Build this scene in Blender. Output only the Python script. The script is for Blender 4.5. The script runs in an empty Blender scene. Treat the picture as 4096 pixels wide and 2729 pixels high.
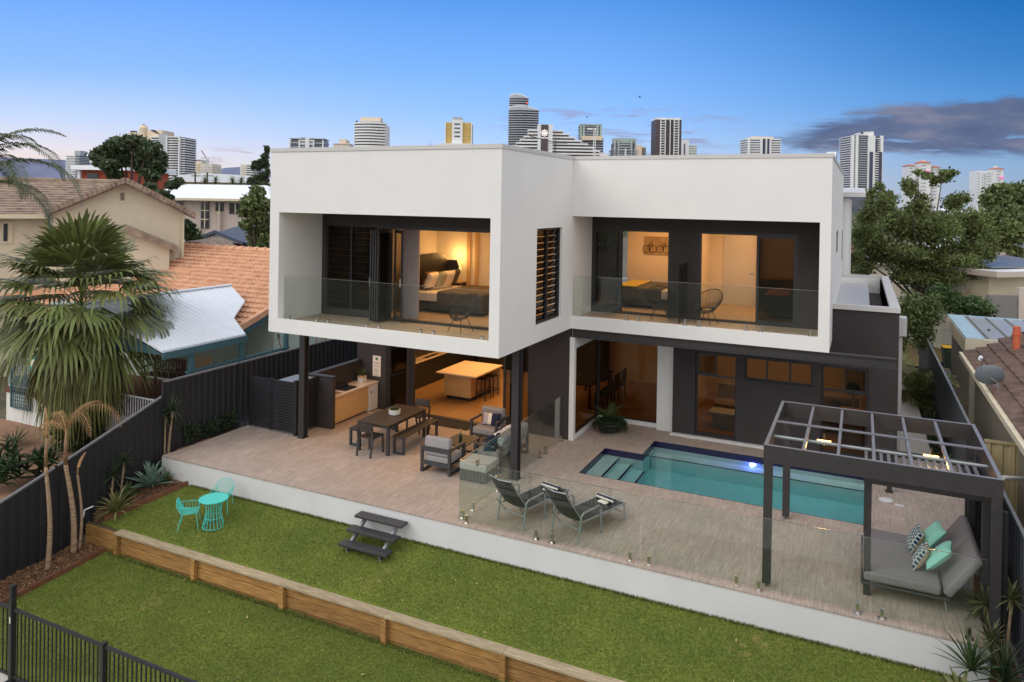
import bpy, math, random
import numpy as np
from mathutils import Vector, Matrix
random.seed(7)
rng = np.random.default_rng(11)
S = bpy.context.scene
COL = S.collection
R_ = math.radians
# ---------------------------------------------------------------- camera
CF, CYAW, CPITCH, CROLL = 2953.03, R_(-25.3456), R_(0.2897), R_(0.9501)
CX, CY = 2048.0, 817.93                     # principal point in 4096x2729 pixels
CAM = Vector((6.8724, -13.9717, 6.2955))
fwd = Vector((math.sin(CYAW)*math.cos(CPITCH), math.cos(CYAW)*math.cos(CPITCH), -math.sin(CPITCH)))
rgt = Vector((math.cos(CYAW), -math.sin(CYAW), 0))
upv = rgt.cross(fwd)
RR = math.cos(CROLL)*rgt + math.sin(CROLL)*upv
UU = -math.sin(CROLL)*rgt + math.cos(CROLL)*upv
FH = Vector((math.sin(CYAW), math.cos(CYAW), 0))
RZ = -CYAW                                   # turns local x along the view's right, y away from the viewer
cd = bpy.data.cameras.new('camera')
cam = bpy.data.objects.new('camera', cd)
COL.objects.link(cam)
m3 = Matrix((RR, UU, -fwd)).transposed()
cam.matrix_world = Matrix.Translation(CAM) @ m3.to_4x4()
cd.sensor_fit = 'HORIZONTAL'
cd.sensor_width = 36
cd.lens = CF/4096*36
cd.shift_y = -(2729/2-CY)/4096
cd.shift_x = 0
cd.clip_start = .1
cd.clip_end = 30000
S.camera = cam

def A(px, py, x=None, y=None, z=None, d=None):
    r = fwd + RR*((px-CX)/CF) - UU*((py-CY)/CF)
    if z is not None: t = (z-CAM.z)/r.z
    elif y is not None: t = (y-CAM.y)/r.y
    elif x is not None: t = (x-CAM.x)/r.x
    else: t = d
    return CAM + r*t
# ---------------------------------------------------------------- sky
S.view_settings.view_transform = 'Standard'
S.view_settings.look = 'None'
S.view_settings.exposure = 0.11
S.view_settings.gamma = 1.0
def lin(c):
    c = c/255.0
    return c/12.92 if c <= .04045 else ((c+.055)/1.055)**2.4
def rgb(r, g, b, k=1.0): return (lin(r)*k, lin(g)*k, lin(b)*k, 1)

W = bpy.data.worlds.new('World'); S.world = W
W.use_nodes = True
nt = W.node_tree; nt.nodes.clear()
class N:
    """small node writer"""
    def __init__(s, nt): s.nt = nt
    def n(s, t, **kw):
        x = s.nt.nodes.new(t)
        for k, v in kw.items():
            if k.startswith('i_'):
                x.inputs[int(k[2:]) if k[2:].isdigit() else k[2:].replace('_', ' ')].default_value = v
            else: setattr(x, k, v)
        return x
    def l(s, a, b): s.nt.links.new(a, b)
    def put(s, sock, v):
        if hasattr(v, 'node'): s.l(v, sock)
        else: sock.default_value = v
    def m(s, op, a, b=0.0, c=0.0, clamp=False):
        x = s.n('ShaderNodeMath', operation=op, use_clamp=clamp)
        for i, v in enumerate((a, b, c)): s.put(x.inputs[i], v)
        return x.outputs[0]
    def dot(s, a, v):
        x = s.n('ShaderNodeVectorMath', operation='DOT_PRODUCT')
        s.l(a, x.inputs[0]); x.inputs[1].default_value = v
        return x.outputs['Value']
    def ss(s, v, a, b):
        x = s.n('ShaderNodeMapRange', interpolation_type='SMOOTHSTEP')
        s.put(x.inputs[0], v); x.inputs[1].default_value = a; x.inputs[2].default_value = b
        return x.outputs[0]
    def mix(s, f, a, b, mode='MIX'):
        x = s.n('ShaderNodeMix', data_type='RGBA', blend_type=mode)
        s.put(x.inputs[0], f); s.put(x.inputs[6], a); s.put(x.inputs[7], b)
        return x.outputs[2]
    def ramp(s, f, stops, interp='LINEAR'):
        x = s.n('ShaderNodeValToRGB'); s.put(x.inputs[0], f)
        e = x.color_ramp; e.interpolation = interp
        while len(e.elements) > 1: e.elements.remove(e.elements[-1])
        e.elements[0].position = stops[0][0]; e.elements[0].color = stops[0][1]
        for p, c in stops[1:]:
            q = e.elements.new(p); q.color = c
        return x.outputs[0]
    def noise(s, vec, scale, detail=4, rough=.55, dist=0):
        x = s.n('ShaderNodeTexNoise')
        if vec is not None: s.l(vec, x.inputs['Vector'])
        x.inputs['Scale'].default_value = scale; x.inputs['Detail'].default_value = detail
        x.inputs['Roughness'].default_value = rough; x.inputs['Distortion'].default_value = dist
        return x.outputs[0]
    def scalev(s, vec, v):
        x = s.n('ShaderNodeVectorMath', operation='MULTIPLY'); s.l(vec, x.inputs[0]); x.inputs[1].default_value = v
        return x.outputs[0]
w = N(nt)
g = w.n('ShaderNodeTexCoord').outputs['Generated']
du = w.dot(g, tuple(rgt)); dw = w.dot(g, tuple(FH)); dz = w.dot(g, (0, 0, 1))
dwp = w.m('MAXIMUM', dw, .05)
az = w.m('DIVIDE', du, dwp); el = w.m('DIVIDE', dz, dwp)
zs = w.m('MULTIPLY', el, 2.5, clamp=True)
left = w.ramp(zs, [(0, rgb(236, 208, 188)), (.06, rgb(241, 217, 198)), (.15, rgb(230, 223, 230)), (.27, rgb(194, 214, 248)), (.42, rgb(146, 190, 250)), (.66, rgb(116, 170, 253)), (1, rgb(100, 156, 246))])
mid = w.ramp(zs, [(0, rgb(226, 218, 222)), (.1, rgb(206, 218, 240)), (.2, rgb(172, 206, 252)), (.3, rgb(146, 193, 255)), (.45, rgb(122, 178, 250)), (.68, rgb(88, 152, 233)), (1, rgb(74, 138, 222))])
right = w.ramp(zs, [(0, rgb(160, 175, 196)), (.07, rgb(152, 174, 200)), (.19, rgb(132, 170, 212)), (.35, rgb(88, 150, 214)), (.5, rgb(62, 130, 200)), (.7, rgb(38, 112, 186)), (1, rgb(32, 100, 176))])
sky = w.mix(w.ss(az, -.75, .05), left, mid)
sky = w.mix(w.ss(az, .0, .72), sky, right)
# streaky dusk cloud bank low in the sky, and loose wisps
cv = w.n('ShaderNodeCombineXYZ'); w.l(az, cv.inputs[0]); w.l(el, cv.inputs[1])
cst = w.scalev(cv.outputs[0], (5, 26, 1))
n1 = w.noise(cst, 1.3, 7, .58, .4); n2 = w.noise(w.scalev(cv.outputs[0], (9, 60, 1)), 1.6, 5, .6, .3)
nn = w.m('SUBTRACT', n1, .5); nm = w.m('SUBTRACT', n2, .5)
rag = w.m('ADD', w.m('MULTIPLY', nn, .055), w.m('MULTIPLY', nm, .022))
top = w.m('ADD', w.m('ADD', .112, w.m('MULTIPLY', w.m('SUBTRACT', az, .36), .145)), rag)
bot = w.m('ADD', .069, w.m('MULTIPLY', nm, .03))
bank = w.m('MULTIPLY', w.ss(w.m('SUBTRACT', top, el), -.003, .012), w.ss(w.m('SUBTRACT', el, bot), -.004, .012))
bank = w.m('MULTIPLY', bank, w.ss(w.m('ADD', az, w.m('MULTIPLY', nn, .22)), .32, .40))
holes = w.ss(w.m('ADD', n2, w.m('MULTIPLY', w.ss(el, .10, .125), .3)), .36, .47)
bank = w.m('MULTIPLY', bank, w.m('ADD', .35, w.m('MULTIPLY', holes, .6)))
ccol = w.ramp(n1, [(.3, rgb(78, 92, 128)), (.5, rgb(98, 108, 138)), (.68, rgb(132, 132, 150))])
sky = w.mix(bank, sky, ccol)
wn = w.noise(w.scalev(cv.outputs[0], (13, 95, 1)), 1.0, 6, .55, .6)
wreg = w.m('MULTIPLY', w.m('MULTIPLY', w.ss(az, -.06, .03), w.ss(az, .34, .24)), w.m('MULTIPLY', w.ss(el, .07, .085), w.ss(el, .135, .115)))
sky = w.mix(w.m('MULTIPLY', w.m('MULTIPLY', w.ss(wn, .48, .64), wreg), .8), sky, rgb(150, 158, 192))
lreg = w.m('MULTIPLY', w.m('MULTIPLY', w.ss(az, .12, .18), w.ss(az, .42, .30)), w.m('MULTIPLY', w.ss(el, .04, .05), w.ss(el, .072, .06)))
sky = w.mix(w.m('MULTIPLY', w.m('MULTIPLY', w.ss(n1, .42, .58), lreg), .85), sky, rgb(126, 136, 165))
preg = w.m('MULTIPLY', w.m('MULTIPLY', w.ss(az, -.5, -.4), w.ss(az, -.27, -.31)), w.m('MULTIPLY', w.ss(el, .038, .046), w.ss(el, .07, .055)))
sky = w.mix(w.m('MULTIPLY', w.m('MULTIPLY', w.ss(n2, .5, .62), preg), .6), sky, rgb(176, 166, 182))
# physically based sky blended in, bright twilight overhead and behind the viewer
SUN_EL, SUN_AZ = R_(32), R_(215)
ns = w.n('ShaderNodeTexSky', sky_type='NISHITA', sun_disc=False, sun_elevation=SUN_EL, sun_rotation=SUN_AZ)
nsc = w.mix(1.0, ns.outputs[0], (.10, .10, .10, 1), 'MULTIPLY')
over = w.mix(.25, (.98, 1.0, 1.06, 1), nsc)
sky = w.mix(w.ss(dz, .30, .52), sky, over)
sky = w.mix(w.ss(dw, .15, -.35), sky, (1.26, 1.25, 1.25, 1))
bg = w.n('ShaderNodeBackground'); w.l(sky, bg.inputs[0]); bg.inputs[1].default_value = 1.0
w.l(bg.outputs[0], w.n('ShaderNodeOutputWorld').inputs[0])
# ---------------------------------------------------------------- sun (soft, after sunset glow)
sd = bpy.data.lights.new('sun', 'SUN'); sd.energy = .9; sd.angle = R_(35); sd.color = (1, .96, .91)
so = bpy.data.objects.new('sun', sd); COL.objects.link(so)
so.rotation_euler = (R_(52), 0, R_(-38))
def lamp(name, loc, energy, color=(1, .52, .19), size=.6, size_y=None, rot=(0, 0, 0), kind='AREA', r=.1):
    d = bpy.data.lights.new(name, kind); d.energy = energy; d.color = color
    if kind == 'AREA':
        d.size = size
        if size_y: d.shape = 'RECTANGLE'; d.size_y = size_y
    else: d.shadow_soft_size = r
    o = bpy.data.objects.new(name, d); o.location = loc; o.rotation_euler = rot; COL.objects.link(o)
    return o
# ---------------------------------------------------------------- materials
def newmat(name):
    m = bpy.data.materials.new(name); m.use_nodes = True
    m.node_tree.nodes.clear()
    return m, N(m.node_tree)
def P(name, col, rough=.6, var=.12, vs=6, bump=0, bs=60, metal=0, spec=.5, stretch=(1, 1, 1), isl=0, col2=None, trans=0, obr=0):
    """a surface with uneven colour; col2 = second tone of the unevenness, isl = tone per separate leaf or piece"""
    m, k = newmat(name)
    tc = k.n('ShaderNodeTexCoord').outputs['Object']
    v = k.scalev(tc, stretch)
    n = k.noise(v, vs, 5, .6)
    c1 = tuple(x*(1-var) for x in col[:3])+(1,)
    c2 = col2 if col2 else tuple(min(1, x*(1+var)) for x in col[:3])+(1,)
    c = k.ramp(n, [(.3, c1), (.7, c2)])
    if isl:
        ri = k.n('ShaderNodeNewGeometry').outputs['Random Per Island']
        hv = k.n('ShaderNodeHueSaturation')
        k.l(c, hv.inputs['Color'])
        k.l(k.m('ADD', 1-isl, k.m('MULTIPLY', ri, 2*isl)), hv.inputs['Value'])
        k.l(k.m('ADD', .5-isl*.04, k.m('MULTIPLY', ri, isl*.08)), hv.inputs['Hue'])
        c = hv.outputs[0]
    if obr:      # each board its own tone
        hv = k.n('ShaderNodeHueSaturation'); k.l(c, hv.inputs['Color'])
        k.l(k.m('ADD', 1-obr, k.m('MULTIPLY', k.n('ShaderNodeObjectInfo').outputs['Random'], 2*obr)), hv.inputs['Value']); c = hv.outputs[0]
    b = k.n('ShaderNodeBsdfPrincipled')
    k.l(c, b.inputs['Base Color']); b.inputs['Roughness'].default_value = rough
    b.inputs['Metallic'].default_value = metal; b.inputs['Specular IOR Level'].default_value = spec
    if bump:
        bn = k.n('ShaderNodeBump'); bn.inputs['Strength'].default_value = bump; bn.inputs['Distance'].default_value = .02
        k.l(k.noise(v, bs, 4, .6), bn.inputs['Height']); k.l(bn.outputs[0], b.inputs['Normal'])
    o = k.n('ShaderNodeOutputMaterial')
    if trans:
        t = k.n('ShaderNodeBsdfTranslucent'); k.l(c, t.inputs[0])
        mx = k.n('ShaderNodeMixShader'); mx.inputs[0].default_value = trans
        k.l(b.outputs[0], mx.inputs[1]); k.l(t.outputs[0], mx.inputs[2]); k.l(mx.outputs[0], o.inputs[0])
    else: k.l(b.outputs[0], o.inputs[0])
    return m
def glass(name, tint, refl=1.0, rough=.0):
    m, k = newmat(name)
    t = k.n('ShaderNodeBsdfTransparent'); t.inputs[0].default_value = tint+(1,)
    gl = k.n('ShaderNodeBsdfGlossy'); gl.inputs['Roughness'].default_value = rough; gl.inputs[0].default_value = (.95, 1, .98, 1)
    f = k.n('ShaderNodeLayerWeight'); f.inputs[0].default_value = .5      # facing = 1-|cos|, the same from both sides of a pane
    fr = k.m('ADD', .035, k.m('MULTIPLY', .965, k.m('POWER', f.outputs['Facing'], 5.0)))
    mx = k.n('ShaderNodeMixShader'); k.l(k.m('MULTIPLY', fr, refl, clamp=True), mx.inputs[0])
    k.l(t.outputs[0], mx.inputs[1]); k.l(gl.outputs[0], mx.inputs[2])
    k.l(mx.outputs[0], k.n('ShaderNodeOutputMaterial').inputs[0])
    return m
def glow(name, col, st):
    m, k = newmat(name)
    e = k.n('ShaderNodeEmission'); e.inputs[0].default_value = col; e.inputs[1].default_value = st
    k.l(e.outputs[0], k.n('ShaderNodeOutputMaterial').inputs[0])
    return m
def tiles(name, c1, c2, mortar, bw, bh, ms=.006, streak=(14, 1.6, 1), rough=.55, rot=0, offset=.5):
    """stone tiles with joints and a streaky grain"""
    m, k = newmat(name)
    tc = k.n('ShaderNodeTexCoord').outputs['Object']
    mp = k.n('ShaderNodeMapping'); k.l(tc, mp.inputs[0]); mp.inputs['Rotation'].default_value = (0, 0, rot)
    br = k.n('ShaderNodeTexBrick'); k.l(mp.outputs[0], br.inputs[0])
    br.inputs['Scale'].default_value = 1; br.inputs['Brick Width'].default_value = bw; br.inputs['Row Height'].default_value = bh
    br.inputs['Mortar Size'].default_value = ms; br.offset = offset
    br.inputs[1].default_value = (.95, .953, .955, 1); br.inputs[2].default_value = (1.05, 1.045, 1.04, 1); br.inputs[3].default_value = mortar
    st = k.noise(k.scalev(tc, streak), 3.0, 6, .65, .8)
    big = k.noise(tc, .55, 3, .5)
    c = k.ramp(st, [(.32, c1), (.66, c2)])
    c = k.mix(1, c, br.outputs[0], 'MULTIPLY')
    c = k.mix(1, c, k.ramp(big, [(.3, (.9, .9, .9, 1)), (.7, (1.08, 1.08, 1.08, 1))]), 'MULTIPLY')
    b = k.n('ShaderNodeBsdfPrincipled'); k.l(c, b.inputs['Base Color']); b.inputs['Roughness'].default_value = rough
    bn = k.n('ShaderNodeBump'); bn.inputs['Strength'].default_value = .15; bn.inputs['Distance'].default_value = .01
    k.l(st, bn.inputs['Height']); k.l(bn.outputs[0], b.inputs['Normal'])
    k.l(b.outputs[0], k.n('ShaderNodeOutputMaterial').inputs[0])
    return m
def rooftile(name, c1, c2, course, lines):
    """courses of roof tiles running along x, laid up the slope in y (local axes)"""
    m, k = newmat(name)
    tc = k.n('ShaderNodeTexCoord').outputs['Object']
    sp = k.n('ShaderNodeSeparateXYZ'); k.l(tc, sp.inputs[0])
    n = k.noise(tc, 3, 4, .6); n2 = k.noise(tc, 25, 3, .6)
    c = k.ramp(n, [(.3, c1), (.7, c2)])
    c = k.mix(.35, c, k.mix(1, c, k.ramp(n2, [(.3, (.55, .5, .5, 1)), (.6, (1.1, 1.1, 1.1, 1))]), 'MULTIPLY'))
    b = k.n('ShaderNodeBsdfPrincipled'); k.l(c, b.inputs['Base Color']); b.inputs['Roughness'].default_value = .75
    k.l(b.outputs[0], k.n('ShaderNodeOutputMaterial').inputs[0])
    return m
M = {}
M['white'] = P('white_render', rgb(226, 225, 223, .98), .7, .025, 1.2, .12, 160)
M['wallwhite'] = P('retaining_render', rgb(208, 208, 208, .98), .75, .05, .9, .12, 150)
M['cap'] = P('parapet_metal', rgb(206, 204, 202, .9), .5, .03, 2)
M['dark'] = P('charcoal_render', (.036, .029, .030, 1), .75, .12, 2, .12, 120)
M['frame'] = P('black_aluminium', (.022, .021, .023, 1), .45, .1, 5)
M['steel'] = P('dark_painted_steel', (.034, .031, .032, 1), .5, .15, 7, .05, 40)
M['chrome'] = P('stainless_steel', (.62, .62, .60, 1), .22, .05, 8, metal=1)
M['black'] = P('black_paint', (.012, .012, .013, 1), .45, .1, 6)
M['deck'] = tiles('stone_paving', rgb(152, 136, 126, .95), rgb(186, 170, 158, .95), (.78, .76, .74, 1), .6, .3, .005, (9, 1.0, 1), .6, R_(90))
M['balc'] = tiles('balcony_tile', rgb(172, 150, 128, .9), rgb(192, 172, 150, .9), (.7, .68, .66, 1), .6, .3, .005, (2, 14, 1), .5)
M['floor'] = tiles('timber_look_floor', rgb(150, 112, 70, .9), rgb(186, 146, 98, .9), (.7, .66, .6, 1), 1.2, .2, .004, (2, 18, 1), .35, R_(90))
M['inner'] = P('plaster', rgb(226, 216, 200), .8, .03, 1)
M['ceil'] = P('ceiling_plaster', rgb(230, 226, 220), .8, .02, 1)
M['glass'] = glass('clear_glass', (.93, .965, .945))
M['tint'] = glass('tinted_glass', (.50, .48, .46), 1.0)
M['dtint'] = glass('dark_tinted_glass', (.25, .235, .215), .8)
M['louvre'] = glass('louvre_glass', (.20, .19, .19), .45)
M['timber'] = P('oak_laminate', rgb(196, 160, 112), .5, .16, 5, .05, 30, stretch=(1, 1, 9))
M['stonetop'] = P('stone_benchtop', rgb(222, 196, 168), .35, .06, 25)
M['pine'] = P('treated_pine', rgb(164, 116, 58, .88), .8, .3, 4, .5, 14, stretch=(.7, 6, 9), col2=rgb(196, 150, 88, .85), obr=.22)
M['pinegrey'] = P('weathered_pine', rgb(168, 148, 116, .85), .85, .22, 4, .4, 14, stretch=(.7, 6, 6), col2=rgb(192, 176, 146, .9), obr=.1)
M['edge'] = P('garden_edging_timber', rgb(112, 72, 48, .9), .85, .25, 6, .3, 25)
M['fence'] = P('charcoal_fence_steel', (.014, .014, .018, 1), .55, .1, 3)
M['fenceblue'] = P('blue_grey_fence_steel', (.045, .05, .058, 1), .5, .1, 3)
M['fencecap_littop'] = P('fence_rail_and_lit_tops', (.17, .17, .19, 1), .4, .1, 4)  # fence rails; also pergola tops, coloured paler as if catching sky light
M['grey'] = P('grey_cushion_fabric', rgb(150, 146, 146, .95), .9, .08, 30, .25, 220)
M['pale'] = P('pale_ottoman_fabric', rgb(176, 173, 168, .95), .9, .06, 30, .25, 220)
M['greyd'] = P('grey_daybed_fabric', rgb(132, 126, 128, .95), .9, .08, 30, .25, 220)
M['wicker'] = P('dark_wicker', (.07, .066, .068, 1), .8, .35, 90, .5, 160)
M['darkwood'] = P('dark_slatted_timber', (.040, .031, .027, 1), .5, .25, 8, .1, 40, stretch=(8, 1, 1))
M['charcoal'] = P('charcoal_frame', (.040, .040, .044, 1), .5, .12, 9)
M['turq'] = P('turquoise_wire', rgb(86, 214, 204, .9), .4, .04, 6)
M['navy'] = P('navy_fabric', (.012, .016, .05, 1), .9, .2, 40)
M['cream'] = P('cream_fabric', rgb(226, 216, 204), .9, .05, 40)
M['lilac'] = P('pale_grey_fabric', rgb(176, 166, 172), .9, .08, 60)
M['aqua'] = P('aqua_fabric', rgb(146, 214, 196, .95), .9, .06, 20, .2, 100)
M['tan'] = P('tan_fabric', rgb(196, 168, 138), .9, .06, 20)
M['mesh'] = P('dark_sling_mesh', (.035, .033, .034, 1), .8, .2, 80)
M['alu'] = P('brushed_aluminium', rgb(150, 156, 158), .4, .06, 12, metal=.5)
M['soil'] = P('mulch', rgb(98, 72, 56, .9), .95, .5, 22, .9, 40, col2=rgb(150, 112, 84, .9))
def watermat():
    m, k = newmat('pool_water')
    gl = k.n('ShaderNodeBsdfGlass'); gl.inputs['IOR'].default_value = 1.33; gl.inputs['Roughness'].default_value = 0
    bn = k.n('ShaderNodeBump'); bn.inputs['Strength'].default_value = .05; bn.inputs['Distance'].default_value = .02
    k.l(k.noise(k.n('ShaderNodeTexCoord').outputs['Object'], 3.5, 3, .5), bn.inputs['Height']); k.l(bn.outputs[0], gl.inputs['Normal'])
    va = k.n('ShaderNodeVolumeAbsorption'); va.inputs[0].default_value = (.04, .78, .88, 1); va.inputs[1].default_value = .36
    o = k.n('ShaderNodeOutputMaterial'); k.l(gl.outputs[0], o.inputs[0]); k.l(va.outputs[0], o.inputs[1])
    return m
M['water0'] = watermat()
M['dtint2'] = glass('smoked_glass', (.19, .165, .145), .8)
M['poolshell'] = P('pool_plaster', rgb(214, 232, 224, .98), .6, .05, 3)
M['navytile'] = P('navy_waterline_tile', (.012, .010, .048, 1), .25, .3, 60)
M['concrete'] = P('concrete', rgb(206, 200, 190, .85), .85, .08, 4, .2, 60)
M['bulb'] = glow('warm_lamp', (1, .50, .16, 1), 7)
M['shade'] = glow('lit_lampshade', (1, .60, .18, 1), 1.5)
M['bluelamp'] = glow('blue_pool_light', (.04, .06, 1, 1), 9)
M['bluehalo'] = glow('white_pool_light', (.85, .9, 1, 1), 6)

# ---------------------------------------------------------------- mesh building
def wl(o):
    v = Vector((0, 0, 0))
    while o is not None: v += o.location; o = o.parent
    return v
class MB:
    def __init__(s): s.v = []; s.f = []
    def add(s, vs, fs):
        b = len(s.v); s.v += [tuple(v) for v in vs]; s.f += [tuple(b+i for i in f) for f in fs]; return s
    def hexa(s, c):
        return s.add(c, [(0, 3, 2, 1), (4, 5, 6, 7), (0, 1, 5, 4), (1, 2, 6, 5), (2, 3, 7, 6), (3, 0, 4, 7)])
    def box(s, x0, y0, z0, x1, y1, z1):
        x0, x1 = min(x0, x1), max(x0, x1); y0, y1 = min(y0, y1), max(y0, y1); z0, z1 = min(z0, z1), max(z0, z1)
        return s.hexa([(x0, y0, z0), (x1, y0, z0), (x1, y1, z0), (x0, y1, z0), (x0, y0, z1), (x1, y0, z1), (x1, y1, z1), (x0, y1, z1)])
    def xbox(s, mat, x0, y0, z0, x1, y1, z1):
        b = MB().box(x0, y0, z0, x1, y1, z1)
        return s.add([mat @ Vector(v) for v in b.v], b.f)
    def bar(s, p, q, wd, ht=None, up=(0, 0, 1)):
        p, q = Vector(p), Vector(q); ht = ht or wd
        t = (q-p).normalized(); u = Vector(up)
        if abs(t.dot(u)) > .98: u = Vector((0, 1, 0))
        a = t.cross(u).normalized()*wd/2; b = a.cross(t).normalized()*ht/2
        return s.hexa([p-a-b, p+a-b, p+a+b, p-a+b, q-a-b, q+a-b, q+a+b, q-a+b])
    def tube(s, pts, r, n=8, caps=True):
        pts = [Vector(p) for p in pts]; rs = r if isinstance(r, (list, tuple)) else [r]*len(pts)
        b = len(s.v); u = None
        for i, p in enumerate(pts):
            t = (pts[min(i+1, len(pts)-1)]-pts[max(i-1, 0)])
            t = t.normalized() if t.length > 1e-9 else Vector((0, 0, 1))
            if u is None or abs(u.dot(t)) > .95: u = Vector((1, 0, 0)) if abs(t.x) < .8 else Vector((0, 1, 0))
            a = t.cross(u).normalized(); c = t.cross(a).normalized(); u = a.cross(t)*-1 if False else u
            for j in range(n):
                an = 2*math.pi*j/n
                s.v.append(tuple(p+(a*math.cos(an)+c*math.sin(an))*rs[i]))
        for i in range(len(pts)-1):
            for j in range(n):
                s.f.append((b+i*n+j, b+i*n+(j+1) % n, b+(i+1)*n+(j+1) % n, b+(i+1)*n+j))
        if caps:
            s.f.append(tuple(b+j for j in range(n))[::-1]); s.f.append(tuple(b+(len(pts)-1)*n+j for j in range(n)))
        return s
    def quad(s, a, b, c, d): return s.add([a, b, c, d], [(0, 1, 2, 3)])
    def tri(s, a, b, c): return s.add([a, b, c], [(0, 1, 2)])
    def prism(s, poly, off):
        """closed polygon (3-D points) pushed along off"""
        n = len(poly); off = Vector(off)
        p = [Vector(q) for q in poly]
        return s.add(p+[q+off for q in p], [tuple(range(n))[::-1], tuple(range(n, 2*n))]+[(i, (i+1) % n, n+(i+1) % n, n+i) for i in range(n)])
    def lathe(s, prof, c=(0, 0, 0), n=24):
        b = len(s.v)
        for r, z in prof:
            for j in range(n):
                a = 2*math.pi*j/n; s.v.append((c[0]+r*math.cos(a), c[1]+r*math.sin(a), c[2]+z))
        for i in range(len(prof)-1):
            for j in range(n): s.f.append((b+i*n+j, b+i*n+(j+1) % n, b+(i+1)*n+(j+1) % n, b+(i+1)*n+j))
        s.f.append(tuple(b+j for j in range(n))[::-1]); s.f.append(tuple(b+(len(prof)-1)*n+j for j in range(n)))
        return s
    def pillow(s, mat, sx, sy, sz, n=12, pinch=.35):
        """a stuffed cushion in the xy plane of mat: full in the middle, pinched at rim and corners"""
        b = len(s.v); k = 0; idx = {}
        for side in (1, -1):
            for i in range(n+1):
                for j in range(n+1):
                    u, v = 2*i/n-1, 2*j/n-1
                    rim = i in (0, n) or j in (0, n)
                    if side == -1 and rim: idx[side, i, j] = idx[1, i, j]; continue
                    h = (max(0, 1-u**4)*max(0, 1-v**4))**.5
                    px = u*(1-pinch*.22*(1-abs(v))**1*abs(u)); py = v*(1-pinch*.22*(1-abs(u))*abs(v))
                    s.v.append(tuple(mat @ Vector((px*sx/2, py*sy/2, side*h*sz/2)))); idx[side, i, j] = b+k; k += 1
            for i in range(n):
                for j in range(n):
                    q = (idx[side, i, j], idx[side, i+1, j], idx[side, i+1, j+1], idx[side, i, j+1])
                    s.f.append(q if side == 1 else q[::-1])
        return s
    def build(s, name, mat, parent=None, w=False, smooth=False, bev=0, seg=2):
        me = bpy.data.meshes.new(name)
        vs = s.v
        if w and parent is not None:
            o = wl(parent); vs = [(x-o.x, y-o.y, z-o.z) for x, y, z in vs]
        me.from_pydata(vs, [], s.f); me.update()
        if smooth: me.polygons.foreach_set('use_smooth', [True]*len(me.polygons))
        me.materials.append(M[mat] if isinstance(mat, str) else mat)
        o = bpy.data.objects.new(name, me); COL.objects.link(o)
        if parent is not None: o.parent = parent
        if bev:
            md = o.modifiers.new('b', 'BEVEL'); md.width = bev; md.segments = seg; md.limit_method = 'ANGLE'; md.angle_limit = R_(40)
        return o
def tag(o, label=None, cat=None, group=None, kind=None):
    if label: o['label'] = label
    if cat: o['category'] = cat
    if group: o['group'] = group
    if kind: o['kind'] = kind
    return o
def thing(name, label, cat, loc=(0, 0, 0), rz=0, group=None):
    o = bpy.data.objects.new(name, None); COL.objects.link(o)
    o.empty_display_size = .2
    o.location = loc; o.rotation_euler = (0, 0, rz)
    return tag(o, label, cat, group)
def copy_tree(o, loc=None, rz=None, label=None, parent=None):
    c = o.copy(); COL.objects.link(c)
    if parent is not None: c.parent = parent
    for ch in list(o.children): copy_tree(ch, parent=c)
    if loc is not None: c.location = loc
    if rz is not None: c.rotation_euler = (0, 0, rz)
    if label: c['label'] = label
    return c
def box(name, mat, parent, x0, y0, z0, x1, y1, z1, w=True, bev=0):
    return MB().box(x0, y0, z0, x1, y1, z1).build(name, mat, parent, w, bev=bev)
def TM(loc, rx=0, ry=0, rz=0):
    return Matrix.Translation(Vector(loc)) @ Matrix.Rotation(rz, 4, 'Z') @ Matrix.Rotation(ry, 4, 'Y') @ Matrix.Rotation(rx, 4, 'X')
def text(name, body, size, mat, parent, loc, rot, ext=.002, align='CENTER'):
    c = bpy.data.curves.new(name, 'FONT'); c.body = body; c.size = size; c.extrude = ext; c.align_x = align; c.align_y = 'CENTER'
    c.materials.append(M[mat] if isinstance(mat, str) else mat)
    q = bpy.data.objects.new(name, c); COL.objects.link(q); bpy.context.view_layer.update()
    me = bpy.data.meshes.new_from_object(q.evaluated_get(bpy.context.evaluated_depsgraph_get())); bpy.data.objects.remove(q)
    o = bpy.data.objects.new(name, me); COL.objects.link(o)
    o.location = Vector(loc)-wl(parent); o.rotation_euler = rot; o.parent = parent
    return o
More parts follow.
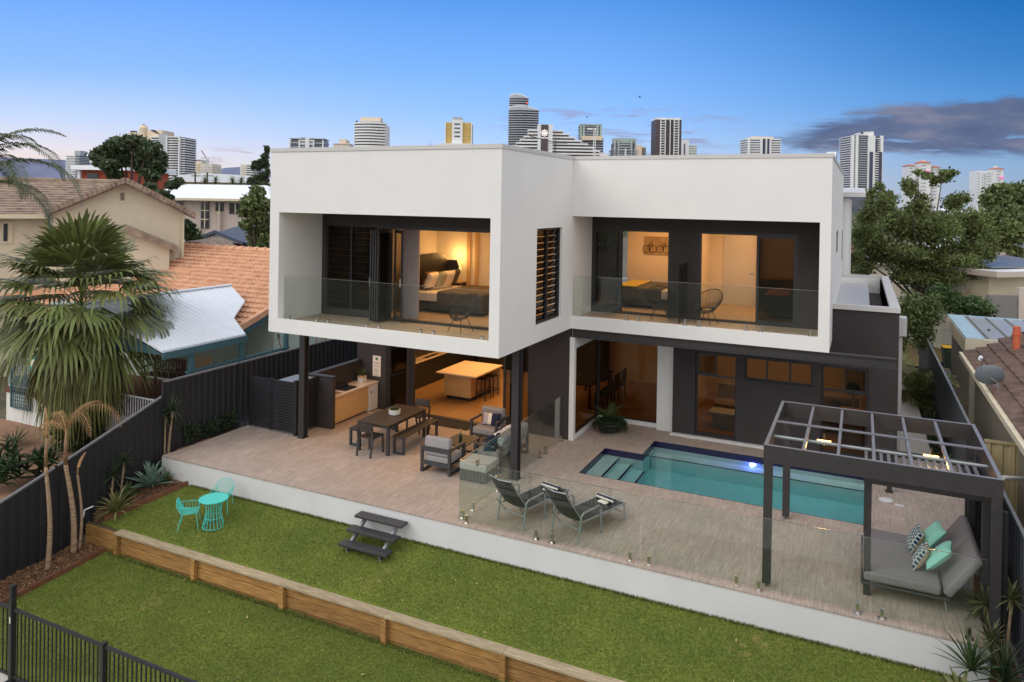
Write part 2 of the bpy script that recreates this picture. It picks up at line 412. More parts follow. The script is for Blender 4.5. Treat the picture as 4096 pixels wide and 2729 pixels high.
# ================================================================ ground
def grassmat():
    m, k = newmat('lawn_grass')
    tc = k.n('ShaderNodeTexCoord').outputs['Object']
    n1 = k.noise(tc, 1.1, 4, .6); n2 = k.noise(tc, 22, 4, .7); n3 = k.noise(tc, 90, 2, .6)
    c = k.ramp(n2, [(.25, rgb(74, 88, 30, .95)), (.5, rgb(102, 116, 46, .95)), (.75, rgb(136, 144, 76, .95))])
    c = k.mix(1, c, k.ramp(n1, [(.3, (.78, .82, .8, 1)), (.7, (1.18, 1.12, 1.05, 1))]), 'MULTIPLY')
    pt = k.noise(tc, .8, 5, .65, .5); pf = k.noise(tc, 6, 3, .6)
    c = k.mix(k.m('MULTIPLY', k.ss(pt, .58, .74), k.ss(pf, .45, .65)), c, rgb(150, 138, 84, .9))
    c = k.mix(1, c, k.ramp(n3, [(.3, (.7, .7, .7, 1)), (.7, (1.2, 1.2, 1.2, 1))]), 'MULTIPLY')
    b = k.n('ShaderNodeBsdfPrincipled'); k.l(c, b.inputs[0]); b.inputs['Roughness'].default_value = .9; b.inputs['Specular IOR Level'].default_value = .2
    bn = k.n('ShaderNodeBump'); bn.inputs['Strength'].default_value = .8; bn.inputs['Distance'].default_value = .03
    k.l(n2, bn.inputs['Height']); k.l(bn.outputs[0], b.inputs['Normal'])
    k.l(b.outputs[0], k.n('ShaderNodeOutputMaterial').inputs[0])
    return m
M['grass'] = grassmat()
M['blade'] = P('grass_blade', rgb(108, 118, 52, .9), .8, .2, 2, isl=.5)
M['ground'] = P('suburban_ground', rgb(96, 96, 74, .8), .95, .35, .35, 0, col2=rgb(126, 116, 98, .8))
gx = [-9000, -60, -9.2, 9.3, 60, 9000]
gm = MB()
ys = [-400, -6.62, -3.215, -3.19, 18.4, 40, 400, 9000]
zz = [-1.75, -1.75, -1.58, -.95, -.95, -.95, -1.2, -2.0]
gm.v = [(x, y, z) for y, z in zip(ys, zz) for x in gx]
nx = len(gx)
gm.f = [(j*nx+i, j*nx+i+1, (j+1)*nx+i+1, (j+1)*nx+i) for j in range(len(ys)-1) for i in range(nx-1) if (i, j) != (2, 3)]      # open under the terrace, where the pool is dug in
tag(gm.build('ground', 'ground'), kind='structure')
def sheet(name, mat, rows, kind='structure', nxs=30, jit=0):
    """rows: list of (y, z, x0, x1)"""
    b = MB(); rows = [(rows[0][0]-.002, rows[0][1]-.35, rows[0][2], rows[0][3])]+list(rows)      # the front edge turns down
    for y, z, x0, x1 in rows:
        for i in range(nxs+1):
            b.v.append((x0+(x1-x0)*i/nxs, y, z+random.uniform(-jit, jit)))
    n = nxs+1
    b.f = [(j*n+i, j*n+i+1, (j+1)*n+i+1, (j+1)*n+i) for j in range(len(rows)-1) for i in range(nxs)]
    return tag(b.build(name, mat, smooth=True), kind=kind)
def lz(y):     # height of the lawn surface
    return -.56-.36*(-1.47-y)/1.68 if y > -3.2 else -1.42-.18*(-3.3-y)/3.25
sheet('upper_lawn', 'grass', [(y, lz(y), -7.42-.66*(-1.47-y)/1.65, 9.0) for y in np.linspace(-3.14, -1.44, 8)])
sheet('lower_lawn', 'grass', [(y, lz(y), -7.75, 9.4) for y in np.linspace(-6.58, -3.3, 12)])
# mulch of the planting strips along the fence
sheet('mulch_bed', 'soil', [(y, lz(y)+.05, -8.55, -7.46-.66*(-1.47-y)/1.65) for y in np.linspace(-3.2, -1.3, 10)], jit=.025)
sheet('mulch_bed', 'soil', [(y, lz(y)+.06, -8.6, -7.72) for y in np.linspace(-6.6, -3.34, 16)], jit=.03)
sheet('mulch_bed', 'soil', [(y, -.06, -8.55, -8.27) for y in np.linspace(-1.3, 1.2, 10)], nxs=6, jit=.03)
sheet('mulch_bed', 'soil', [(y, -.45, 8.62, 9.05) for y in np.linspace(-3.4, 1.9, 16)], nxs=6, jit=.03)
tag(box('concrete_path', 'concrete', None, -14, -8.4, -1.8, 12, -6.56, -1.6, False), kind='structure')
# short blades standing on both lawns, and wood chips over the mulch
def scatter(name, mat, n, fn, h, wd, lean=.6):
    v = np.zeros((n, 3, 3)); 
    for i in range(n):
        x, y, z = fn(); a = random.uniform(0, 6.283); hh = h*random.uniform(.5, 1.4); l = random.uniform(0, lean)*hh; b = random.uniform(0, 6.283)
        dx, dy = math.cos(a)*wd/2, math.sin(a)*wd/2
        v[i] = ((x-dx, y-dy, z), (x+dx, y+dy, z), (x+math.cos(b)*l, y+math.sin(b)*l, z+hh))
    me = bpy.data.meshes.new(name)
    me.from_pydata([tuple(p) for p in v.reshape(-1, 3)], [], [(3*i, 3*i+1, 3*i+2) for i in range(n)])
    me.materials.append(M[mat]); o = bpy.data.objects.new(name, me); COL.objects.link(o)
    return tag(o, kind='stuff')
def fup():
    y = random.uniform(-3.12, -1.475); return (random.uniform(-7.42-.66*(-1.47-y)/1.65, 8.9), y, lz(y)-.004)
def flow():
    while True:
        y = -3.34-3.2*random.random()**1.1; x = random.uniform(-7.7, 6.5)
        if x < -7+(y+6.6)*4.5: break
    return (x, y, lz(y)-.004)
scatter('grass', 'blade', 60000, fup, .028, .013, 1.3)
scatter('grass', 'blade', 70000, flow, .028, .012, 1.3)
scatter('grass', 'blade', 9000, lambda: (random.uniform(-7.3, 8.3), -1.465-.03*random.random()**2, lz(-1.47)-.004), .055, .014, .8)
scatter('grass', 'blade', 6000, lambda: (random.uniform(-7.6, 6), -3.30-.09*random.random(), lz(-3.33)-.004), .06, .014, 1.0)
M['litter'] = P('fallen_leaf', rgb(170, 150, 100, .9), .9, .2, 3, isl=.4)
scatter('fallen_leaves', 'litter', 160, lambda: (lambda p: (p[0], p[1], p[2]+.02))(fup() if random.random() < .5 else flow()), .02, .045, 3)
M['chip'] = P('wood_chip', rgb(128, 94, 70, .85), .95, .3, 9, isl=.5)
def fchip():
    t = random.random()
    if t < .55: y = random.uniform(-6.5, -3.4); return (random.uniform(-8.5, -7.74), y, lz(y)+.07)
    y = random.uniform(-3.1, -1.5); return (random.uniform(-8.5, -7.5-.66*(-1.47-y)/1.65), y, lz(y)+.06)
scatter('wood_chips', 'chip', 9000, fchip, .03, .05, 2.4)

# terrace: paving sheet with the pool cut out of it, carried by the rendered retaining wall
X0, X1, X2, X3 = 1.04, 2.02, 2.02, 7.12          # pool outline
PF, PM, PB = 2.2, 4.15, 5.33
dk = MB()
for (x0, y0, x1, y1) in ((-8.28, -1.47, 8.63, 2.2), (-8.28, 2.2, X0, 5.33), (X0, 4.15, X1, 5.33), (-8.28, 5.33, 9.05, 7.2), (7.12, 2.2, 9.05, 5.33), (8.63, .9, 9.05, 2.2)):
    dk.box(x0, y0, -.028, x1, y1, 0)
tag(dk.build('terrace_paving', 'deck'), kind='structure')
rw = thing('retaining_wall', 'long pale rendered retaining wall holding up the paved terrace above the lawn', 'wall', (0, -1.3, -1))
box('wall_face', 'wallwhite', rw, -8.3, -1.458, -1.1, 8.65, -1.25, -.0285)
box('wall_return', 'wallwhite', rw, 8.42, -1.25, -1.1, 8.63, .9, -.0285)
box('wall_return', 'wallwhite', rw, -8.3, -1.25, -1.1, -8.1, 1.2, -.0285)
# ---------------------------------------------------------------- pool
pool = thing('swimming_pool', 'stepped swimming pool with teal water and a navy tiled waterline', 'pool', (4, 3.7, -1.4))
ps = MB()
def poly(off, z): 
    return [(X0+off, PF+off, z), (X3-off, PF+off, z), (X3-off, PB-off, z), (X2+off, PB-off, z), (X2+off, PM-off, z), (X0+off, PM-off, z)]
b0 = poly(0, -.13); b1 = poly(0, -1.45)
ps.add(b0+b1, [(i, 6+i, 6+(i+1) % 6, (i+1) % 6) for i in range(6)]+[tuple(range(6, 12))])
ps.build('basin', 'poolshell', pool, True)
wt = MB(); a, b_ = poly(.0, -.001), poly(.022, -.001); c_ = poly(.022, -.17); 
for i in range(6):
    j = (i+1) % 6
    wt.quad(a[i], a[j], b_[j], b_[i]); wt.quad(b_[i], b_[j], c_[j], c_[i])
wt.build('waterline_tile', 'navytile', pool, True)
for i, (sx, sz) in enumerate(((1.42, -.38), (1.76, -.64), (2.10, -.90))):
    s_ = box('step', 'poolshell', pool, X0+.001 if i == 0 else X0+.3+.35*(i-1), PF+.002, -1.44, sx, PM-.002, sz)
    box('step_edge', 'navytile', s_, sx-.05, PF+.004, sz, sx+.004, PM-.004, sz+.008)
bn = box('ledge', 'poolshell', pool, X2+.02, PB-.42, -1.44, X3-.002, PB-.002, -.5)
box('ledge_edge', 'navytile', bn, X2+.03, PB-.46, -.5, X3-.004, PB-.41, -.49)
sk = MB().box(X0+.002, PF+.002, -.165, X3-.002, PM-.002, -.16); 
wm = MB(); wp = poly(.012, -.15); wm.add(wp+poly(.012, -1.47), [tuple(range(6)), tuple(range(11, 5, -1))]+[(i, 6+i, 6+(i+1) % 6, (i+1) % 6) for i in range(6)])
tag(wm.build('pool_water', 'water0'), kind='structure')
def lampdisc(name, par, x, y, z, r, m):
    q = MB().lathe([(r, 0), (r, .012), (r*.8, .02)], (0, 0, 0), 18)
    o = MB().add([TM((x, y, z), rx=R_(90)) @ Vector(v) for v in q.v], q.f).build(name, m, par, True)
    return o
lx = A(3010, 1856, y=PB-.05)
lampdisc('pool_lamp', pool, lx.x, PB-.005, -.32, .075, 'bluehalo')
lamp('blue_pool_lamp', (lx.x, PB-.10, -.33), 16, (.02, .05, 1), kind='POINT', r=.06)

# ================================================================ house
H = thing('house', 'two-storey house with white rendered upper boxes over a charcoal ground floor', 'house', (0, 4.3, 0))
AX0, AX1, BX1 = -6.373, 0.0, 6.259
ZT, ZB, ZO, ZN, ZF = 7.40, 2.956, 5.914, 3.287, 3.2
BY = 4.28
def part(name, mat, boxes, par=H, bev=0):
    b = MB()
    for q in boxes: b.box(*q)
    return b.build(name, mat, par, True, bev=bev)
# western box
part('upper_wall', 'white', [
    (AX0, 0, ZO, AX1, 15.6, ZT), (AX0, 0, ZF, -6.082, 1.62, ZO), (-.243, 0, ZF, AX1, 1.94, ZO),
    (AX0, 0, ZB, AX1, 15.6, ZF), (-6.082, 0, ZF, -.243, .13, ZN),
    (AX0, 1.62, ZF, -6.24, 15.6, ZO), (-.243, 1.94, ZF, AX1, 3.56, 3.36), (-.243, 1.94, 5.644, AX1, 3.56, ZO), (-.243, 3.56, ZF, AX1, 5.9, ZO)])
# eastern wing
part('upper_wall', 'white', [
    (.001, BY, ZO, BX1, 15.6, ZT), (6.018, BY, ZF, BX1, 5.9, ZO), (.001, BY, ZB, BX1, 15.6, ZF), (.001, BY, ZF, 6.018, BY+.13, ZN),
    (6.1, 5.9, ZF, BX1, 8.3, ZO), (6.1, 8.3, ZF, BX1, 9.9, 4.95), (6.1, 8.3, 5.6, BX1, 9.9, ZO), (6.1, 9.9, ZF, BX1, 15.6, ZO)])
part('parapet_cap', 'cap', [(AX0-.02, -.02, ZT, AX1+.02, .2, ZT+.09), (AX0-.02, .2, ZT, AX0+.2, 15.6, ZT+.09), (AX1-.2, .2, ZT, AX1+.02, BY-.02, ZT+.09), (AX1-.2, BY-.02, ZT, BX1+.02, BY+.2, ZT+.09), (BX1-.2, BY+.2, ZT, BX1+.02, 15.6, ZT+.09)])
part('balcony_floor', 'balc', [(-6.08, .13, ZF, -.245, 1.62, ZF+.012)])
part('balcony_floor', 'balc', [(.003, BY+.13, ZF, 6.016, 5.86, ZF+.012)])
part('soffit', 'ceil', [(AX0+.1, .1, ZB-.022, -.1, 4.3, ZB-.003)])
# rear of the upper storey with its own eave
rp = A(3398, 900, y=17.0); re = A(3462, 790, y=16.4)
part('rear_wing', 'white', [(2, 15.7, 2.9, rp.x, 23, re.z-.05)])
MB().prism([(2, 15.4, re.z), (re.x, 15.4, re.z), (re.x, 23.5, re.z+.35), (2, 23.5, re.z+.35)], (0, 0, .16)).build('rear_eave', 'cap', H, True)
# windows of the side walls
def window(x0, y0, z0, x1, y1, z1, axis, pane='tint', fw=.045, par=H, mull=(), trans=(), louvre=None, name='window'):
    """frame plus panes; axis 'x' = stretches along x (faces -y), 'y' = stretches along y (faces +x); depth range comes from the other axis"""
    fr = MB()
    def fb(a0, z0_, a1, z1_):
        if axis == 'x': fr.box(a0, y0, z0_, a1, y1, z1_)
        else: fr.box(x0, a0, z0_, x1, a1, z1_)
    a0, a1 = (x0, x1) if axis == 'x' else (y0, y1)
    fb(a0, z0, a0+fw, z1); fb(a1-fw, z0, a1, z1); fb(a0+fw, z0, a1-fw, z0+fw); fb(a0+fw, z1-fw, a1-fw, z1)
    for q in mull: fb(q-fw/2, z0+fw, q+fw/2, z1-fw)
    for q in trans: fb(a0+fw, q-fw/2, a1-fw, q+fw/2)
    f = fr.build(name, 'frame', par, True)
    p = MB(); t = .006
    if axis == 'x':
        ym = (y0+y1)/2; p.quad((a0+fw, ym, z0+fw), (a1-fw, ym, z0+fw), (a1-fw, ym, z1-fw), (a0+fw, ym, z1-fw))
    else:
        xm = (x0+x1)/2; p.quad((xm, a0+fw, z0+fw), (xm, a1-fw, z0+fw), (xm, a1-fw, z1-fw), (xm, a0+fw, z1-fw))
    if louvre is None: p.build('pane', pane, f, True)
    else:
        for (l0, l1) in louvre:
            nlo = int((z1-z0-2*fw)/.15)
            for i in range(nlo):
                zc = z0+fw+(i+.5)*(z1-z0-2*fw)/nlo
                if axis == 'y':
                    lb = MB().bar(((x0+x1)/2, l0+.01, zc), ((x0+x1)/2, l1-.01, zc), .006, .150, up=(.30, 0, .95))
                else:
                    lb = MB().bar((l0+.01, (y0+y1)/2, zc), (l1-.01, (y0+y1)/2, zc), .006, .152, up=(0, -.20, .98))
                lb.build('louvre', 'louvre', f, True)
    return f
window(-.16, 1.94, 3.36, -.06, 3.56, 5.644, 'y', mull=(2.75,), louvre=((1.99, 2.73), (2.77, 3.51)), name='louvre_window')
window(6.12, 8.3, 4.95, 6.24, 9.9, 5.6, 'y', 'black')
part('window', 'frame', [(BX1, 14.6, 4.4, BX1+.012, 14.9, 5.45)])
# glass balustrades on stainless spigots
def balustrade(x0, x1, y, joints, spig, z0, z1, par=H):
    bs = thing('balustrade', None, None); bs.parent = par
    bs.location = Vector(((x0+x1)/2, y, z0))-wl(par)
    es = [x0]+list(joints)+[x1]
    for i in range(len(es)-1):
        box('glass_pane', 'glass', bs, es[i]+.012, y-.006, z0+.05, es[i+1]-.012, y+.006, z1)
        box('pane_edge', 'chrome', bs, es[i]+.012, y-.007, z1, es[i+1]-.012, y+.007, z1+.006)
    for x in spig:
        b = MB().box(x-.025, y-.03, z0, x+.025, y+.03, z0+.155); b.box(x-.055, y-.055, z0-.001, x+.055, y+.055, z0+.012)
        b.build('spigot', 'chrome', bs, True)
    return bs
balustrade(-6.06, -.26, .2, (-4.85, -3.38, -1.9), (-5.9, -5.02, -4.68, -3.55, -3.2, -2.07, -1.73, -.5), ZF+.012, 4.337)
balustrade(.03, 6.0, BY+.07, (1.64, 3.15, 4.6), (.26, 1.48, 1.81, 2.98, 3.33, 4.44, 4.76, 5.86), ZN, 4.337)
# master bedroom front: dark wall with louvre window, folded door stack, open doorway
Y1 = 1.62
part('balcony_wall', 'dark', [(-6.082, Y1, ZF, -5.95, Y1+.12, ZO), (-5.95, Y1, 5.60, -.243, Y1+.12, ZO), (-4.30, Y1, ZF, -4.12, Y1+.12, 5.60), (-5.95, Y1, ZF, -4.30, Y1+.12, 3.36)])
window(-5.95, Y1+.02, 3.36, -4.30, Y1+.1, 5.60, 'x', mull=(-5.14,), louvre=((-5.90, -5.16), (-5.12, -4.35)), name='louvre_window')
MB().quad((-5.9, Y1+.11, 3.4), (-4.35, Y1+.11, 3.4), (-4.35, Y1+.11, 5.56), (-5.9, Y1+.11, 5.56)).build('pane', 'dtint', H, True)  # added tinted pane that dims the view through the louvres
def leaf(x, y, rz, wdt, z0, z1, par=H, pane='tint', name='folding_door'):
    d = thing(name, None, None); d.parent = par; d.location = Vector((x, y, z0))-wl(par); d.rotation_euler = (0, 0, rz)
    f = MB(); h = z1-z0; t = .04
    f.box(0, -t/2, 0, .07, t/2, h); f.box(wdt-.07, -t/2, 0, wdt, t/2, h); f.box(.07, -t/2, 0, wdt-.07, t/2, .1); f.box(.07, -t/2, h-.08, wdt-.07, t/2, h)
    f.build('door_frame', 'frame', d)
    MB().quad((.07, 0, .1), (wdt-.07, 0, .1), (wdt-.07, 0, h-.08), (.07, 0, h-.08)).build('pane', pane, d)
    MB().box(wdt-.05, -.06, h*.38, wdt-.03, -.02, h*.47).build('handle', 'chrome', d)
    return d
for i in range(4): leaf(-4.08+.06*i, Y1+.06, R_(-92+1*i), .62, 3.26, 5.52)
leaf(-3.78, Y1+.02, R_(-38), .62, 3.26, 5.52)
part('door_sill', 'frame', [(-4.12, Y1-.02, ZF+.012, -.243, Y1+.14, 3.262)])
part('door_head', 'frame', [(-4.12, Y1+.02, 5.52, -.243, Y1+.1, 5.60)])
# wing balcony wall: two sliding doors around a dark pier
Y2 = 5.86
part('balcony_wall', 'dark', [(0, Y2, 5.56, 6.018, Y2+.12, ZO), (2.22, Y2, ZF, 3.0, Y2+.12, 5.56), (5.45, Y2, ZF, 6.018, Y2+.12, 5.56), (0, Y2, ZF, .02, Y2+.12, 5.56)])
for (x0, x1, xa, xb) in ((.02, 2.22, .06, .85), (3.0, 5.45, 4.45, 5.41)):
    part('door_frame', 'frame', [(x0, Y2, ZF, x0+.05, Y2+.11, 5.56), (x1-.05, Y2, ZF, x1, Y2+.11, 5.56), (x0+.05, Y2, 5.50, x1-.05, Y2+.11, 5.56), (x0+.05, Y2-.01, ZF, x1-.05, Y2+.11, 3.27)])
    window(xa, Y2+.02, 3.27, xb, Y2+.05, 5.50, 'x', 'dtint', .06, name='sliding_door')
    window(xa+.03, Y2+.06, 3.27, xb+.03, Y2+.09, 5.50, 'x', 'dtint', .06, name='sliding_door')
box('privacy_glass', 'tint', H, 2.665, 5.0, ZF+.012, 2.70, 5.84, 4.72)     # tinted glass privacy screen
# rooms behind: walls, floors
part('inner_wall', 'inner', [(-6.24, 5.6, ZF, -.243, 5.7, ZO), (-5.05, 3.3, ZF, -4.95, 5.6, ZO), (-6.23, 1.75, ZO-.025, -.25, 5.6, ZO-.003)])
part('inner_wall', 'inner', [(0, 9.4, ZF, 6.1, 9.5, ZO), (2.55, Y2+.13, ZF, 2.65, 9.4, ZO), (.01, Y2+.13, ZO-.025, 6.09, 9.4, ZO-.003)])
part('room_floor', 'balc', [(-6.23, Y1+.14, ZF, -.25, 5.6, ZF+.02)]); part('room_floor', 'balc', [(.01, Y2+.12, ZF, 6.09, 9.4, ZF+.02)])
nb = part('wall_niche', 'timber', [(-3.86, 5.56, ZF+.02, -3.74, 5.6, ZO-.03), (-3.58, 5.56, ZF+.02, -3.46, 5.6, ZO-.03)])
# ground floor
part('lower_wall', 'dark', [(-6.9, 4.3, 0, -5.85, 4.5, ZB), (-1.1, 4.3, 0, -.02, 4.5, ZB), (-5.85, 4.3, 2.45, -1.1, 4.5, ZB), (-6.9, 4.5, 0, -6.7, 15, ZB)])
part('lower_wall', 'dark', [(2.3, 6.12, 0, 2.9, 6.35, ZB), (2.9, 6.12, 2.3, 7.74, 6.35, ZB), (3.98, 6.12, 0, 6.03, 6.35, 1.72), (3.98, 6.12, 1.72, 4.18, 6.35, 2.3), (5.83, 6.12, 1.72, 6.03, 6.35, 2.3), (7.1, 6.12, 0, 7.74, 6.35, 2.3), (2.9, 6.12, 0, 3.98, 6.35, .1), (6.03, 6.12, 0, 7.1, 6.35, .1)])
part('plinth', 'wallwhite', [(2.26, 6.0, .001, 7.74, 6.12, .06)])
part('beam', 'steel', [(.03, 4.30, 2.925, 7.62, 4.46, 2.954), (.03, 4.36, 2.745, 7.62, 4.38, 2.925), (.03, 4.30, 2.72, 7.62, 4.46, 2.745)])
window(2.9, 6.2, .1, 3.98, 6.26, 2.3, 'x', 'dtint', .05, mull=(), trans=(1.7,))
window(2.95, 6.2, 1.725, 3.44, 6.27, 2.25, 'x', 'tint', .03)
window(4.18, 6.2, 1.72, 5.83, 6.26, 2.3, 'x', 'dtint', .045, mull=(4.72, 5.28))
window(6.03, 6.2, .1, 7.1, 6.26, 2.3, 'x', 'dtint', .05, mull=(), trans=(1.68,))
window(6.55, 6.2, 1.705, 7.05, 6.27, 2.25, 'x', 'tint', .03)
# corner window bay
part('corner_bay_frame', 'white', [(-.02, BY+.01, 0, .11, BY+.16, 2.72), (-.02, BY+.16, 0, .11, 6.58, .12), (-.02, BY+.16, 2.42, .11, 6.58, ZB-.002), (.11, 6.45, 0, 1.82, 6.58, .12), (.11, 6.45, 2.42, 1.82, 6.58, ZB-.002), (1.82, 6.3, 0, 2.3, 6.58, ZB-.002)])
window(.0, BY+.16, .12, .09, 6.45, 2.42, 'y', 'dtint2', .035, name='corner_window')
window(.05, 6.48, .12, 1.82, 6.54, 2.42, 'x', 'dtint2', .035, name='corner_window')
# kitchen doors
part('door_frame', 'frame', [(-5.85, 4.32, 0, -5.78, 4.48, 2.45), (-1.2, 4.32, 0, -1.1, 4.48, 2.45), (-5.78, 4.32, 2.38, -1.2, 4.48, 2.45), (-5.78, 4.30, .002, -1.2, 4.48, .03)])
window(-5.78, 4.34, .03, -5.08, 4.38, 2.38, 'x', 'dtint', .06, name='sliding_door')
for i in range(4): leaf(-5.06+.055*i, 4.38, R_(-88), .05, .03, 2.38, name='folding_door')
window(-5.72, 4.41, .03, -4.9, 4.45, 2.38, 'x', 'dtint', .06, name='sliding_door')
window(-1.98, 4.34, .03, -1.4, 4.38, 2.38, 'x', 'dtint', .06, name='sliding_door')
window(-1.8, 4.41, .03, -1.2, 4.45, 2.38, 'x', 'dtint', .06, name='sliding_door')
part('inner_floor', 'floor', [(-6.7, 4.5, -.1, 0, 11.5, .004), (0, 6.58, -.1, 2.3, 11.5, .004), (2.3, 6.6, -.1, 7.6, 11.5, .004)])
part('inner_wall', 'inner', [(-6.7, 11.4, 0, 7.6, 11.5, ZB-.01), (2.3, 6.6, 0, 2.38, 11.4, ZB-.01), (7.5, 6.36, 0, 7.58, 11.4, ZB-.01), (-6.69, 4.5, ZB-.03, 2.3, 11.4, ZB-.006), (2.3, 6.36, ZB-.03, 7.6, 11.4, ZB-.006)])
# single storey block with a walled roof
part('side_wall', 'dark', [(BX1+.002, 6.121, ZB, 7.738, 6.35, 3.74), (7.5, 6.351, 0, 7.737, 15.2, 3.74)])
part('side_roof_cap', 'cap', [(BX1+.002, 6.06, 3.74, 7.76, 6.26, 3.86), (7.54, 6.26, 3.74, 7.76, 15.0, 3.86), (BX1+.002, 15.0, 3.74, 7.76, 15.2, 3.86)])
part('side_parapet', 'white', [(7.5, 6.36, 3.2, 7.54, 15.0, 3.74), (BX1+.002, 14.95, 3.2, 7.5, 15.0, 3.74)])
rfm = P('roof_sheet', rgb(196, 198, 204, .85), .4, .05, 3, metal=.2); M['roofsheet'] = rfm
part('side_roof', 'roofsheet', [(BX1+.002, 6.36, 3.3, 7.12, 14.95, 3.56)]); part('side_gutter', 'dark', [(7.12, 6.36, 3.2, 7.5, 14.95, 3.25)])
part('rain_head', 'wallwhite', [(7.76, 7.0, 3.05, 7.95, 7.5, 3.5), (7.78, 7.1, 0, 7.86, 7.2, 3.05)])
# posts of the western box
def hpost(x):
    part('post', 'steel', [(x-.085, 1.10, 0, x+.085, 1.118, ZB-.023), (x-.008, 1.118, 0, x+.008, 1.262, ZB-.023), (x-.085, 1.262, 0, x+.085, 1.28, ZB-.023), (x-.11, 1.08, .001, x+.11, 1.3, .012)])
hpost(-.116); hpost(-6.265)
dl = []
for (x, y) in ((-4.6, 1.2), (-2.6, 1.2), (-4.6, 2.9), (-2.6, 2.9), (-1.0, 2.0)):
    MB().lathe([(.06, 0), (.06, .01)], (x, y, ZB-.036), 14).build('downlight', 'bulb', H, True)
for x in (-4.7, -2.6):
    lamp('soffit_lamp', (x, 2.3, ZB-.06), 26, size=.8, size_y=2.4)
lamp('kitchen_lamp', (-3.6, 7.2, 2.85), 125, (1, .55, .20), size=3.4, size_y=3.0)
lamp('kitchen_lamp', (-3.6, 10, 2.85), 45, (1, .55, .20), size=3.4, size_y=1.6)
lamp('dining_lamp', (1.0, 9.2, 2.85), 12, (1, .5, .17), size=1.2)
lamp('living_lamp', (4.6, 8.6, 2.85), 60, (1, .5, .17), size=3.0, size_y=1.8)
lamp('bedroom_lamp', (-2.6, 3.4, 5.84), 60, (1, .48, .14), size=2.4, size_y=1.4)
lamp('bathroom_lamp', (-5.5, 3.8, 5.84), 6, (1, .48, .14), size=.7)
lamp('bedroom_lamp', (1.3, 7.8, 5.84), 46, (1, .48, .15), size=1.6)
lamp('bedroom_lamp', (4.3, 7.8, 5.84), 54, (1, .52, .19), size=1.8)
# ================================================================ pool fence
pf = thing('pool_fence', 'frameless clear glass pool fence on short stainless spigots round the pool terrace', 'glass fence', (2, -1.3, 0))
def panel(p, q, z0=.06, z1=1.2):
    p, q = Vector(p), Vector(q); t = (q-p).normalized()*.014
    MB().bar((p+t)+Vector((0, 0, (z0+z1)/2)), (q-t)+Vector((0, 0, (z0+z1)/2)), .012, z1-z0).build('glass_pane', 'glass', pf, True)
    MB().bar((p+t)+Vector((0, 0, z1+.003)), (q-t)+Vector((0, 0, z1+.003)), .014, .006).build('pane_edge', 'chrome', pf, True)
def spigot(x, y):
    b = MB().box(x-.024, y-.03, 0, x+.024, y+.03, .16); b.box(x-.055, y-.055, -.001, x+.055, y+.055, .012)
    b.build('spigot', 'chrome', pf, True)
FY = -1.34
fx = [-.17, 1.65, 3.48, 5.30, 7.10, 8.62]
for i in range(5): panel((fx[i], FY, 0), (fx[i+1], FY, 0))
for x in (.03, 1.5, 1.82, 3.3, 3.64, 5.11, 5.46, 6.92, 7.26, 8.4): spigot(x, FY)
gy = [FY, -.6, .28, 1.03, 2.88, 4.25]
for i in range(5): panel((-.15, gy[i], 0), (-.15, gy[i+1], 0))
for y in (-1.19, -.76, .35, 1.2, 2.68, 3.05, 4.08): spigot(-.15, y)
MB().box(-.175, .22, .95, -.125, .32, 1.06).build('latch', 'black', pf, True)
MB().box(-.175, .25, .3, -.125, .31, .36).build('hinge', 'chrome', pf, True)
MB().box(-.175, -.62, .85, -.125, -.55, .98).build('hinge', 'chrome', pf, True)

# ================================================================ outdoor kitchen
bw_ = thing('bbq_wall', 'low charcoal wall wrapping two sides of the outdoor kitchen bench', 'wall', (-6.4, 3, 0))
box('front_wall', 'dark', bw_, -6.62, 2.06, 0, -6.03, 2.2, 1.40); box('rear_wall', 'dark', bw_, -6.88, 2.06, 0, -6.74, 4.298, 1.40)
box('front_wall', 'dark', bw_, -6.74, 2.061, 0, -6.62, 2.199, 1.399)
box('coping', 'steel', bw_, -6.9, 2.04, 1.40, -6.01, 2.22, 1.425); box('coping', 'steel', bw_, -6.9, 2.22, 1.40, -6.72, 4.298, 1.425)
ok_ = thing('outdoor_bench', 'oak fronted outdoor kitchen bench with pale stone top under the balcony', 'kitchen bench', (-6.4, 3, 0))
box('front_panel', 'timber', ok_, -6.18, 2.22, .09, -6.15, 3.86, .80); box('kickboard', 'dark', ok_, -6.28, 2.22, 0, -6.24, 3.86, .09)
box('cabinet', 'timber', ok_, -6.7, 2.22, .05, -6.18, 3.84, .78)
tp = MB()
for q in ((-6.73, 2.22, .80, -6.62, 4.29, .835), (-6.2, 2.22, .80, -6.09, 4.29, .835), (-6.62, 2.22, .80, -6.2, 2.34, .835), (-6.62, 2.75, .80, -6.2, 2.87, .835), (-6.62, 3.4, .80, -6.2, 4.29, .835)): tp.box(*q)
tp.build('benchtop', 'stonetop', ok_, True)
box('sink', 'black', ok_, -6.62, 2.34, .66, -6.2, 2.75, .70)
gr = box('barbecue_plate', 'black', ok_, -6.62, 2.87, .78, -6.2, 3.4, .86, bev=.01)
box('barbecue_lid', 'frame', ok_, -6.66, 2.9, .86, -6.5, 3.37, .93, bev=.01)
fr = thing('bar_fridge', 'narrow white bar fridge at the end of the outdoor kitchen bench', 'fridge', (-6.4, 4.06, 0))
box('body', 'wallwhite', fr, -6.7, 3.875, .012, -6.16, 4.285, .79, bev=.01); d_ = box('door', 'wallwhite', fr, -6.155, 3.88, .03, -6.11, 4.28, .785, bev=.01)
box('handle', 'black', d_, -6.108, 3.92, .56, -6.09, 3.96, .60)
box('foot', 'wallwhite', fr, -6.12, 3.82, .001, -6.0, 3.9, .012)
pb = thing('planter_box', 'square white planter with timber rim and small spiky plant on the stone bench', 'planter', (-6.45, 3.95, .835))
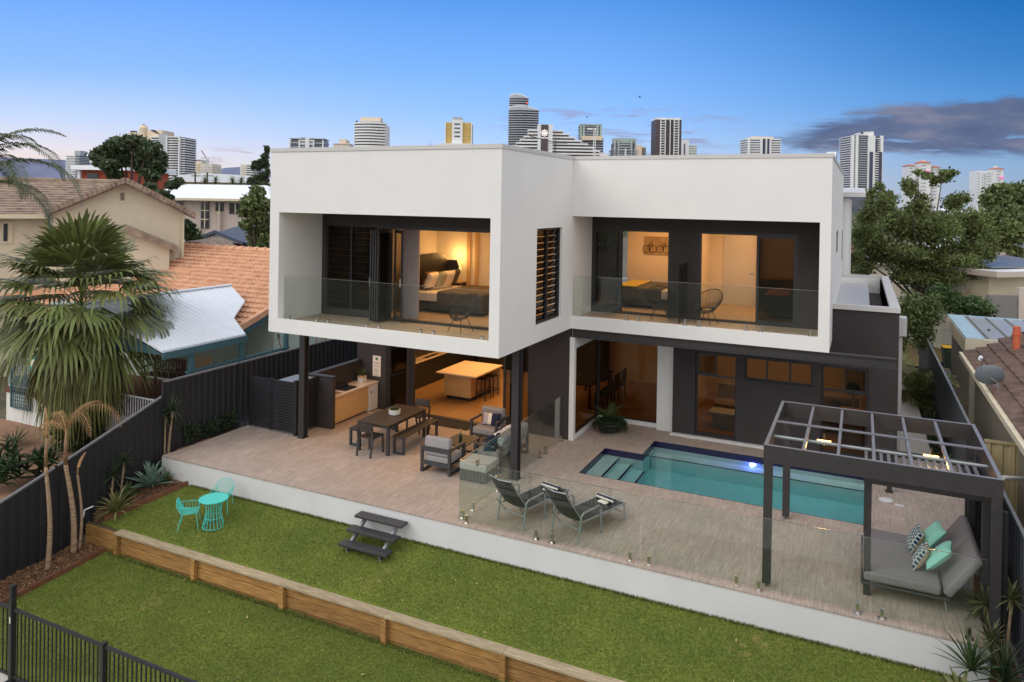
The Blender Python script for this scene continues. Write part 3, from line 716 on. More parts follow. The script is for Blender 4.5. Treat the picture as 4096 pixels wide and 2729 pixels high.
box('pot', 'wallwhite', pb, -6.54, 3.86, .836, -6.36, 4.04, .99); box('rim', 'timber', pb, -6.545, 3.855, .99, -6.355, 4.045, 1.03)
def rosette(b, c, n, ln, wd, el0, el1, droop=.5, seg=4, fold=.25, tipw=0, rz=0, jit=.2):
    """spiralling strap leaves; el0..el1 = elevation of inner and outer leaves (radians)"""
    c = Vector(c)
    for i in range(n):
        f = i/max(1, n-1); a = rz+i*2.39996+random.uniform(-jit, jit); e = el0+(el1-el0)*f+random.uniform(-jit, jit)*.5
        l = ln*random.uniform(.8, 1.15); h = Vector((math.cos(a), math.sin(a), 0)); sd_ = Vector((-math.sin(a), math.cos(a), 0))
        p = c.copy(); base = len(b.v)
        for k in range(seg+1):
            t = k/seg; wdt = wd*(.55+.9*t*(1-t)*1.8)*(1-t**3) if k < seg else tipw
            ee = e-droop*t*t; nrm = Vector((-h.x*math.sin(ee), -h.y*math.sin(ee), math.cos(ee)))
            b.v += [tuple(p-sd_*wdt/2+nrm*wdt*fold), tuple(p), tuple(p+sd_*wdt/2+nrm*wdt*fold)]
            p = p+(h*math.cos(ee)+Vector((0, 0, 1))*math.sin(ee))*l/seg
        for k in range(seg):
            q = base+3*k
            b.f += [(q, q+1, q+4, q+3), (q+1, q+2, q+5, q+4)]
    return b
M['leafdk'] = P('dark_leaf', (.030, .056, .020, 1), .55, .2, 3, isl=.35, trans=.15)
M['leafmd'] = P('mid_leaf', (.060, .105, .030, 1), .55, .2, 3, isl=.35, trans=.15)
M['leaflt'] = P('light_leaf', (.12, .17, .05, 1), .55, .2, 3, isl=.3, trans=.15)
M['agave'] = P('blue_agave_leaf', (.13, .21, .16, 1), .6, .12, 4, isl=.15)
M['yellowleaf'] = P('yellow_edged_leaf', (.16, .17, .055, 1), .6, .3, 5, isl=.3)
M['dead'] = P('dry_frond', rgb(168, 128, 88, .85), .85, .25, 6, isl=.25)
rosette(MB(), (-6.45, 3.95, 1.0), 46, .3, .02, 1.5, .5, .5).build('foliage', 'leafmd', pb, True)
# notice board with leaf emblem and lines of print
sg = thing('notice_sign', 'tall white notice with a green emblem and red heading on the charcoal wall', 'sign', (-6.17, 4.29, 1.0))
box('board', 'cream', sg, -6.315, 4.287, .97, -6.03, 4.297, 1.58)
M['signgreen'] = P('sign_green', (.03, .16, .08, 1)); M['signred'] = P('sign_red', (.5, .05, .04, 1)); M['signgrey'] = P('sign_print', (.16, .15, .15, 1))
em = MB().prism([(-6.17+.045*math.cos(t)*(1+.25*math.sin(3*t)), 4.286, 1.49+.045*math.sin(t)) for t in np.linspace(0, 6.28, 22)[:-1]], (0, -.002, 0)); em.build('emblem', 'signgreen', sg, True)
box('rule', 'black', sg, -6.31, 4.284, 1.382, -6.035, 4.286, 1.388)
text('heading', 'ATTENTION', .04, 'signred', sg, (-6.17, 4.285, 1.345), (R_(90), 0, 0))
z = 1.30
for i in range(11):
    wdt = random.uniform(.07, .11)
    if i in (3, 8): z -= .03
    box('print_line', 'signgrey', sg, -6.17-wdt, 4.285, z-.007, -6.17+wdt, 4.2865, z); z -= .024
# slatted gate and side screen
gt = thing('slat_gate', 'charcoal gate of horizontal slats beside the terrace fence', 'gate', (-7.35, 1.2, 0))
def slats(name, x0, x1, y, z0, z1, par, pitch=.075, hh=.062, axis='x'):
    b = MB(); z = z0
    if axis == 'x':
        b.box(x0, y-.02, z0-.02, x0+.045, y+.02, z1+.01); b.box(x1-.045, y-.02, z0-.02, x1, y+.02, z1+.01)
        while z+hh <= z1: b.box(x0+.01, y-.012, z, x1-.01, y+.012, z+hh); z += pitch
    else:
        b.box(y-.02, x0, z0-.02, y+.02, x0+.045, z1+.01); b.box(y-.02, x1-.045, z0-.02, y+.02, x1, z1+.01)
        while z+hh <= z1: b.box(y-.012, x0+.01, z, y+.012, x1-.01, z+hh); z += pitch
    return b.build(name, 'fence', par, True)
slats('gate_leaf', -8.14, -7.38, 1.2, .06, 1.42, gt); slats('gate_leaf', -7.36, -6.56, 1.2, .06, 1.42, gt)
box('gate_post', 'fence', gt, -6.55, 1.15, 0, -6.47, 1.25, 1.46); box('latch', 'black', gt, -7.4, 1.16, .95, -7.34, 1.18, 1.02)
sc = thing('slat_screen', 'charcoal slatted screen returning from the gate to the bench wall', 'screen', (-6.5, 1.65, 0))
slats('screen_panel', 1.27, 2.03, -6.52, .06, 1.40, sc, axis='y')
bl = thing('storage_box', 'grey lidded storage box tucked behind the slatted gate', 'storage box', (-6.95, 1.6, 0))
box('body', 'alu', bl, -7.2, 1.28, .0, -6.62, 2.0, 1.32); box('lid', 'alu', bl, -7.24, 1.25, 1.32, -6.58, 2.03, 1.37, bev=.01)

# ================================================================ dining setting
dt = thing('dining_table', 'dark slatted outdoor dining table with square legs under the balcony', 'table', (-3.95, 1.9, 0))
tb = MB()
for i in range(9): tb.box(-4.42+i*.1055, 1.03, .715, -4.42+i*.1055+.099, 2.79, .74)
tb.box(-4.40, 1.05, .66, -3.49, 1.1, .714); tb.box(-4.40, 2.72, .66, -3.49, 2.77, .714); tb.box(-4.40, 1.1, .66, -4.35, 2.72, .714); tb.box(-3.54, 1.1, .66, -3.49, 2.72, .714)
tb.build('tabletop', 'darkwood', dt, True)
for x in (-4.41, -3.55):
    for y in (1.05, 2.7): box('leg', 'charcoal', dt, x, y, 0, x+.07, y+.07, .66)
def bench(label, x):
    t = thing('dining_bench', label, 'bench', (x, 2.07, 0), group='benches of the dining setting')
    b = MB()
    for i in range(3): b.box(-.165+i*.112, -.83, .425, -.165+i*.112+.106, .83, .45)
    b.build('seat', 'darkwood', t)
    for y in (-.81, .75):
        MB().box(-.16, y, 0, -.105, y+.06, .424).box(.105, y, 0, .16, y+.06, .424).box(-.105, y, 0, .105, y+.06, .045).box(-.105, y, .39, .105, y+.06, .424).build('leg', 'charcoal', t)
bench('dark outdoor bench along the dining table side facing the lounge chairs', -3.33)
bench('dark outdoor bench along the dining table side facing the barbecue', -4.66)
def dchair(label, loc, rz):
    t = thing('dining_chair', label, 'chair', loc, rz, 'chairs of the dining setting')
    MB().box(-.22, -.22, .43, .22, .23, .455).build('seat', 'darkwood', t)
    b = MB(); n = 6
    for i in range(n):      # slightly curved back board
        x0, x1 = -.23+.46*i/n, -.23+.46*(i+1)/n; f = lambda x: -.27+.12*(x/.23)**2*.35
        b.hexa([(x0, f(x0)-.012, .60), (x1, f(x1)-.012, .60), (x1, f(x1)+.012, .60), (x0, f(x0)+.012, .60), (x0, f(x0)-.05, .80), (x1, f(x1)-.05, .80), (x1, f(x1)-.026, .80), (x0, f(x0)-.026, .80)])
    b.build('backrest', 'darkwood', t)
    for s in (-1, 1):
        MB().bar((s*.2, -.30, 0), (s*.215, -.235, .44), .04).bar((s*.215, -.235, .44), (s*.22, -.262, .66), .04).build('leg', 'charcoal', t)
        MB().bar((s*.2, .22, 0), (s*.2, .2, .43), .04).build('leg', 'charcoal', t)
    return t
dchair('dark outdoor chair at the table end facing the lawn', (-3.97, 1.02, 0), 0)
dchair('dark outdoor chair at the table end by the kitchen doors', (-3.92, 3.05, 0), R_(180))
bo = thing('bowl_planter', 'low round white bowl of succulents on the dark dining table', 'planter', (-3.92, 1.95, .74))
MB().lathe([(.13, .001), (.15, .02), (.155, .13), (.14, .13), (.135, .1), (.01, .1)], (0, 0, 0), 28).build('bowl', 'wallwhite', bo, smooth=False)
b = MB()
for i in range(26):
    a, r = random.uniform(0, 6.28), .11*math.sqrt(random.random())
    rosette(b, (r*math.cos(a), r*math.sin(a), .11), 9, .075, .022, 1.4, .4, .2, 3)
b.build('foliage', 'leafmd', bo)

# ================================================================ lounge setting
def armchair(label, loc, rz):
    t = thing('lounge_armchair', label, 'armchair', loc, rz, 'armchairs of the lounge setting')
    for s in (-1, 1):
        x = s*.365
        MB().box(x-.03, -.36, 0, x+.03, -.30, .60).box(x-.03, .30, 0, x+.03, .36, .60).box(x-.03, -.30, .001, x+.03, .30, .05).box(x-.03, -.30, .55, x+.03, .30, .60).build('arm_frame', 'charcoal', t)
    MB().box(-.335, -.36, .50, .335, -.31, .60).box(-.335, -.36, .18, .335, -.31, .27).box(-.335, .30, .18, .335, .35, .27).box(-.335, -.31, .19, .335, .30, .22).build('seat_frame', 'charcoal', t)
    MB().box(-.33, -.30, .225, .33, .36, .40).build('seat_cushion', 'grey', t, bev=.045, seg=3)
    MB().xbox(TM((0, -.27, .40), rx=R_(-8)), -.33, -.07, 0, .33, .10, .42).build('back_cushion', 'grey', t, bev=.05, seg=3)
    return t
armchair('charcoal framed grey armchair seen from behind, its back to the lawn', (-1.86, .93, 0), 0)
armchair('charcoal framed grey armchair against the kitchen doors holding a striped cushion', (-1.86, 3.32, 0), R_(180))
cp = TM((-1.80, 3.3, .56), rx=R_(72), rz=R_(4))
pc = thing('cushion', 'grey, white and navy banded cushion on the armchair by the kitchen', 'cushion', (-1.80, 3.3, .42))
def bandpillow(par, m, sx, sy, sz, bands):
    full = MB().pillow(m, sx, sy, sz, n=20)
    inv = m.inverted()
    for (u0, u1, mt, nm) in bands:
        b = MB(); mp = {}
        for f in full.f:
            cx = sum((inv @ Vector(full.v[i])).x for i in f)/len(f)/(sx/2)
            if u0 <= cx < u1:
                q = []
                for i in f:
                    if i not in mp: mp[i] = len(b.v); b.v.append(full.v[i])
                    q.append(mp[i])
                b.f.append(tuple(q))
        b.build(nm, mt, par, True, smooth=True)
bandpillow(pc, cp, .50, .32, .14, ((-2, -.25, 'lilac', 'grey_band'), (-.25, .1, 'cream', 'white_band'), (.1, 2, 'navy', 'navy_band')))
sf = thing('sofa', 'long grey outdoor sofa with charcoal frame beside the glass pool fence', 'sofa', (-.9, 2.1, 0))
for y in (1.36, 2.86):
    MB().box(-1.27, y-.03, 0, -1.21, y+.03, .60).box(-.6, y-.03, 0, -.54, y+.03, .60).box(-1.21, y-.03, .55, -.6, y+.03, .60).box(-1.21, y-.03, .001, -.6, y+.03, .05).build('arm_frame', 'charcoal', sf, True)
MB().box(-.6, 1.39, .48, -.55, 2.83, .58).box(-.6, 1.39, .2, -.55, 2.83, .28).box(-1.26, 1.39, .2, -1.21, 2.83, .27).box(-1.21, 1.39, .2, -.6, 2.83, .23).build('seat_frame', 'charcoal', sf, True)
for i in range(2):
    y = 1.40+i*.715; MB().box(-1.27, y, .235, -.66, y+.705, .42).build('seat_cushion', 'grey', sf, True, bev=.045, seg=3)
    MB().xbox(TM((-.66, y+.353, .40), ry=R_(10)), -.09, -.35, 0, .09, .35, .40).build('back_cushion', 'grey', sf, True, bev=.05, seg=3)
def cushion(label, mt, loc, rx, ry, rz, s=(.46, .46, .15), back=None):
    t = thing('cushion', label, 'cushion', loc)
    o = MB().pillow(TM((0, 0, 0), rx, ry, rz), *s, n=14).build('cover', mt, t, smooth=True)
    return t
M['navywhite'] = P('navy_white_weave', (.012, .016, .05, 1), .9, .1, 3)
for i, (y, mt, lb) in enumerate(((1.52, 'navy', 'navy cushion at the near end of the grey sofa'), (1.70, 'cream', 'white cushion behind the navy one on the sofa'), (2.2, 'cream', 'white cushion midway along the grey outdoor sofa'), (2.62, 'navy', 'navy cushion at the kitchen end of the grey sofa'))):
    cushion(lb, mt, (-.88, y, .62), 0, R_(-68), R_(0 if i else -14), (.42, .42, .15))
ot = thing('ottoman', 'square pale grey ottoman on a dark woven base behind the glass', 'ottoman', (-.88, .85, 0))
box('base', 'wicker', ot, -1.19, .56, .01, -.55, 1.16, .25); MB().box(-1.21, .53, .25, -.52, 1.19, .42).build('cushion_top', 'pale', ot, True, bev=.04, seg=3)
ct = thing('coffee_table', 'low dark slatted coffee table between the grey lounge seats', 'coffee table', (-1.87, 2.0, 0))
b = MB()
for i in range(6): b.box(-2.24+i*.108, 1.46, .375, -2.24+i*.108+.102, 2.3, .40)
b.build('tabletop', 'darkwood', ct, True)
for y in (1.50, 2.22): MB().box(-2.22, y, 0, -2.16, y+.05, .374).box(-1.66, y, 0, -1.60, y+.05, .374).box(-2.16, y, .001, -1.66, y+.05, .04).build('leg', 'charcoal', ct, True)
M['bottle'] = P('green_bottle_glass', (.012, .03, .015, 1), .12, .05); M['gold'] = P('gold_foil', (.75, .6, .25, 1), .35, .1, metal=.8)
wb = thing('wine_bottle', 'dark sparkling wine bottle with gold neck on the coffee table', 'bottle', (-1.84, 1.72, .40))
MB().lathe([(.042, .001), (.044, .02), (.044, .15), (.03, .2), (.016, .23)], n=18).build('body', 'bottle', wb, smooth=True)
MB().lathe([(.016, .23), (.015, .30), (.017, .305), (.017, .32)], n=14).build('foil', 'gold', wb, smooth=True)
for x, y, lb in ((-2.0, 1.66, 'stemmed glass beside the wine bottle, further from the sofa'), (-1.92, 1.58, 'stemmed glass beside the wine bottle, closer to the lawn')):
    gl_ = thing('wine_glass', lb, 'glass', (x, y, .40))
    MB().lathe([(.03, .001), (.005, .008), (.004, .09), (.03, .12), (.032, .17), (.026, .2)], n=14).build('glass_body', 'glass', gl_, smooth=True)
M['rug'] = P('dark_doormat', (.022, .019, .018, 1), .95, .2, 30)
dm = thing('doormat', 'large dark mat outside the open kitchen doors', 'mat', (-3.4, 3.95, 0))
MB().box(-4.15, 3.72, .002, -2.75, 4.26, .014).build('mat', 'rug', dm, True)

# ================================================================ potted plant
pp = thing('potted_cycad', 'wide black bowl of cycad and trailing greenery at the corner window', 'pot plant', (.72, 5.55, 0))
MB().lathe([(.18, .001), (.3, .06), (.40, .22), (.42, .27), (.37, .27), (.34, .22), (.02, .2)], n=30).build('bowl', 'black', pp, smooth=True)
def frond(b, p0, dirh, ln, e0, droop, nl, ll, lw, seg=10, vee=.5, ldroop=.25, taper=True):
    """feather frond: curved rib with two ranks of leaflets"""
    h = Vector((math.cos(dirh), math.sin(dirh), 0)); sd_ = Vector((-h.y, h.x, 0)); p = Vector(p0); pts = [p.copy()]; es = [e0]
    for k in range(seg):
        t = (k+1)/seg; e = e0-droop*t**1.4
        p = p+(h*math.cos(e)+Vector((0, 0, 1))*math.sin(e))*ln/seg; pts.append(p.copy()); es.append(e)
    for k in range(seg):
        wr = .012*(1-k/seg)+.004
        b.quad(pts[k]-sd_*wr, pts[k]+sd_*wr, pts[k+1]+sd_*wr*.8, pts[k+1]-sd_*wr*.8)
    for i in range(nl):
        t = .12+.88*(i+.5)/nl; q = t*seg; k = min(int(q), seg-1); f = q-k
        c = pts[k].lerp(pts[k+1], f); e = es[k]
        tg = (h*math.cos(e)+Vector((0, 0, 1))*math.sin(e)); up = (Vector((0, 0, 1))*math.cos(e)-h*math.sin(e))
        L = ll*(math.sin(math.pi*min(1, t*.82+.16))**.7 if taper else 1)*random.uniform(.85, 1.1)
        for s in (-1, 1):
            d = (sd_*s*.86+tg*.5+up*vee*random.uniform(.6, 1.2)).normalized()
            m_ = c+d*L*.55; e_ = c+d*L+Vector((0, 0, -1))*ldroop*L
            wv = tg*lw/2
            b.add([c-wv*.6, c+wv*.6, m_+wv, m_-wv, e_], [(0, 1, 2, 3), (3, 2, 4)])
    return pts
b = MB()
for i in range(22): frond(b, (0, 0, .26), i*2.4, .62*random.uniform(.8, 1.1), random.uniform(.5, 1.35), .8, 16, .13, .014, 7)
b.build('cycad_leaf', 'leafmd', pp)
b = MB()
for i in range(90):
    a = random.uniform(0, 6.28); r = .38+random.uniform(-.08, .1); rosette(b, (r*math.cos(a), r*math.sin(a), .29-random.uniform(0, .22)*(r > .4)), 6, .1, .035, 1.2, -.3, .6, 3)
b.build('trailing_foliage', 'leafdk', pp)

# ================================================================ sun loungers
def lounger(label, loc, rz):
    t = thing('sun_lounger', label, 'sun lounger', loc, rz, 'sun loungers beside the pool')
    b = MB()     # foot end at +y, head at -y
    for s in (-1, 1):
        b.tube([(s*.29, -.32, .34), (s*.29, 1.10, .33)], .016, 8)
        b.tube([(s*.29, 1.02, .33), (s*.28, 1.06, 0)], .017, 8)
    b.tube([(-.29, 1.08, .33), (.29, 1.08, .33)], .015, 8); b.tube([(-.29, -.30, .20), (.29, -.30, .20)], .012, 8); b.tube([(-.29, .95, .2), (.29, .95, .2)], .012, 8)
    b.build('frame', 'alu', t)
    for s in (-1, 1):
        MB().tube([(s*.33, -.42, 0), (s*.33, -.34, .48), (s*.34, -.28, .53), (s*.34, .16, .55), (s*.34, .22, .50), (s*.33, .26, 0)], .019, 8).build('armrest', 'alu', t)
        MB().tube([(s*.27, -.52, .46), (s*.27, -.20, .14)], .010, 6).build('back_strut', 'alu', t)
    sl = MB(); n = 8
    for i in range(n+1):
        x = -.275+.55*i/n; dz = -.012*(1-(2*i/n-1)**2)
        sl.v += [(x, -.26, .345+dz), (x, 1.08, .335+dz)]
    sl.f = [(2*i, 2*i+2, 2*i+3, 2*i+1) for i in range(n)]
    sl.build('seat_sling', 'mesh', t, smooth=True)
    k = MB()
    for i in range(n+1):
        x = -.275+.55*i/n; dz = -.035*(1-(2*i/n-1)**2)
        for y, z in ((-.25, .35), (-.42, .56), (-.60, .80), (-.72, .98)): k.v.append((x, y+dz, z+dz*.5))
    k.f = [(4*i+j, 4*i+4+j, 4*i+5+j, 4*i+1+j) for i in range(n) for j in range(3)]
    k.build('backrest', 'mesh', t, smooth=True)
    MB().tube([(-.285, -.24, .34), (-.285, -.60, .80), (-.28, -.73, .99), (0, -.76, .97), (.28, -.73, .99), (.285, -.60, .80), (.285, -.24, .34)], .013, 8).build('back_frame', 'alu', t)
    return t
def towel(label, loc, rz):
    t = thing('towel', label, 'towel', loc, rz, 'rolled towels on the loungers')
    MB().tube([(-.21, 0, .056), (.21, 0, .056)], .054, 18).build('navy_roll', 'navy', t, smooth=True)
    for a0 in (1.05, 2.6):
        b = MB(); n = 6
        for i in range(n+1): a = a0+.62*i/n; b.v += [(-.212, .056*math.cos(a), .056+.056*math.sin(a)), (.212, .056*math.cos(a), .056+.056*math.sin(a))]
        b.f = [(2*i, 2*i+1, 2*i+3, 2*i+2) for i in range(n)]; b.build('white_stripe', 'cream', t, smooth=True)
    MB().box(-.1, -.16, .002, .1, 0, .03).build('folded_end', 'cream', t, bev=.01)
    return t
def ground_yaw(p, q): return math.atan2(q[1]-p[1], q[0]-p[0])
lounger('aluminium and black mesh sun lounger nearer the lounge sofa, towel at its foot', (.93, -.62, 0), R_(-16))
lounger('aluminium and black mesh sun lounger further along towards the pergola', (2.10, -.66, 0), R_(-20))
towel('rolled navy and white towel on the foot of the lounger by the sofa', (1.17, .18, .345), R_(-16))
towel('rolled navy and white towel on the foot of the lounger near the pergola', (2.38, .12, .345), R_(-20))

# ================================================================ pergola, day bed
pg = thing('pergola', 'dark steel pergola with open rafters over the day bed', 'pergola', (7.2, .3, 0))
PZ = 2.34
for (x, y, z0) in ((5.555, -1.12, .06), (5.60, 1.80, .06), (8.74, -1.12, .0), (8.74, 1.80, 0)):
    box('post', 'steel', pg, x-.065, y-.065, z0, x+.065, y+.065, 2.06)
    if z0: box('post_foot', 'steel', pg, x-.012, y-.012, .001, x+.012, y+.012, z0)
for q in ((5.48, -1.19, 8.81, -1.13), (5.48, 1.80, 8.81, 1.86), (5.48, -1.13, 5.54, 1.80), (8.75, -1.13, 8.81, 1.80)):
    b = MB(); b.box(q[0], q[1], 2.06, q[2], q[3], PZ); b.build('beam', 'steel', pg, True)
    MB().box(q[0]+.001, q[1]+.001, PZ, q[2]-.001, q[3]-.001, PZ+.006).build('lit_beam_top', 'fencecap_littop', pg, True)  # thin pale strip standing in for sky light on the beam top
for x in (6.08, 6.60, 7.12, 7.64, 8.17):
    box('rafter', 'fencecap_littop', pg, x-.022, -1.13, PZ-.10, x+.022, 1.80, PZ-.015)  # whole rafter coloured paler for the sky light on its top
box('rafter', 'fencecap_littop', pg, 5.54, .30, PZ-.012, 8.75, .36, PZ+.012)
MB().tube([(5.54, -.15, PZ-.14), (8.75, -.15, PZ-.14)], .028, 10).build('rail', 'alu', pg, True)
for px, py in ((3296, 1775), (3724, 1836)):
    c = A(px, py, z=2.05); hb = thing('heater_lamp', None, None); hb.parent = pg; hb.location = c-wl(pg)
    MB().box(-.12, -.035, 0, .12, .035, .05).build('housing', 'charcoal', hb); MB().box(-.115, -.042, .004, .115, -.0355, .045).build('lamp_face', 'bulb', hb)
    MB().box(-.115, -.03, .0505, .115, .03, .056).build('lamp_face', 'bulb', hb); MB().bar((0, 0, .05), (0, .0, PZ-.11-2.05), .02).build('hanger', 'charcoal', hb)
    lamp('heater_light', c+Vector((0, -.1, -.05)), 6, (1, .55, .2), kind='POINT', r=.05)
lp = thing('slatted_arbour', 'lower dark arbour of narrow slats standing under the pergola', 'arbour', (7.9, .2, 0))
box('post', 'steel', lp, 7.0, -.69, 0, 7.1, -.59, 1.82); box('post', 'steel', lp, 8.62, -.69, 0, 8.72, -.59, 1.82); box('post', 'steel', lp, 7.0, .9, 0, 7.08, .98, 1.82)
box('post', 'steel', lp, 8.62, .9, 0, 8.72, .98, 1.82)
for q in ((6.98, -.70, 8.74, -.62), (6.98, .93, 8.74, 1.0)): box('beam', 'steel', lp, q[0], q[1], 1.82, q[2], q[3], 1.92)
for i in range(15): 
    x = 7.02+i*.1185; box('slat', 'fencecap_littop', lp, x-.025, -.62, 1.86, x+.025, .93, 1.905)  # slats coloured paler to suggest light on their upper faces
scr = thing('privacy_screen', 'dark louvred screen closing the fence side of the pergola', 'screen', (8.86, .3, 0))
b = MB()
for i in range(17): b.xbox(TM((8.86, .35, .14+i*.1), ry=R_(35)), -.05, -1.42, -.006, .05, 1.42, .006)
b.box(8.83, -1.09, 0, 8.89, -1.04, 1.85); b.box(8.83, 1.74, 0, 8.89, 1.79, 1.85); b.box(8.83, .32, 0, 8.89, .37, 1.85)
b.build('louvre_panel', 'fence', scr, True)
un = thing('outdoor_shower', 'tall narrow black cabinet with a pale top beside the day bed', 'cabinet', (8.84, 1.9, 0))
box('body', 'black', un, 8.72, 1.84, 0, 8.95, 2.1, .92); box('top', 'cream', un, 8.71, 1.83, .92, 8.96, 2.11, .97)
po = thing('slim_post', 'short dark post at the far corner of the pool terrace', 'post', (7.53, 4.36, 0))
box('shaft', 'steel', po, 7.48, 4.31, .01, 7.58, 4.41, 1.3); box('base', 'steel', po, 7.45, 4.28, .001, 7.61, 4.44, .01)
ld = thing('skimmer_lid', 'round white skimmer lid set in the paving past the pool', 'lid', (7.45, 3.8, 0))
MB().lathe([(.14, .002), (.14, .012), (.12, .016)], n=24).build('disc', 'wallwhite', ld)
tg = thing('paving_tag', 'small white rectangular cover beside the round skimmer lid', 'cover', (7.70, 3.62, 0))
MB().box(-.09, -.05, .002, .09, .05, .01).build('plate', 'wallwhite', tg, bev=.004)
db = thing('day_bed', 'large grey upholstered day bed with raised back under the pergola', 'day bed', (7.75, .2, 0))
MB().box(7.0, -.72, .24, 8.10, 1.12, .40).build('mattress', 'greyd', db, True, bev=.05, seg=3)
for y in (-.72, .205):
    MB().xbox(TM((8.10, y+.455, .30), ry=R_(34)), -.0, -.455, 0, .15, .455, .80).build('back_cushion', 'greyd', db, True, bev=.06, seg=3)
b = MB(); b.tube([(6.98, -.72, .21), (8.2, -.72, .21), (8.2, 1.12, .21), (6.98, 1.12, .21), (6.98, -.72, .21)], .022, 8); b.build('frame', 'charcoal', db, True)
for (x, y) in ((7.05, -.66), (8.15, -.66), (7.05, 1.06), (8.15, 1.06)): MB().tube([(x, y, .21), (x+.03, y, 0)], .016, 8).build('leg', 'alu', db, True)
for y in (-.5, .9): MB().tube([(8.62, y, .82), (8.72, y, .4), (8.5, y, 0)], .016, 8).build('back_stay', 'charcoal', db, True)
def patmat():
    m, k = newmat('navy_geometric_print')
    tc = k.n('ShaderNodeTexCoord').outputs['Object']
    br = k.n('ShaderNodeTexBrick'); k.l(tc, br.inputs[0]); br.inputs['Scale'].default_value = 1; br.inputs['Brick Width'].default_value = .075; br.inputs['Row Height'].default_value = .055; br.inputs['Mortar Size'].default_value = .009
    br.inputs[1].default_value = (.012, .02, .06, 1); br.inputs[2].default_value = (.02, .05, .09, 1); br.inputs[3].default_value = (.55, .65, .6, 1)
    b = k.n('ShaderNodeBsdfPrincipled'); k.l(br.outputs[0], b.inputs[0]); b.inputs['Roughness'].default_value = .9
    k.l(b.outputs[0], k.n('ShaderNodeOutputMaterial').inputs[0]); return m
M['print'] = patmat()
def cush2(label, loc, rx, ry, rz, s, front, backm):
    t = thing('cushion', label, 'cushion', loc)
    full = MB().pillow(TM((0, 0, 0)), *s, n=14); nf = 14*14
    a = MB(); a.v = full.v; a.f = full.f[:nf]; o = a.build('front_cover', front, t, smooth=True)
    c = MB(); c.v = full.v; c.f = full.f[nf:]; o2 = c.build('back_cover', backm, t, smooth=True)
    t.rotation_euler = Matrix.to_euler((Matrix.Rotation(rz, 3, 'Z') @ Matrix.Rotation(ry, 3, 'Y') @ Matrix.Rotation(rx, 3, 'X')))
    return t
cush2('aqua cushion at the far end of the day bed back', (8.05, .52, .68), 0, R_(-50), R_(8), (.5, .48, .17), 'aqua', 'aqua')
cush2('aqua cushion at the lawn end of the day bed back', (8.10, -.22, .68), 0, R_(-48), R_(-6), (.5, .48, .17), 'aqua', 'aqua')
cush2('navy patterned cushion leaning on the far aqua cushion', (7.80, .48, .60), 0, R_(-62), R_(5), (.40, .44, .15), 'print', 'tan')
cush2('navy patterned cushion leaning on the lawn-side aqua cushion', (7.84, -.18, .60), 0, R_(-62), R_(-5), (.40, .44, .15), 'print', 'tan')

# ================================================================ garden steps, turquoise setting
gs = thing('garden_steps', 'three dark treads on galvanised stringers leading from terrace to lawn', 'steps', (-1.8, -1.9, -.6))
for y0, y1, z in ((-1.74, -1.50, -.16), (-2.0, -1.76, -.34), (-2.26, -2.02, -.52)):
    box('tread', 'charcoal', gs, -2.36, y0, z-.05, -1.22, y1, z, bev=.006)
for x in (-2.2, -1.42):
    b = MB(); b.bar((x, -1.48, -.20), (x, -2.18, -.66), .05, .09); b.bar((x, -2.14, -.56), (x, -2.14, -.75), .05, .05); b.build('stringer', 'alu', gs, True)
TZ = -.80
tt = thing('garden_table', 'round turquoise wire table with a cage base on the upper lawn', 'table', (-5.53, -2.43, lz(-2.43))); tt.scale = (1, 1, .82)
MB().lathe([(.30, .715), (.30, .735), (.29, .74)], n=40).build('tabletop', 'turq', tt)
b = MB()
for i in range(18):
    a = i*2*math.pi/18; b.tube([(.22*math.cos(a), .22*math.sin(a), 0), (.15*math.cos(a), .15*math.sin(a), .38), (.18*math.cos(a), .18*math.sin(a), .715)], .006, 6)
for z, r in ((.012, .22), (.25, .172), (.70, .18)): b.tube([(r*math.cos(a), r*math.sin(a), z) for a in np.linspace(0, 2*math.pi, 25)], .007, 6)
b.build('cage_base', 'turq', tt)
def wchair(label, loc, rz):
    t = thing('wire_chair', label, 'chair', loc, rz, 'turquoise wire chairs on the lawn'); t.scale = (.8, .8, .77)
    b = MB(); n = 13
    for i in range(n):
        u = -1+2*i/(n-1); x = .21*u; top_ = .80-.12*abs(u)**3
        b.tube([(x, .20, .45), (x, -.16, .42), (x*1.02, -.21, .48), (x*1.06, -.31, top_)], .0055, 5)
    for z, y in ((.42, .20), ): b.tube([(-.22, .20, .45), (.22, .20, .45)], .009, 6)
    b.tube([(-.23, -.18, .44), (-.235, -.28, .62), (-.2, -.31, .74), (-.1, -.315, .80), (.1, -.315, .80), (.2, -.31, .74), (.235, -.28, .62), (.23, -.18, .44)], .009, 6)
    for y in (-.05, .08): b.tube([(-.22, y, .425), (.22, y, .425)], .006, 5)
    b.build('wire_seat', 'turq', t)
    for s in (-1, 1):
        b = MB().tube([(s*.232, -.27, .62), (s*.25, .05, .63), (s*.25, .18, .61), (s*.23, .20, .45)], .008, 6)
        for k in range(6): y = -.2+.075*k; b.tube([(s*.24, y, .625), (s*.22, y, .43)], .0045, 4)
        b.build('armrest', 'turq', t)
        MB().tube([(s*.21, .18, .45), (s*.23, .24, 0)], .009, 6).build('leg', 'turq', t); MB().tube([(s*.21, -.17, .43), (s*.23, -.28, 0)], .009, 6).build('leg', 'turq', t)
    return t
wchair('turquoise wire chair standing side-on on the open lawn', (-6.02, -2.61, lz(-2.61)), R_(-50))
wchair('turquoise wire chair between the round table and the terrace wall', (-5.80, -1.95, lz(-1.95)), R_(-152))

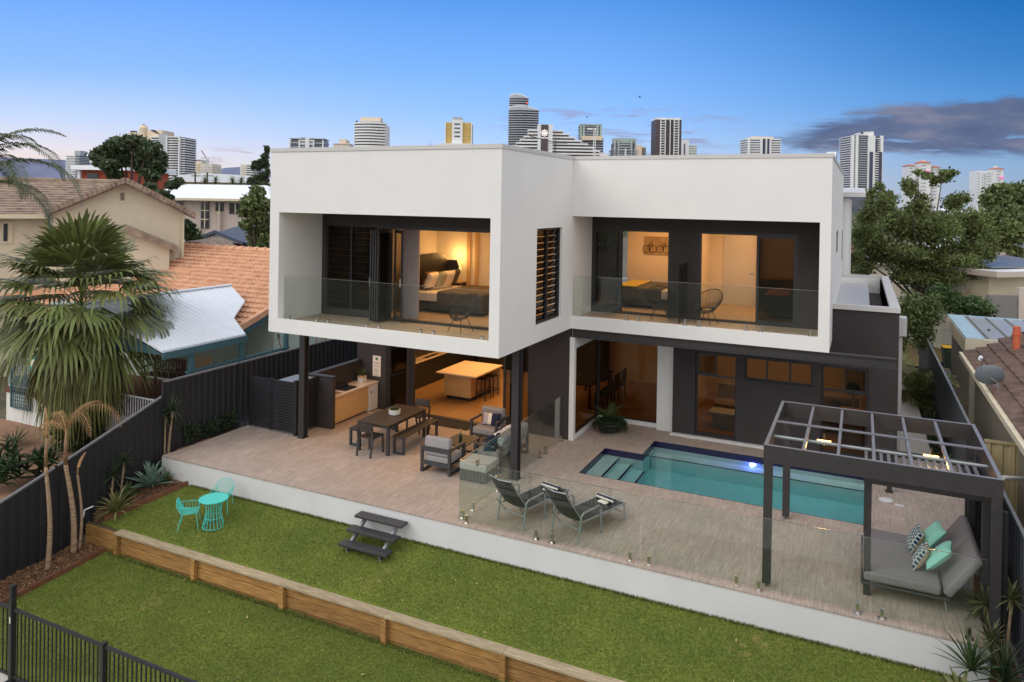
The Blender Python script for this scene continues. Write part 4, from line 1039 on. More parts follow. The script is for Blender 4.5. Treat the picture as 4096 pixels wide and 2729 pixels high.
# ================================================================ furniture on the balconies and inside
def egg_chair(label, loc, rz):
    t = thing('string_chair', label, 'chair', loc, rz, 'black string chairs on the balconies')
    n = 26; ring = []
    for i in range(n+1):
        a = 2*math.pi*i/n; s_ = math.sin(a)
        ring.append(Vector((.37*math.cos(a), -.06-.30*s_-.08*s_*s_*(s_ > 0), .58+.27*s_)))
    MB().tube(ring, .012, 7).build('rim', 'black', t)
    b = MB(); hub = Vector((0, .02, .34)); low = [hub+Vector((.13*math.cos(2*math.pi*i/n), -.02-.10*math.sin(2*math.pi*i/n), .02+.02*math.sin(2*math.pi*i/n))) for i in range(n+1)]
    for i in range(n):
        for f in (0, .5):
            p = ring[i].lerp(ring[i+1], f); q = low[i].lerp(low[i+1], f); m_ = p.lerp(q, .55)+Vector((0, 0, -.07)); b.tube([p, m_, q], .006, 4)
    b.tube(low, .009, 5)
    b.build('cord_seat', 'black', t)
    for i in range(4):
        a = math.pi/4+i*math.pi/2; c, s_ = math.cos(a), math.sin(a)
        MB().tube([(.16*c, .02+.14*s_, .32), (.33*c, .02+.28*s_, 0)], .009, 6).build('leg', 'black', t)
    return t
egg_chair('black string chair on the western balcony by the bedroom opening', (-1.55, 1.15, ZF+.012), R_(160))
egg_chair('black string chair on the wing balcony, by the bedroom with bicycle art', (2.08, 5.42, ZF+.012), R_(200))
egg_chair('black string chair on the wing balcony, east of the glass screen', (3.30, 5.42, ZF+.012), R_(160))
M['duvet'] = P('grey_duvet', (.10, .085, .075, 1), .95, .2, 6); M['sheet'] = P('white_sheet', rgb(235, 225, 215), .9, .04, 4)
M['yellow'] = P('mustard_throw', (.6, .42, .05, 1), .95, .1, 9); M['red'] = P('rust_throw', (.5, .16, .07, 1), .95, .1, 9); M['brown'] = P('brown_fabric', (.16, .08, .05, 1), .95, .1, 20)
M['sage'] = P('sage_fabric', (.35, .38, .3, 1), .95, .1, 20)
def bed(label, x0, y0, x1, y1, head, hb):
    t = thing('bed', label, 'bed', ((x0+x1)/2, (y0+y1)/2, ZF+.02)); z = ZF+.02
    box('base', 'charcoal', t, x0, y0+.02, z+.08, x1, y1-.02, z+.30)
    MB().box(x0, y0, z+.30, x1, y1, z+.55).build('mattress', 'sheet', t, True, bev=.05, seg=3)
    dx0, dx1 = (x0+.75, x1+.03) if head == 'w' else (x0-.03, x1-.75)
    MB().box(dx0, y0-.03, z+.22, dx1, y1+.03, z+.60).build('duvet', 'duvet', t, True, bev=.06, seg=3)
    return t
bd = bed('large bed with black winged headboard and grey duvet in the western bedroom', -4.22, 3.2, -2.1, 5.0, 'w', 1)
hbp = [(-4.26, 2.95, 3.3), (-4.26, 2.95, 4.45), (-4.26, 3.1, 4.66), (-4.26, 3.5, 4.74), (-4.26, 4.5, 4.74), (-4.26, 4.95, 4.64), (-4.26, 5.12, 4.44), (-4.26, 5.12, 3.3)]
MB().prism(hbp, (-.1, 0, 0)).build('headboard', 'black', bd, True)
MB().prism([(-4.28, 5.12, 3.5), (-4.02, 5.2, 3.9), (-3.98, 5.22, 4.3), (-4.05, 5.2, 4.5), (-4.28, 5.12, 4.5)], (.02, .06, 0)).build('headboard_wing', 'black', bd, True)
for i, (mt, x, y, lb) in enumerate((('brown', -4.05, 3.75, 'brown square pillow against the black headboard'), ('cream', -3.86, 3.55, 'white pillow foremost on the western bed'), ('sage', -3.78, 3.95, 'sage green pillow between white and dark pillows'), ('cream', -3.76, 4.25, 'pale pillow beside the sage one on the western bed'), ('duvet', -3.8, 4.65, 'dark grey pillow by the lit bedside lamp'))):
    cushion(lb, mt, (x, y, ZF+.86), 0, R_(-66), R_(10*(i % 3-1)), (.48, .5, .2))
lpn = thing('bedside_lamp', 'glowing drum bedside lamp behind the black headboard', 'lamp', (-4.12, 5.36, ZF+.02))
MB().lathe([(.17, .95), (.15, 1.22)], n=24).build('shade', 'shade', lpn); MB().lathe([(.09, .62), (.09, .64), (.02, .66), (.02, .95)], n=14).build('stand', 'gold', lpn)
nsd = thing('bedside_table', 'small dark bedside table under the glowing lamp', 'table', (-4.12, 5.36, ZF+.02))
MB().box(-.25, -.22, .02, .25, .22, .6).build('cabinet', 'charcoal', nsd); MB().box(-.26, -.23, .6, .26, .23, .62).build('top', 'timber', nsd)
lamp('bedside_glow', (-4.12, 5.3, ZF+1.45), 14, (1, .55, .18), kind='POINT', r=.12)
cu = thing('curtain', 'grey pleated curtain drawn beside the open bedroom doorway', 'curtain', (-3.55, 2.0, ZF+.02))
b = MB(); pts = [(-3.85+.55*i/40, 2.05+.045*math.sin(i*1.35)) for i in range(41)]
for (x, y) in pts: b.v += [(x, y, ZF+.03), (x, y, 5.5)]
b.f = [(2*i, 2*i+2, 2*i+3, 2*i+1) for i in range(40)]
M['curt'] = P('grey_curtain', (.46, .40, .41, 1), .95, .1, 12)
b.build('drape', 'curt', cu, True, smooth=True)
b1 = bed('bed with grey duvet and mustard throw below the bicycle picture', .3, 7.1, 2.45, 8.9, 'e', 0)
MB().box(.35, 7.05, ZF+.63, .95, 8.95, ZF+.66).build('throw', 'yellow', b1, True, bev=.01)
for i, (mt, y, lb) in enumerate((('cream', 7.4, 'white pillow on the mustard-throw bed'), ('black', 7.6, 'black pillow on the mustard-throw bed'), ('lilac', 8.1, 'pale grey pillow on the mustard-throw bed'))):
    cushion(lb, mt, (2.05+.1*i, y, ZF+.84), 0, R_(64), 0, (.46, .5, .18))
art = thing('bicycle_picture', 'sepia picture of two bicycles on the wing bedroom wall', 'picture', (1.3, 9.38, 4.9))
a0 = A(2576, 945, y=9.36); a1 = A(2682, 1021, y=9.36)
M['sepia'] = P('sepia_print', (.36, .26, .16, 1), .8, .3, 3, col2=(.5, .38, .24, 1))
box('canvas', 'sepia', art, a0.x, 9.365, a1.z, a1.x, 9.395, a0.z)
aw = a1.x-a0.x; ah = a0.z-a1.z
for s in (0, 1):
    b = MB(); ox = a0.x+aw*(.22+.50*s); zc = a1.z+ah*.3; r = ah*.2; wbz = aw*.12
    for q in (-1, 1): b.tube([(ox+q*wbz+r*math.cos(t), 9.36, zc+r*math.sin(t)) for t in np.linspace(0, 6.283, 17)], .009, 4)
    for p, q in (((-1, 0), (-.2, .9)), ((-.2, .9), (.7, .9)), ((.7, .9), (0, -.05)), ((0, -.05), (-1, 0)), ((-.2, .9), (0, -.05)), ((1, 0), (.65, 1.3)), ((.5, 1.35), (.85, 1.3)), ((-.4, 1.2), (-.1, 1.2))):
        b.bar((ox+p[0]*wbz, 9.358, zc+p[1]*r*1.6), (ox+q[0]*wbz, 9.358, zc+q[1]*r*1.6), .014, .006)
    b.build('painted_bicycle', 'black', art, True)
b2 = bed('bed with grey cover and rust throw in the east wing bedroom', 4.55, 7.2, 6.05, 8.9, 'e', 0)
MB().box(4.52, 7.14, ZF+.62, 5.1, 8.95, ZF+.66).build('throw', 'red', b2, True, bev=.01)
dr_ = thing('interior_door', 'closed pale panel door at the back of the east wing bedroom', 'door', (3.6, 9.38, ZF))
box('door_leaf', 'wallwhite', dr_, 3.05, 9.37, ZF+.02, 4.0, 9.399, 5.4); box('handle', 'chrome', dr_, 3.85, 9.34, 4.2, 3.95, 9.37, 4.22)
cb = thing('wardrobe_shelf', 'timber shelf niche beside the pale bedroom door', 'shelf', (4.6, 9.2, ZF))
box('side', 'timber', cb, 4.15, 8.95, ZF+.02, 4.2, 9.399, 5.5); box('shelf', 'timber', cb, 4.2, 8.95, 4.1, 5.2, 9.399, 4.15); box('drawer', 'charcoal', cb, 4.2, 9.0, 3.5, 5.2, 9.399, 3.8)
tv = thing('wall_television', 'slim black television on the dividing wall of the wing bedrooms', 'television', (2.7, 6.7, 4.7))
box('screen', 'black', tv, 2.655, 6.35, 4.45, 2.70, 7.05, 4.9, bev=.01); box('bracket', 'charcoal', tv, 2.651, 6.6, 4.6, 2.655, 6.8, 4.75)
bt = thing('bathtub', 'white oval bathtub behind the louvres of the western bathroom', 'bathtub', (-5.5, 3.0, ZF+.02))
MB().lathe([(.3, 0), (.38, .3), (.44, .58), (.40, .58), (.34, .3), (.02, .12)], n=28).build('tub', 'wallwhite', bt, smooth=True); bt.scale = (.85, 1.7, 1)
# kitchen
isl = thing('kitchen_island', 'oak kitchen island with glowing timber top and dark plinth', 'kitchen island', (-4.4, 6.8, 0))
box('plinth', 'black', isl, -4.93, 6.33, .005, -4.06, 7.65, .12); box('cabinet', 'timber', isl, -4.98, 6.25, .12, -4.03, 7.66, .875)
box('end_panel', 'timber', isl, -4.03, 7.60, .005, -3.66, 7.66, .875); box('benchtop', 'stonetop', isl, -5.05, 5.86, .876, -3.64, 7.72, .915)
kc = thing('kitchen_counter', 'long dark kitchen counter with pale top and black sink by the wall', 'counter', (-6.5, 8, 0))
box('cabinet', 'black', kc, -6.69, 5.2, .005, -6.32, 11.3, .87); tq = MB()
for q in ((-6.69, 5.2, .87, -6.29, 7.4, .91), (-6.69, 8.3, .87, -6.29, 11.3, .91), (-6.69, 7.4, .87, -6.6, 8.3, .91), (-6.36, 7.4, .87, -6.29, 8.3, .91)): tq.box(*q)
tq.build('benchtop', 'stonetop', kc, True); box('sink', 'black', kc, -6.6, 7.4, .871, -6.36, 8.3, .885)
kcb = thing('kitchen_cupboards', 'tall dark cupboards along the kitchen rear wall', 'cupboard', (-3.5, 11.1, 0))
box('carcass', 'black', kcb, -6.2, 10.8, .005, -1.2, 11.39, 2.7)
for i in range(5): box('door', 'frame', kcb, -6.19+i, 10.77, .1, -5.21+i, 10.799, 2.68)
def stool(label, loc):
    t = thing('bar_stool', label, 'stool', loc, group='black bar stools at the island')
    MB().box(-.17, -.17, .64, .17, .17, .68).build('seat', 'black', t, bev=.015)
    for sx in (-1, 1):
        for sy in (-1, 1): MB().bar((sx*.15, sy*.15, .64), (sx*.17, sy*.17, 0), .022).build('leg', 'black', t)
    MB().bar((-.16, .16, .22), (.16, .16, .22), .018).bar((-.16, -.16, .22), (.16, -.16, .22), .018).bar((-.16, -.15, .22), (-.16, .15, .22), .018).bar((.16, -.15, .22), (.16, .15, .22), .018).build('foot_rail', 'black', t)
stool('black bar stool at the island, first in from the terrace', (-3.82, 6.72, .005)); stool('black bar stool at the island, second in from the terrace', (-3.80, 7.22, .005))
din = thing('indoor_dining_table', 'dark indoor dining table behind the corner window', 'table', (-.9, 8.2, 0))
box('tabletop', 'black', din, -1.4, 7.2, .72, -.4, 9.4, .76)
for x in (-1.35, -.52):
    for y in (7.25, 9.25): box('leg', 'black', din, x, y, .005, x+.07, y+.07, .72)
def ichair(label, loc, rz):
    t = thing('indoor_chair', label, 'chair', loc, rz, 'dark chairs at the indoor table')
    MB().box(-.22, -.22, .42, .22, .22, .48).build('seat', 'charcoal', t, bev=.02); MB().box(-.22, -.24, .48, .22, -.19, .95).build('backrest', 'charcoal', t, bev=.02)
    for sx in (-.19, .19):
        for sy in (-.19, .19): MB().bar((sx, sy, .42), (sx*1.1, sy*1.1, .005), .03).build('leg', 'black', t)
for i, y in enumerate((7.6, 8.3, 9.0)): ichair('dark dining chair inside the corner window, %s from the glass' % ('first', 'second', 'third')[i], (-.15, y, 0), R_(90))
lvs = thing('living_sofa', 'grey living room sofa behind the ground-floor windows', 'sofa', (5, 8.6, 0))
box('seat', 'grey', lvs, 3.0, 8.3, .1, 6.9, 9.1, .42, bev=.04); box('backrest', 'grey', lvs, 3.0, 9.1, .1, 6.9, 9.35, .85, bev=.04)
cushion('navy cushion on the living room sofa', 'navy', (3.9, 8.9, .62), R_(65), 0, 0, (.5, .45, .16)); cushion('dark green cushion on the living room sofa', 'leafdk', (6.35, 8.2, .72), R_(60), R_(15), 0, (.55, .5, .18))
ll = thing('table_lamp', 'black shaded table lamp glowing inside the eastern living window', 'lamp', (6.75, 7.6, 0))
MB().lathe([(.2, 1.35), (.13, 1.6)], n=20).build('shade', 'black', ll); MB().lathe([(.02, .9), (.02, 1.42), (.05, 1.45)], n=10).build('stand', 'gold', ll); MB().lathe([(.05, 1.46), (.05, 1.54), (.01, 1.56)], n=12).build('bulb', 'bulb', ll)
sdt = thing('side_table', 'timber side table holding the black shaded lamp', 'table', (6.75, 7.6, 0)); MB().box(-.28, -.28, .85, .28, .28, .9).build('top', 'timber', sdt); MB().box(-.24, -.24, .005, .24, .24, .85).build('cabinet', 'timber', sdt)
rugi = thing('living_table', 'low white table inside the western living window', 'table', (3.6, 7.6, 0)); MB().box(-.55, -.3, .35, .55, .3, .42).build('top', 'wallwhite', rugi); MB().box(-.45, -.22, .005, .45, .22, .35).build('base', 'timber', rugi)
# ================================================================ fences
def ribbed(b, p, q, zb0, zb1, zt0, zt1, pitch=.19, depth=.028):
    """corrugated steel sheet between p and q (xy), bottom and top heights given at both ends"""
    p, q = Vector((p[0], p[1])), Vector((q[0], q[1])); L = (q-p).length; t = (q-p)/L; nrm = Vector((-t.y, t.x)); n = int(L/pitch)
    pts = []
    for i in range(n):
        for f, o in ((0, 0), (.42, 0), (.52, 1), (.9, 1)): pts.append(((i+f)/n, o))
    pts.append((1, 0)); base = len(b.v)
    for f, o in pts:
        c = p+t*L*f+nrm*depth*o
        b.v += [(c.x, c.y, zb0+(zb1-zb0)*f), (c.x, c.y, zt0+(zt1-zt0)*f)]
    b.f += [(base+2*i, base+2*i+2, base+2*i+3, base+2*i+1) for i in range(len(pts)-1)]
fl = thing('boundary_fence', 'charcoal corrugated steel fence along the palm side, stepping down to the lawn', 'fence', (-8.55, 3, -.5))
def fpanel(par, x, y0, y1, zb0, zb1, zt0, zt1, mat='fence', cap='fencecap_littop', rev=False):
    b = MB(); ribbed(b, (x, y0), (x, y1), zb0, zb1, zt0, zt1, depth=-.028 if not rev else .028); b.build('fence_panel', mat, par, True)
    MB().bar((x, y0, zt0+.015), (x, y1, zt1+.015), .05, .04).build('fence_rail', cap, par, True)
ys_ = [-1.28+2.38*i for i in range(8)]
for i in range(7):
    fpanel(fl, -8.5, ys_[i], ys_[i+1]-.03, -.7, -.5, 1.70, 1.70)
    box('fence_post', 'fence', fl, -8.53, ys_[i]-.03, -.8, -8.47, ys_[i]+.03, 1.72)
fpanel(fl, -8.52, -3.9, -1.32, -1.4, -.75, .46, 1.34); fpanel(fl, -8.52, -6.7, -3.93, -1.8, -1.4, -.42, .45)
box('fence_post', 'fence', fl, -8.55, -3.95, -1.6, -8.49, -3.89, .5)
fr_ = thing('boundary_fence', 'charcoal steel fence with pale rail beside the dark tiled roof', 'fence', (9.1, 5, -.3))
for i in range(9):
    y0 = -1.4+2.4*i; fpanel(fr_, 9.1, y0, y0+2.36, -.9, -.9, 1.52, 1.52, mat='fenceblue', cap='alu', rev=True)
    box('fence_post', 'fenceblue', fr_, 9.07, y0-.035, -.9, 9.13, y0+.01, 1.54)
fpanel(fr_, 9.1, -6.5, -1.45, -1.7, -1.0, .55, .9, mat='fenceblue', cap='alu', rev=True)
M['creamfence'] = P('cream_steel', rgb(188, 172, 132, .85), .55, .05, 3)
cf = thing('cream_fence', 'cream corrugated fence standing across behind the pergola', 'fence', (9.8, 3.5, -.5))
b = MB(); ribbed(b, (9.2, 3.5), (12.5, 3.5), -1, -1, 1.62, 1.62, .2); b.build('fence_panel', 'creamfence', cf, True); MB().bar((9.18, 3.5, 1.64), (12.5, 3.5, 1.64), .05).build('fence_rail', 'creamfence', cf, True)
wpp = thing('white_pipe', 'white plastic pipe running across in front of the cream fence', 'pipe', (9.6, 1.2, 1.5))
MB().tube([A(4012, 1911, x=9.0), A(4110, 1917, x=9.55)], .035, 10).build('pipe', 'wallwhite', wpp, True)
# black aluminium balcony-style fence at the bottom of the garden
pfn = thing('picket_fence', 'black vertical bar fence along the foot of the lower lawn', 'fence', (-2, -6.66, -1.6))
def zr(x): return -.40
posts = [-7.8, -5.36, -3.16, -.96, 1.24]
for i, x in enumerate(posts):
    box('fence_post', 'black', pfn, x-.035, -6.70, -1.63, x+.035, -6.62, -.02 if i == 1 else zr(x)+.05)
    if i == 1: box('post_base', 'black', pfn, x-.12, -6.78, -1.63, x+.12, -6.55, -1.59); box('post_sticker', 'wallwhite', pfn, x-.014, -6.703, -.62, x+.014, -6.701, -.52)
for i in range(len(posts)-1):
    a, c = posts[i]+.035, posts[i+1]-.035
    MB().box(a, -6.68, zr(0)-.02, c, -6.64, zr(0)+.02).build('rail', 'black', pfn, True); MB().box(a, -6.675, -1.5, c, -6.645, -1.46).build('rail', 'black', pfn, True)
    n = 22
    for k in range(1, n): x = a+(c-a)*k/n; MB().box(x-.009, -6.669, -1.47, x+.009, -6.651, zr(0)-.02).build('picket', 'black', pfn, True)
# timber sleeper wall between the lawns, garden edging
tw = thing('sleeper_wall', 'treated pine sleeper retaining wall with weathered capping between the lawns', 'wall', (0, -3.25, -1.4))
px_ = [-7.40+2.3*i for i in range(8)]
for i in range(7):
    x0, x1 = px_[i], px_[i+1]
    for k in range(2):
        z1 = -.985-.21*k; box('sleeper', 'pine', tw, x0+.004, -3.255, z1-.198, x1-.004, -3.18, z1, bev=.008)
    box('sleeper', 'pine', tw, x0+.003, -3.26, -1.65, x1-.003, -3.18, -1.41)
    box('cap_board', 'pinegrey', tw, x0-.06 if i == 0 else x0+.002, -3.34, -.985, x1-.002, -3.13, -.94, bev=.006)
    box('wall_post', 'pine', tw, x0-.05, -3.35, -1.7, x0+.05, -3.262, -.99)
    MB().lathe([(.012, 0), (.012, .012)], n=8).build('bolt', 'chrome', tw).location = Vector((x0, -3.352, -1.05))-wl(tw)
for k in range(3): box('sleeper', 'pine', tw, -8.5, -3.25, -1.6+.2*k, -7.45, -3.18, -1.41+.2*k, bev=.006)
ge = thing('garden_edging', 'brown timber edging round the agave bed on the upper lawn', 'edging', (-7.7, -2.3, -.8))
MB().bar((-7.40, -1.47, -.52), (-8.06, -3.12, -.86), .045, .14).build('board', 'edge', ge, True)
ge = thing('garden_edging', 'brown timber edging along the palm bed beside the lower lawn', 'edging', (-7.7, -5, -1.4))
MB().bar((-7.74, -3.36, -1.39), (-7.70, -6.55, -1.56), .045, .14).build('board', 'edge', ge, True)
hose = thing('white_pipe', 'white bent pipe end above the yellow-edged plants', 'pipe', (-8.1, -2.9, -.4))
MB().tube([A(333, 2068, x=-8.25), A(338, 2040, x=-8.25), A(372, 2026, x=-8.25)], .018, 8).build('pipe', 'wallwhite', hose, True)

# ================================================================ planting in the garden
def plant(name, label, loc, parts, group=None, cat='plant'):
    t = thing(name, label, cat, loc, group=group)
    for nm, mb, mt in parts: mb.build(nm, mt, t)
    return t
plant('agave', 'large blue-green agave rosette against the charcoal fence', (-8.12, -1.95, lz(-1.95)+.05), [('leaf_rosette', rosette(MB(), (0, 0, .05), 30, .62, .13, 1.45, .15, .25, 6, .3, .004), 'agave')])
plant('agave', 'smaller darker agave tucked beside the large blue one', (-8.25, -2.45, lz(-2.45)+.05), [('leaf_rosette', rosette(MB(), (0, 0, .05), 20, .42, .07, 1.4, .2, .4, 5, .3, .004), 'leafmd')])
plant('yucca', 'yellow-edged spiky rosette at the corner of the sleeper wall', (-8.0, -2.88, lz(-2.88)+.05), [('leaf_rosette', rosette(MB(), (0, 0, .05), 42, .55, .055, 1.4, .1, .8, 5, .2, .003), 'yellowleaf')])
def cane(name, label, loc, stems, mt='leafdk', ln=.42, wd=.03, n=34):
    t = thing(name, label, 'plant', loc)
    for (dx, dy, h, lean) in stems:
        tr = MB(); top_ = Vector((dx+lean[0], dy+lean[1], h)); tr.tube([(dx, dy, 0), (dx+lean[0]*.3, dy+lean[1]*.3, h*.5), top_], [.03, .024, .02], 7); tr.build('stem', 'canewood', t)
        rosette(MB(), top_, n, ln, wd, 1.45, -.5, .7, 5, .15, .003).build('leaf_rosette', mt, t)
    return t
M['cordleaf'] = P('cordyline_leaf', (.085, .09, .032, 1), .6, .35, 4, isl=.4)
M['canewood'] = P('pale_cane_stem', rgb(150, 130, 104, .8), .85, .25, 12, .3, 50)
cane('dracaena', 'dark dracaena with bare pale stems by the terrace corner', (-8.40, -1.30, lz(-1.45)), [(0, 0, 1.45, (-.08, .08)), (-.06, .12, 1.2, (-.02, .1)), (.05, .05, 1.6, (.1, .05))], n=44, ln=.36)
cane('dracaena', 'low dark dracaena between the fence and the yellow-edged rosette', (-8.35, -2.75, lz(-2.75)), [(0, 0, .75, (.0, .05)), (.05, .2, 1.0, (-.02, .1))], n=30, ln=.36)
plant('lily_plant', 'short strap-leaved plant at the foot of the terrace wall', (-7.95, -1.62, lz(-1.6)+.04), [('leaf_rosette', rosette(MB(), (0, 0, 0), 26, .36, .03, 1.4, .5, .9, 4, .2, .003), 'leafmd')])
for i, (y, h) in enumerate(((-.5, .5), (.1, .42), (.75, .5))):
    b = MB()
    for k in range(30):
        a = random.uniform(0, 6.28); rosette(b, (random.uniform(-.1, .1), random.uniform(-.25, .25), random.uniform(.05, h)), 5, .16, .05, 1.2, 0, .6, 3)
    plant('shrub', 'small dark shrub in the narrow bed by the fence, %s' % ('closest to the lawn', 'middle of three', 'beside the slatted gate')[i], (-8.42, y, -.04), [('foliage', b, 'leafdk')], group='shrubs in the narrow fence bed')
# right-hand corner planting
plant('yucca', 'green yucca rosette at the eastern end of the retaining wall', (8.38, -1.82, -.45), [('leaf_rosette', rosette(MB(), (0, 0, .25), 44, .55, .04, 1.5, .2, .5, 5, .2, .003), 'leafmd')])
plant('agave', 'broad yellow-green agave below the yucca beside the retaining wall', (8.22, -2.10, -.72), [('leaf_rosette', rosette(MB(), (0, 0, .1), 24, .5, .12, 1.4, .2, .5, 5, .3, .004), 'yellowleaf')])
plant('yucca', 'dark spiky yucca against the eastern boundary fence', (8.76, -1.85, -.55), [('leaf_rosette', rosette(MB(), (0, 0, .35), 50, .55, .035, 1.5, -.1, .5, 5, .2, .003), 'leafdk')])
cane('cordyline', 'multi-stemmed cordyline with drooping heads by the day bed end of the fence', (8.80, -.9, -.5), [(0, 0, .85, (-.14, 0)), (.05, .5, 1.0, (-.02, .1)), (-.02, -.5, .62, (-.12, -.1)), (.1, -.2, 1.1, (.05, .0)), (.08, .9, .9, (-.05, .1)), (-.05, .3, .6, (-.1, 0))], 'cordleaf', .32, .035, 40)

M['bark'] = P('palm_bark', rgb(146, 122, 100, .85), .9, .3, 5, .5, 20, stretch=(1, 1, 7), col2=rgb(188, 156, 126, .9))
M['crownshaft'] = P('palm_crownshaft', (.26, .15, .08, 1), .6, .3, 5, stretch=(1, 1, 3))
M['darkbark'] = P('dark_bark', (.075, .055, .042, 1), .95, .3, 8, .6, 25)
# three slender palms in the mulch
def slim_palm(label, base, top, r0, shaft, fr):
    t = thing('slender_palm', label, 'palm tree', base, group='slender palms in the mulch bed')
    bs = Vector(base); tp_ = Vector(top); b = MB(); n = 22; pts = []; rs = []
    for i in range(n+1):
        f = i/n; p = bs.lerp(tp_, f)-bs; p += Vector((.05*math.sin(f*4), .03*math.sin(f*3), 0)); pts.append(p); rs.append(r0*(1.25-.45*f)*(1+.1*(i % 2)))
    b.tube(pts, rs, 10); b.build('trunk', 'bark', t, smooth=True)
    if shaft: MB().tube([pts[-1], pts[-1]+Vector((0, 0, shaft*.6)), pts[-1]+Vector((.02, 0, shaft))], [r0*.85, r0*.75, r0*.3], 10).build('crownshaft', 'crownshaft', t, smooth=True)
    for (a, ln, e, dr, ll, mt) in fr:
        q = MB(); frond(q, pts[-1]+Vector((0, 0, shaft*.9)), a, ln, e, dr, 26, ll*.6, .014, 14, .12, .9); q.build('frond', mt, t)
    return t
P1 = A(189, 2284, z=-1.42); P1t = A(187, 1870, x=P1.x-.05)
P2 = A(294, 2214, z=-1.36); P2t = A(266, 1860, x=P2.x-.1)
P3 = A(316, 2200, z=-1.34); P3t = A(314, 1900, x=P3.x)
slim_palm('ringed slender palm nearest the picket fence with one thin dry shoot', P1, P1t, .040, .6, [(R_(150), .75, 1.4, 1.0, .12, 'dead'), (R_(40), .5, 1.45, .7, .1, 'dead')])
slim_palm('tallest slender palm with arching dry fronds', P2, P2t, .048, .75, [(R_(-12), 1.6, 1.25, 2.5, .30, 'dead'), (R_(18), 1.8, 1.3, 2.6, .32, 'dead'), (R_(165), 1.1, 1.2, 2.6, .28, 'dead'), (R_(200), .8, 1.0, 2.2, .22, 'dead'), (R_(80), 1.0, 1.35, 1.6, .24, 'dead')])
slim_palm('thin young palm stem beside the tallest slender palm', P3, P3t, .026, .1, [(R_(100), .4, 1.4, .9, .1, 'dead')])

# big fan palm with an ivy clad trunk
def fan(b, p0, a, e, pet, rad, nseg=26, spread=2.7, droop=.6):
    h = Vector((math.cos(a), math.sin(a), 0)); sd_ = Vector((-h.y, h.x, 0)); d = h*math.cos(e)+Vector((0, 0, 1))*math.sin(e)
    p0 = Vector(p0); c = p0+d*pet+Vector((0, 0, -.12*pet)); m_ = p0+d*pet*.5+Vector((0, 0, .03))
    for s0, s1 in ((p0, m_), (m_, c)): b.quad(s0-sd_*.02, s0+sd_*.02, s1+sd_*.014, s1-sd_*.014)
    e2 = e-.35; d2 = h*math.cos(e2)+Vector((0, 0, 1))*math.sin(e2); up = Vector((0, 0, 1))*math.cos(e2)-h*math.sin(e2)
    for i in range(nseg):
        th = -spread/2+spread*i/(nseg-1); L = rad*(1-.25*abs(th/spread*2)**2)*random.uniform(.85, 1.1)
        dr = d2*math.cos(th)+sd_*math.sin(th); wv = (sd_*math.cos(th)-d2*math.sin(th))*(rad*spread/nseg*.36)
        q = c+dr*L*.45+up*.05*(1 if i % 2 else -.4); t = c+dr*L*.8+Vector((0, 0, -droop*.25*L)); tip = c+dr*L*.96+Vector((0, 0, -droop*L*random.uniform(.45, .95)))
        b.add([c, q-wv, q+wv, t-wv*.65, t+wv*.65, tip], [(0, 1, 2), (1, 3, 4, 2), (3, 5, 4)])
tb_ = A(300, 1800, z=-.95); dfp = (tb_-CAM).dot(fwd)
fc = A(325, 1235, d=dfp); sc_ = dfp/CF
FPt = thing('fan_palm', 'big fan palm with an ivy covered trunk beside the verandah', 'palm tree', tb_)
top_ = fc-tb_
MB().tube([(0, 0, 0), (.03, 0, top_.z*.5), (top_.x*.6, top_.y*.6, top_.z*.85), top_], [.32, .27, .25, .22], 12).build('trunk', 'darkbark', FPt, smooth=True)
M['fanleaf'] = P('fan_palm_leaf', (.14, .165, .048, 1), .5, .25, 2, isl=.45, trans=.15)
M['fanold'] = P('old_fan_leaf', (.17, .17, .05, 1), .65, .35, 2, isl=.4, trans=.1)
b = MB(); o_ = MB()
for i in range(56):
    a = i*2.39996; f = i/55; e = 1.5-1.75*f+random.uniform(-.2, .2)
    fan(b, top_+Vector((0, 0, .25-.45*f)), a, e, random.uniform(1.15, 1.65), random.uniform(1.3, 1.6), droop=.12+.6*f)
for i in range(34):
    a = i*2.39996+.4; fan(o_, top_+Vector((0, 0, -.3-.4*random.random())), a, random.uniform(-1.25, -.5), random.uniform(.7, 1.1), random.uniform(1.0, 1.25), 22, 1.9, droop=1.4)
b.build('leaf_crown', 'fanleaf', FPt); o_.build('dry_skirt', 'fanold', FPt)
# leaf masses
def leaves(name, mt, par, blobs, n, size, w=True, flat=.0, shell=.55, rel=None):
    """leaf-sized faces strewn through a set of clumps (cx, cy, cz, rx, ry, rz)"""
    bl_ = np.array(blobs, float); vol = np.cbrt(bl_[:, 3]*bl_[:, 4]*bl_[:, 5])**2; pr = vol/vol.sum()
    k = rng.choice(len(bl_), n, p=pr); d = rng.normal(size=(n, 3)); d /= np.linalg.norm(d, axis=1)[:, None]
    r = shell+(1-shell)*rng.random(n)**.6; r *= 1+.18*rng.normal(size=n)
    c = bl_[k, :3]+d*r[:, None]*bl_[k, 3:]
    u = rng.normal(size=(n, 3)); u /= np.linalg.norm(u, axis=1)[:, None]
    v = np.cross(u, rng.normal(size=(n, 3))); v /= np.linalg.norm(v, axis=1)[:, None]
    s_ = size*rng.uniform(.6, 1.4, n)[:, None]; u = u*s_; v = v*s_*.55
    q = np.stack([c-u, c-v*1, c+u, c+v], 1).reshape(-1, 3)
    if w and par is not None: q = q-np.array(wl(par))
    me = bpy.data.meshes.new(name); me.from_pydata(q.tolist(), [], np.arange(4*n).reshape(-1, 4).tolist()); me.materials.append(M[mt])
    o = bpy.data.objects.new(name, me); COL.objects.link(o); o.parent = par
    return o
iv = MB
leaves('ivy', 'leafdk', FPt, [tuple(tb_+Vector((.1*math.sin(i*2), .1*math.cos(i*3), .35+i*.42)))+(.62, .62, .42) for i in range(8)], 5200, .085)
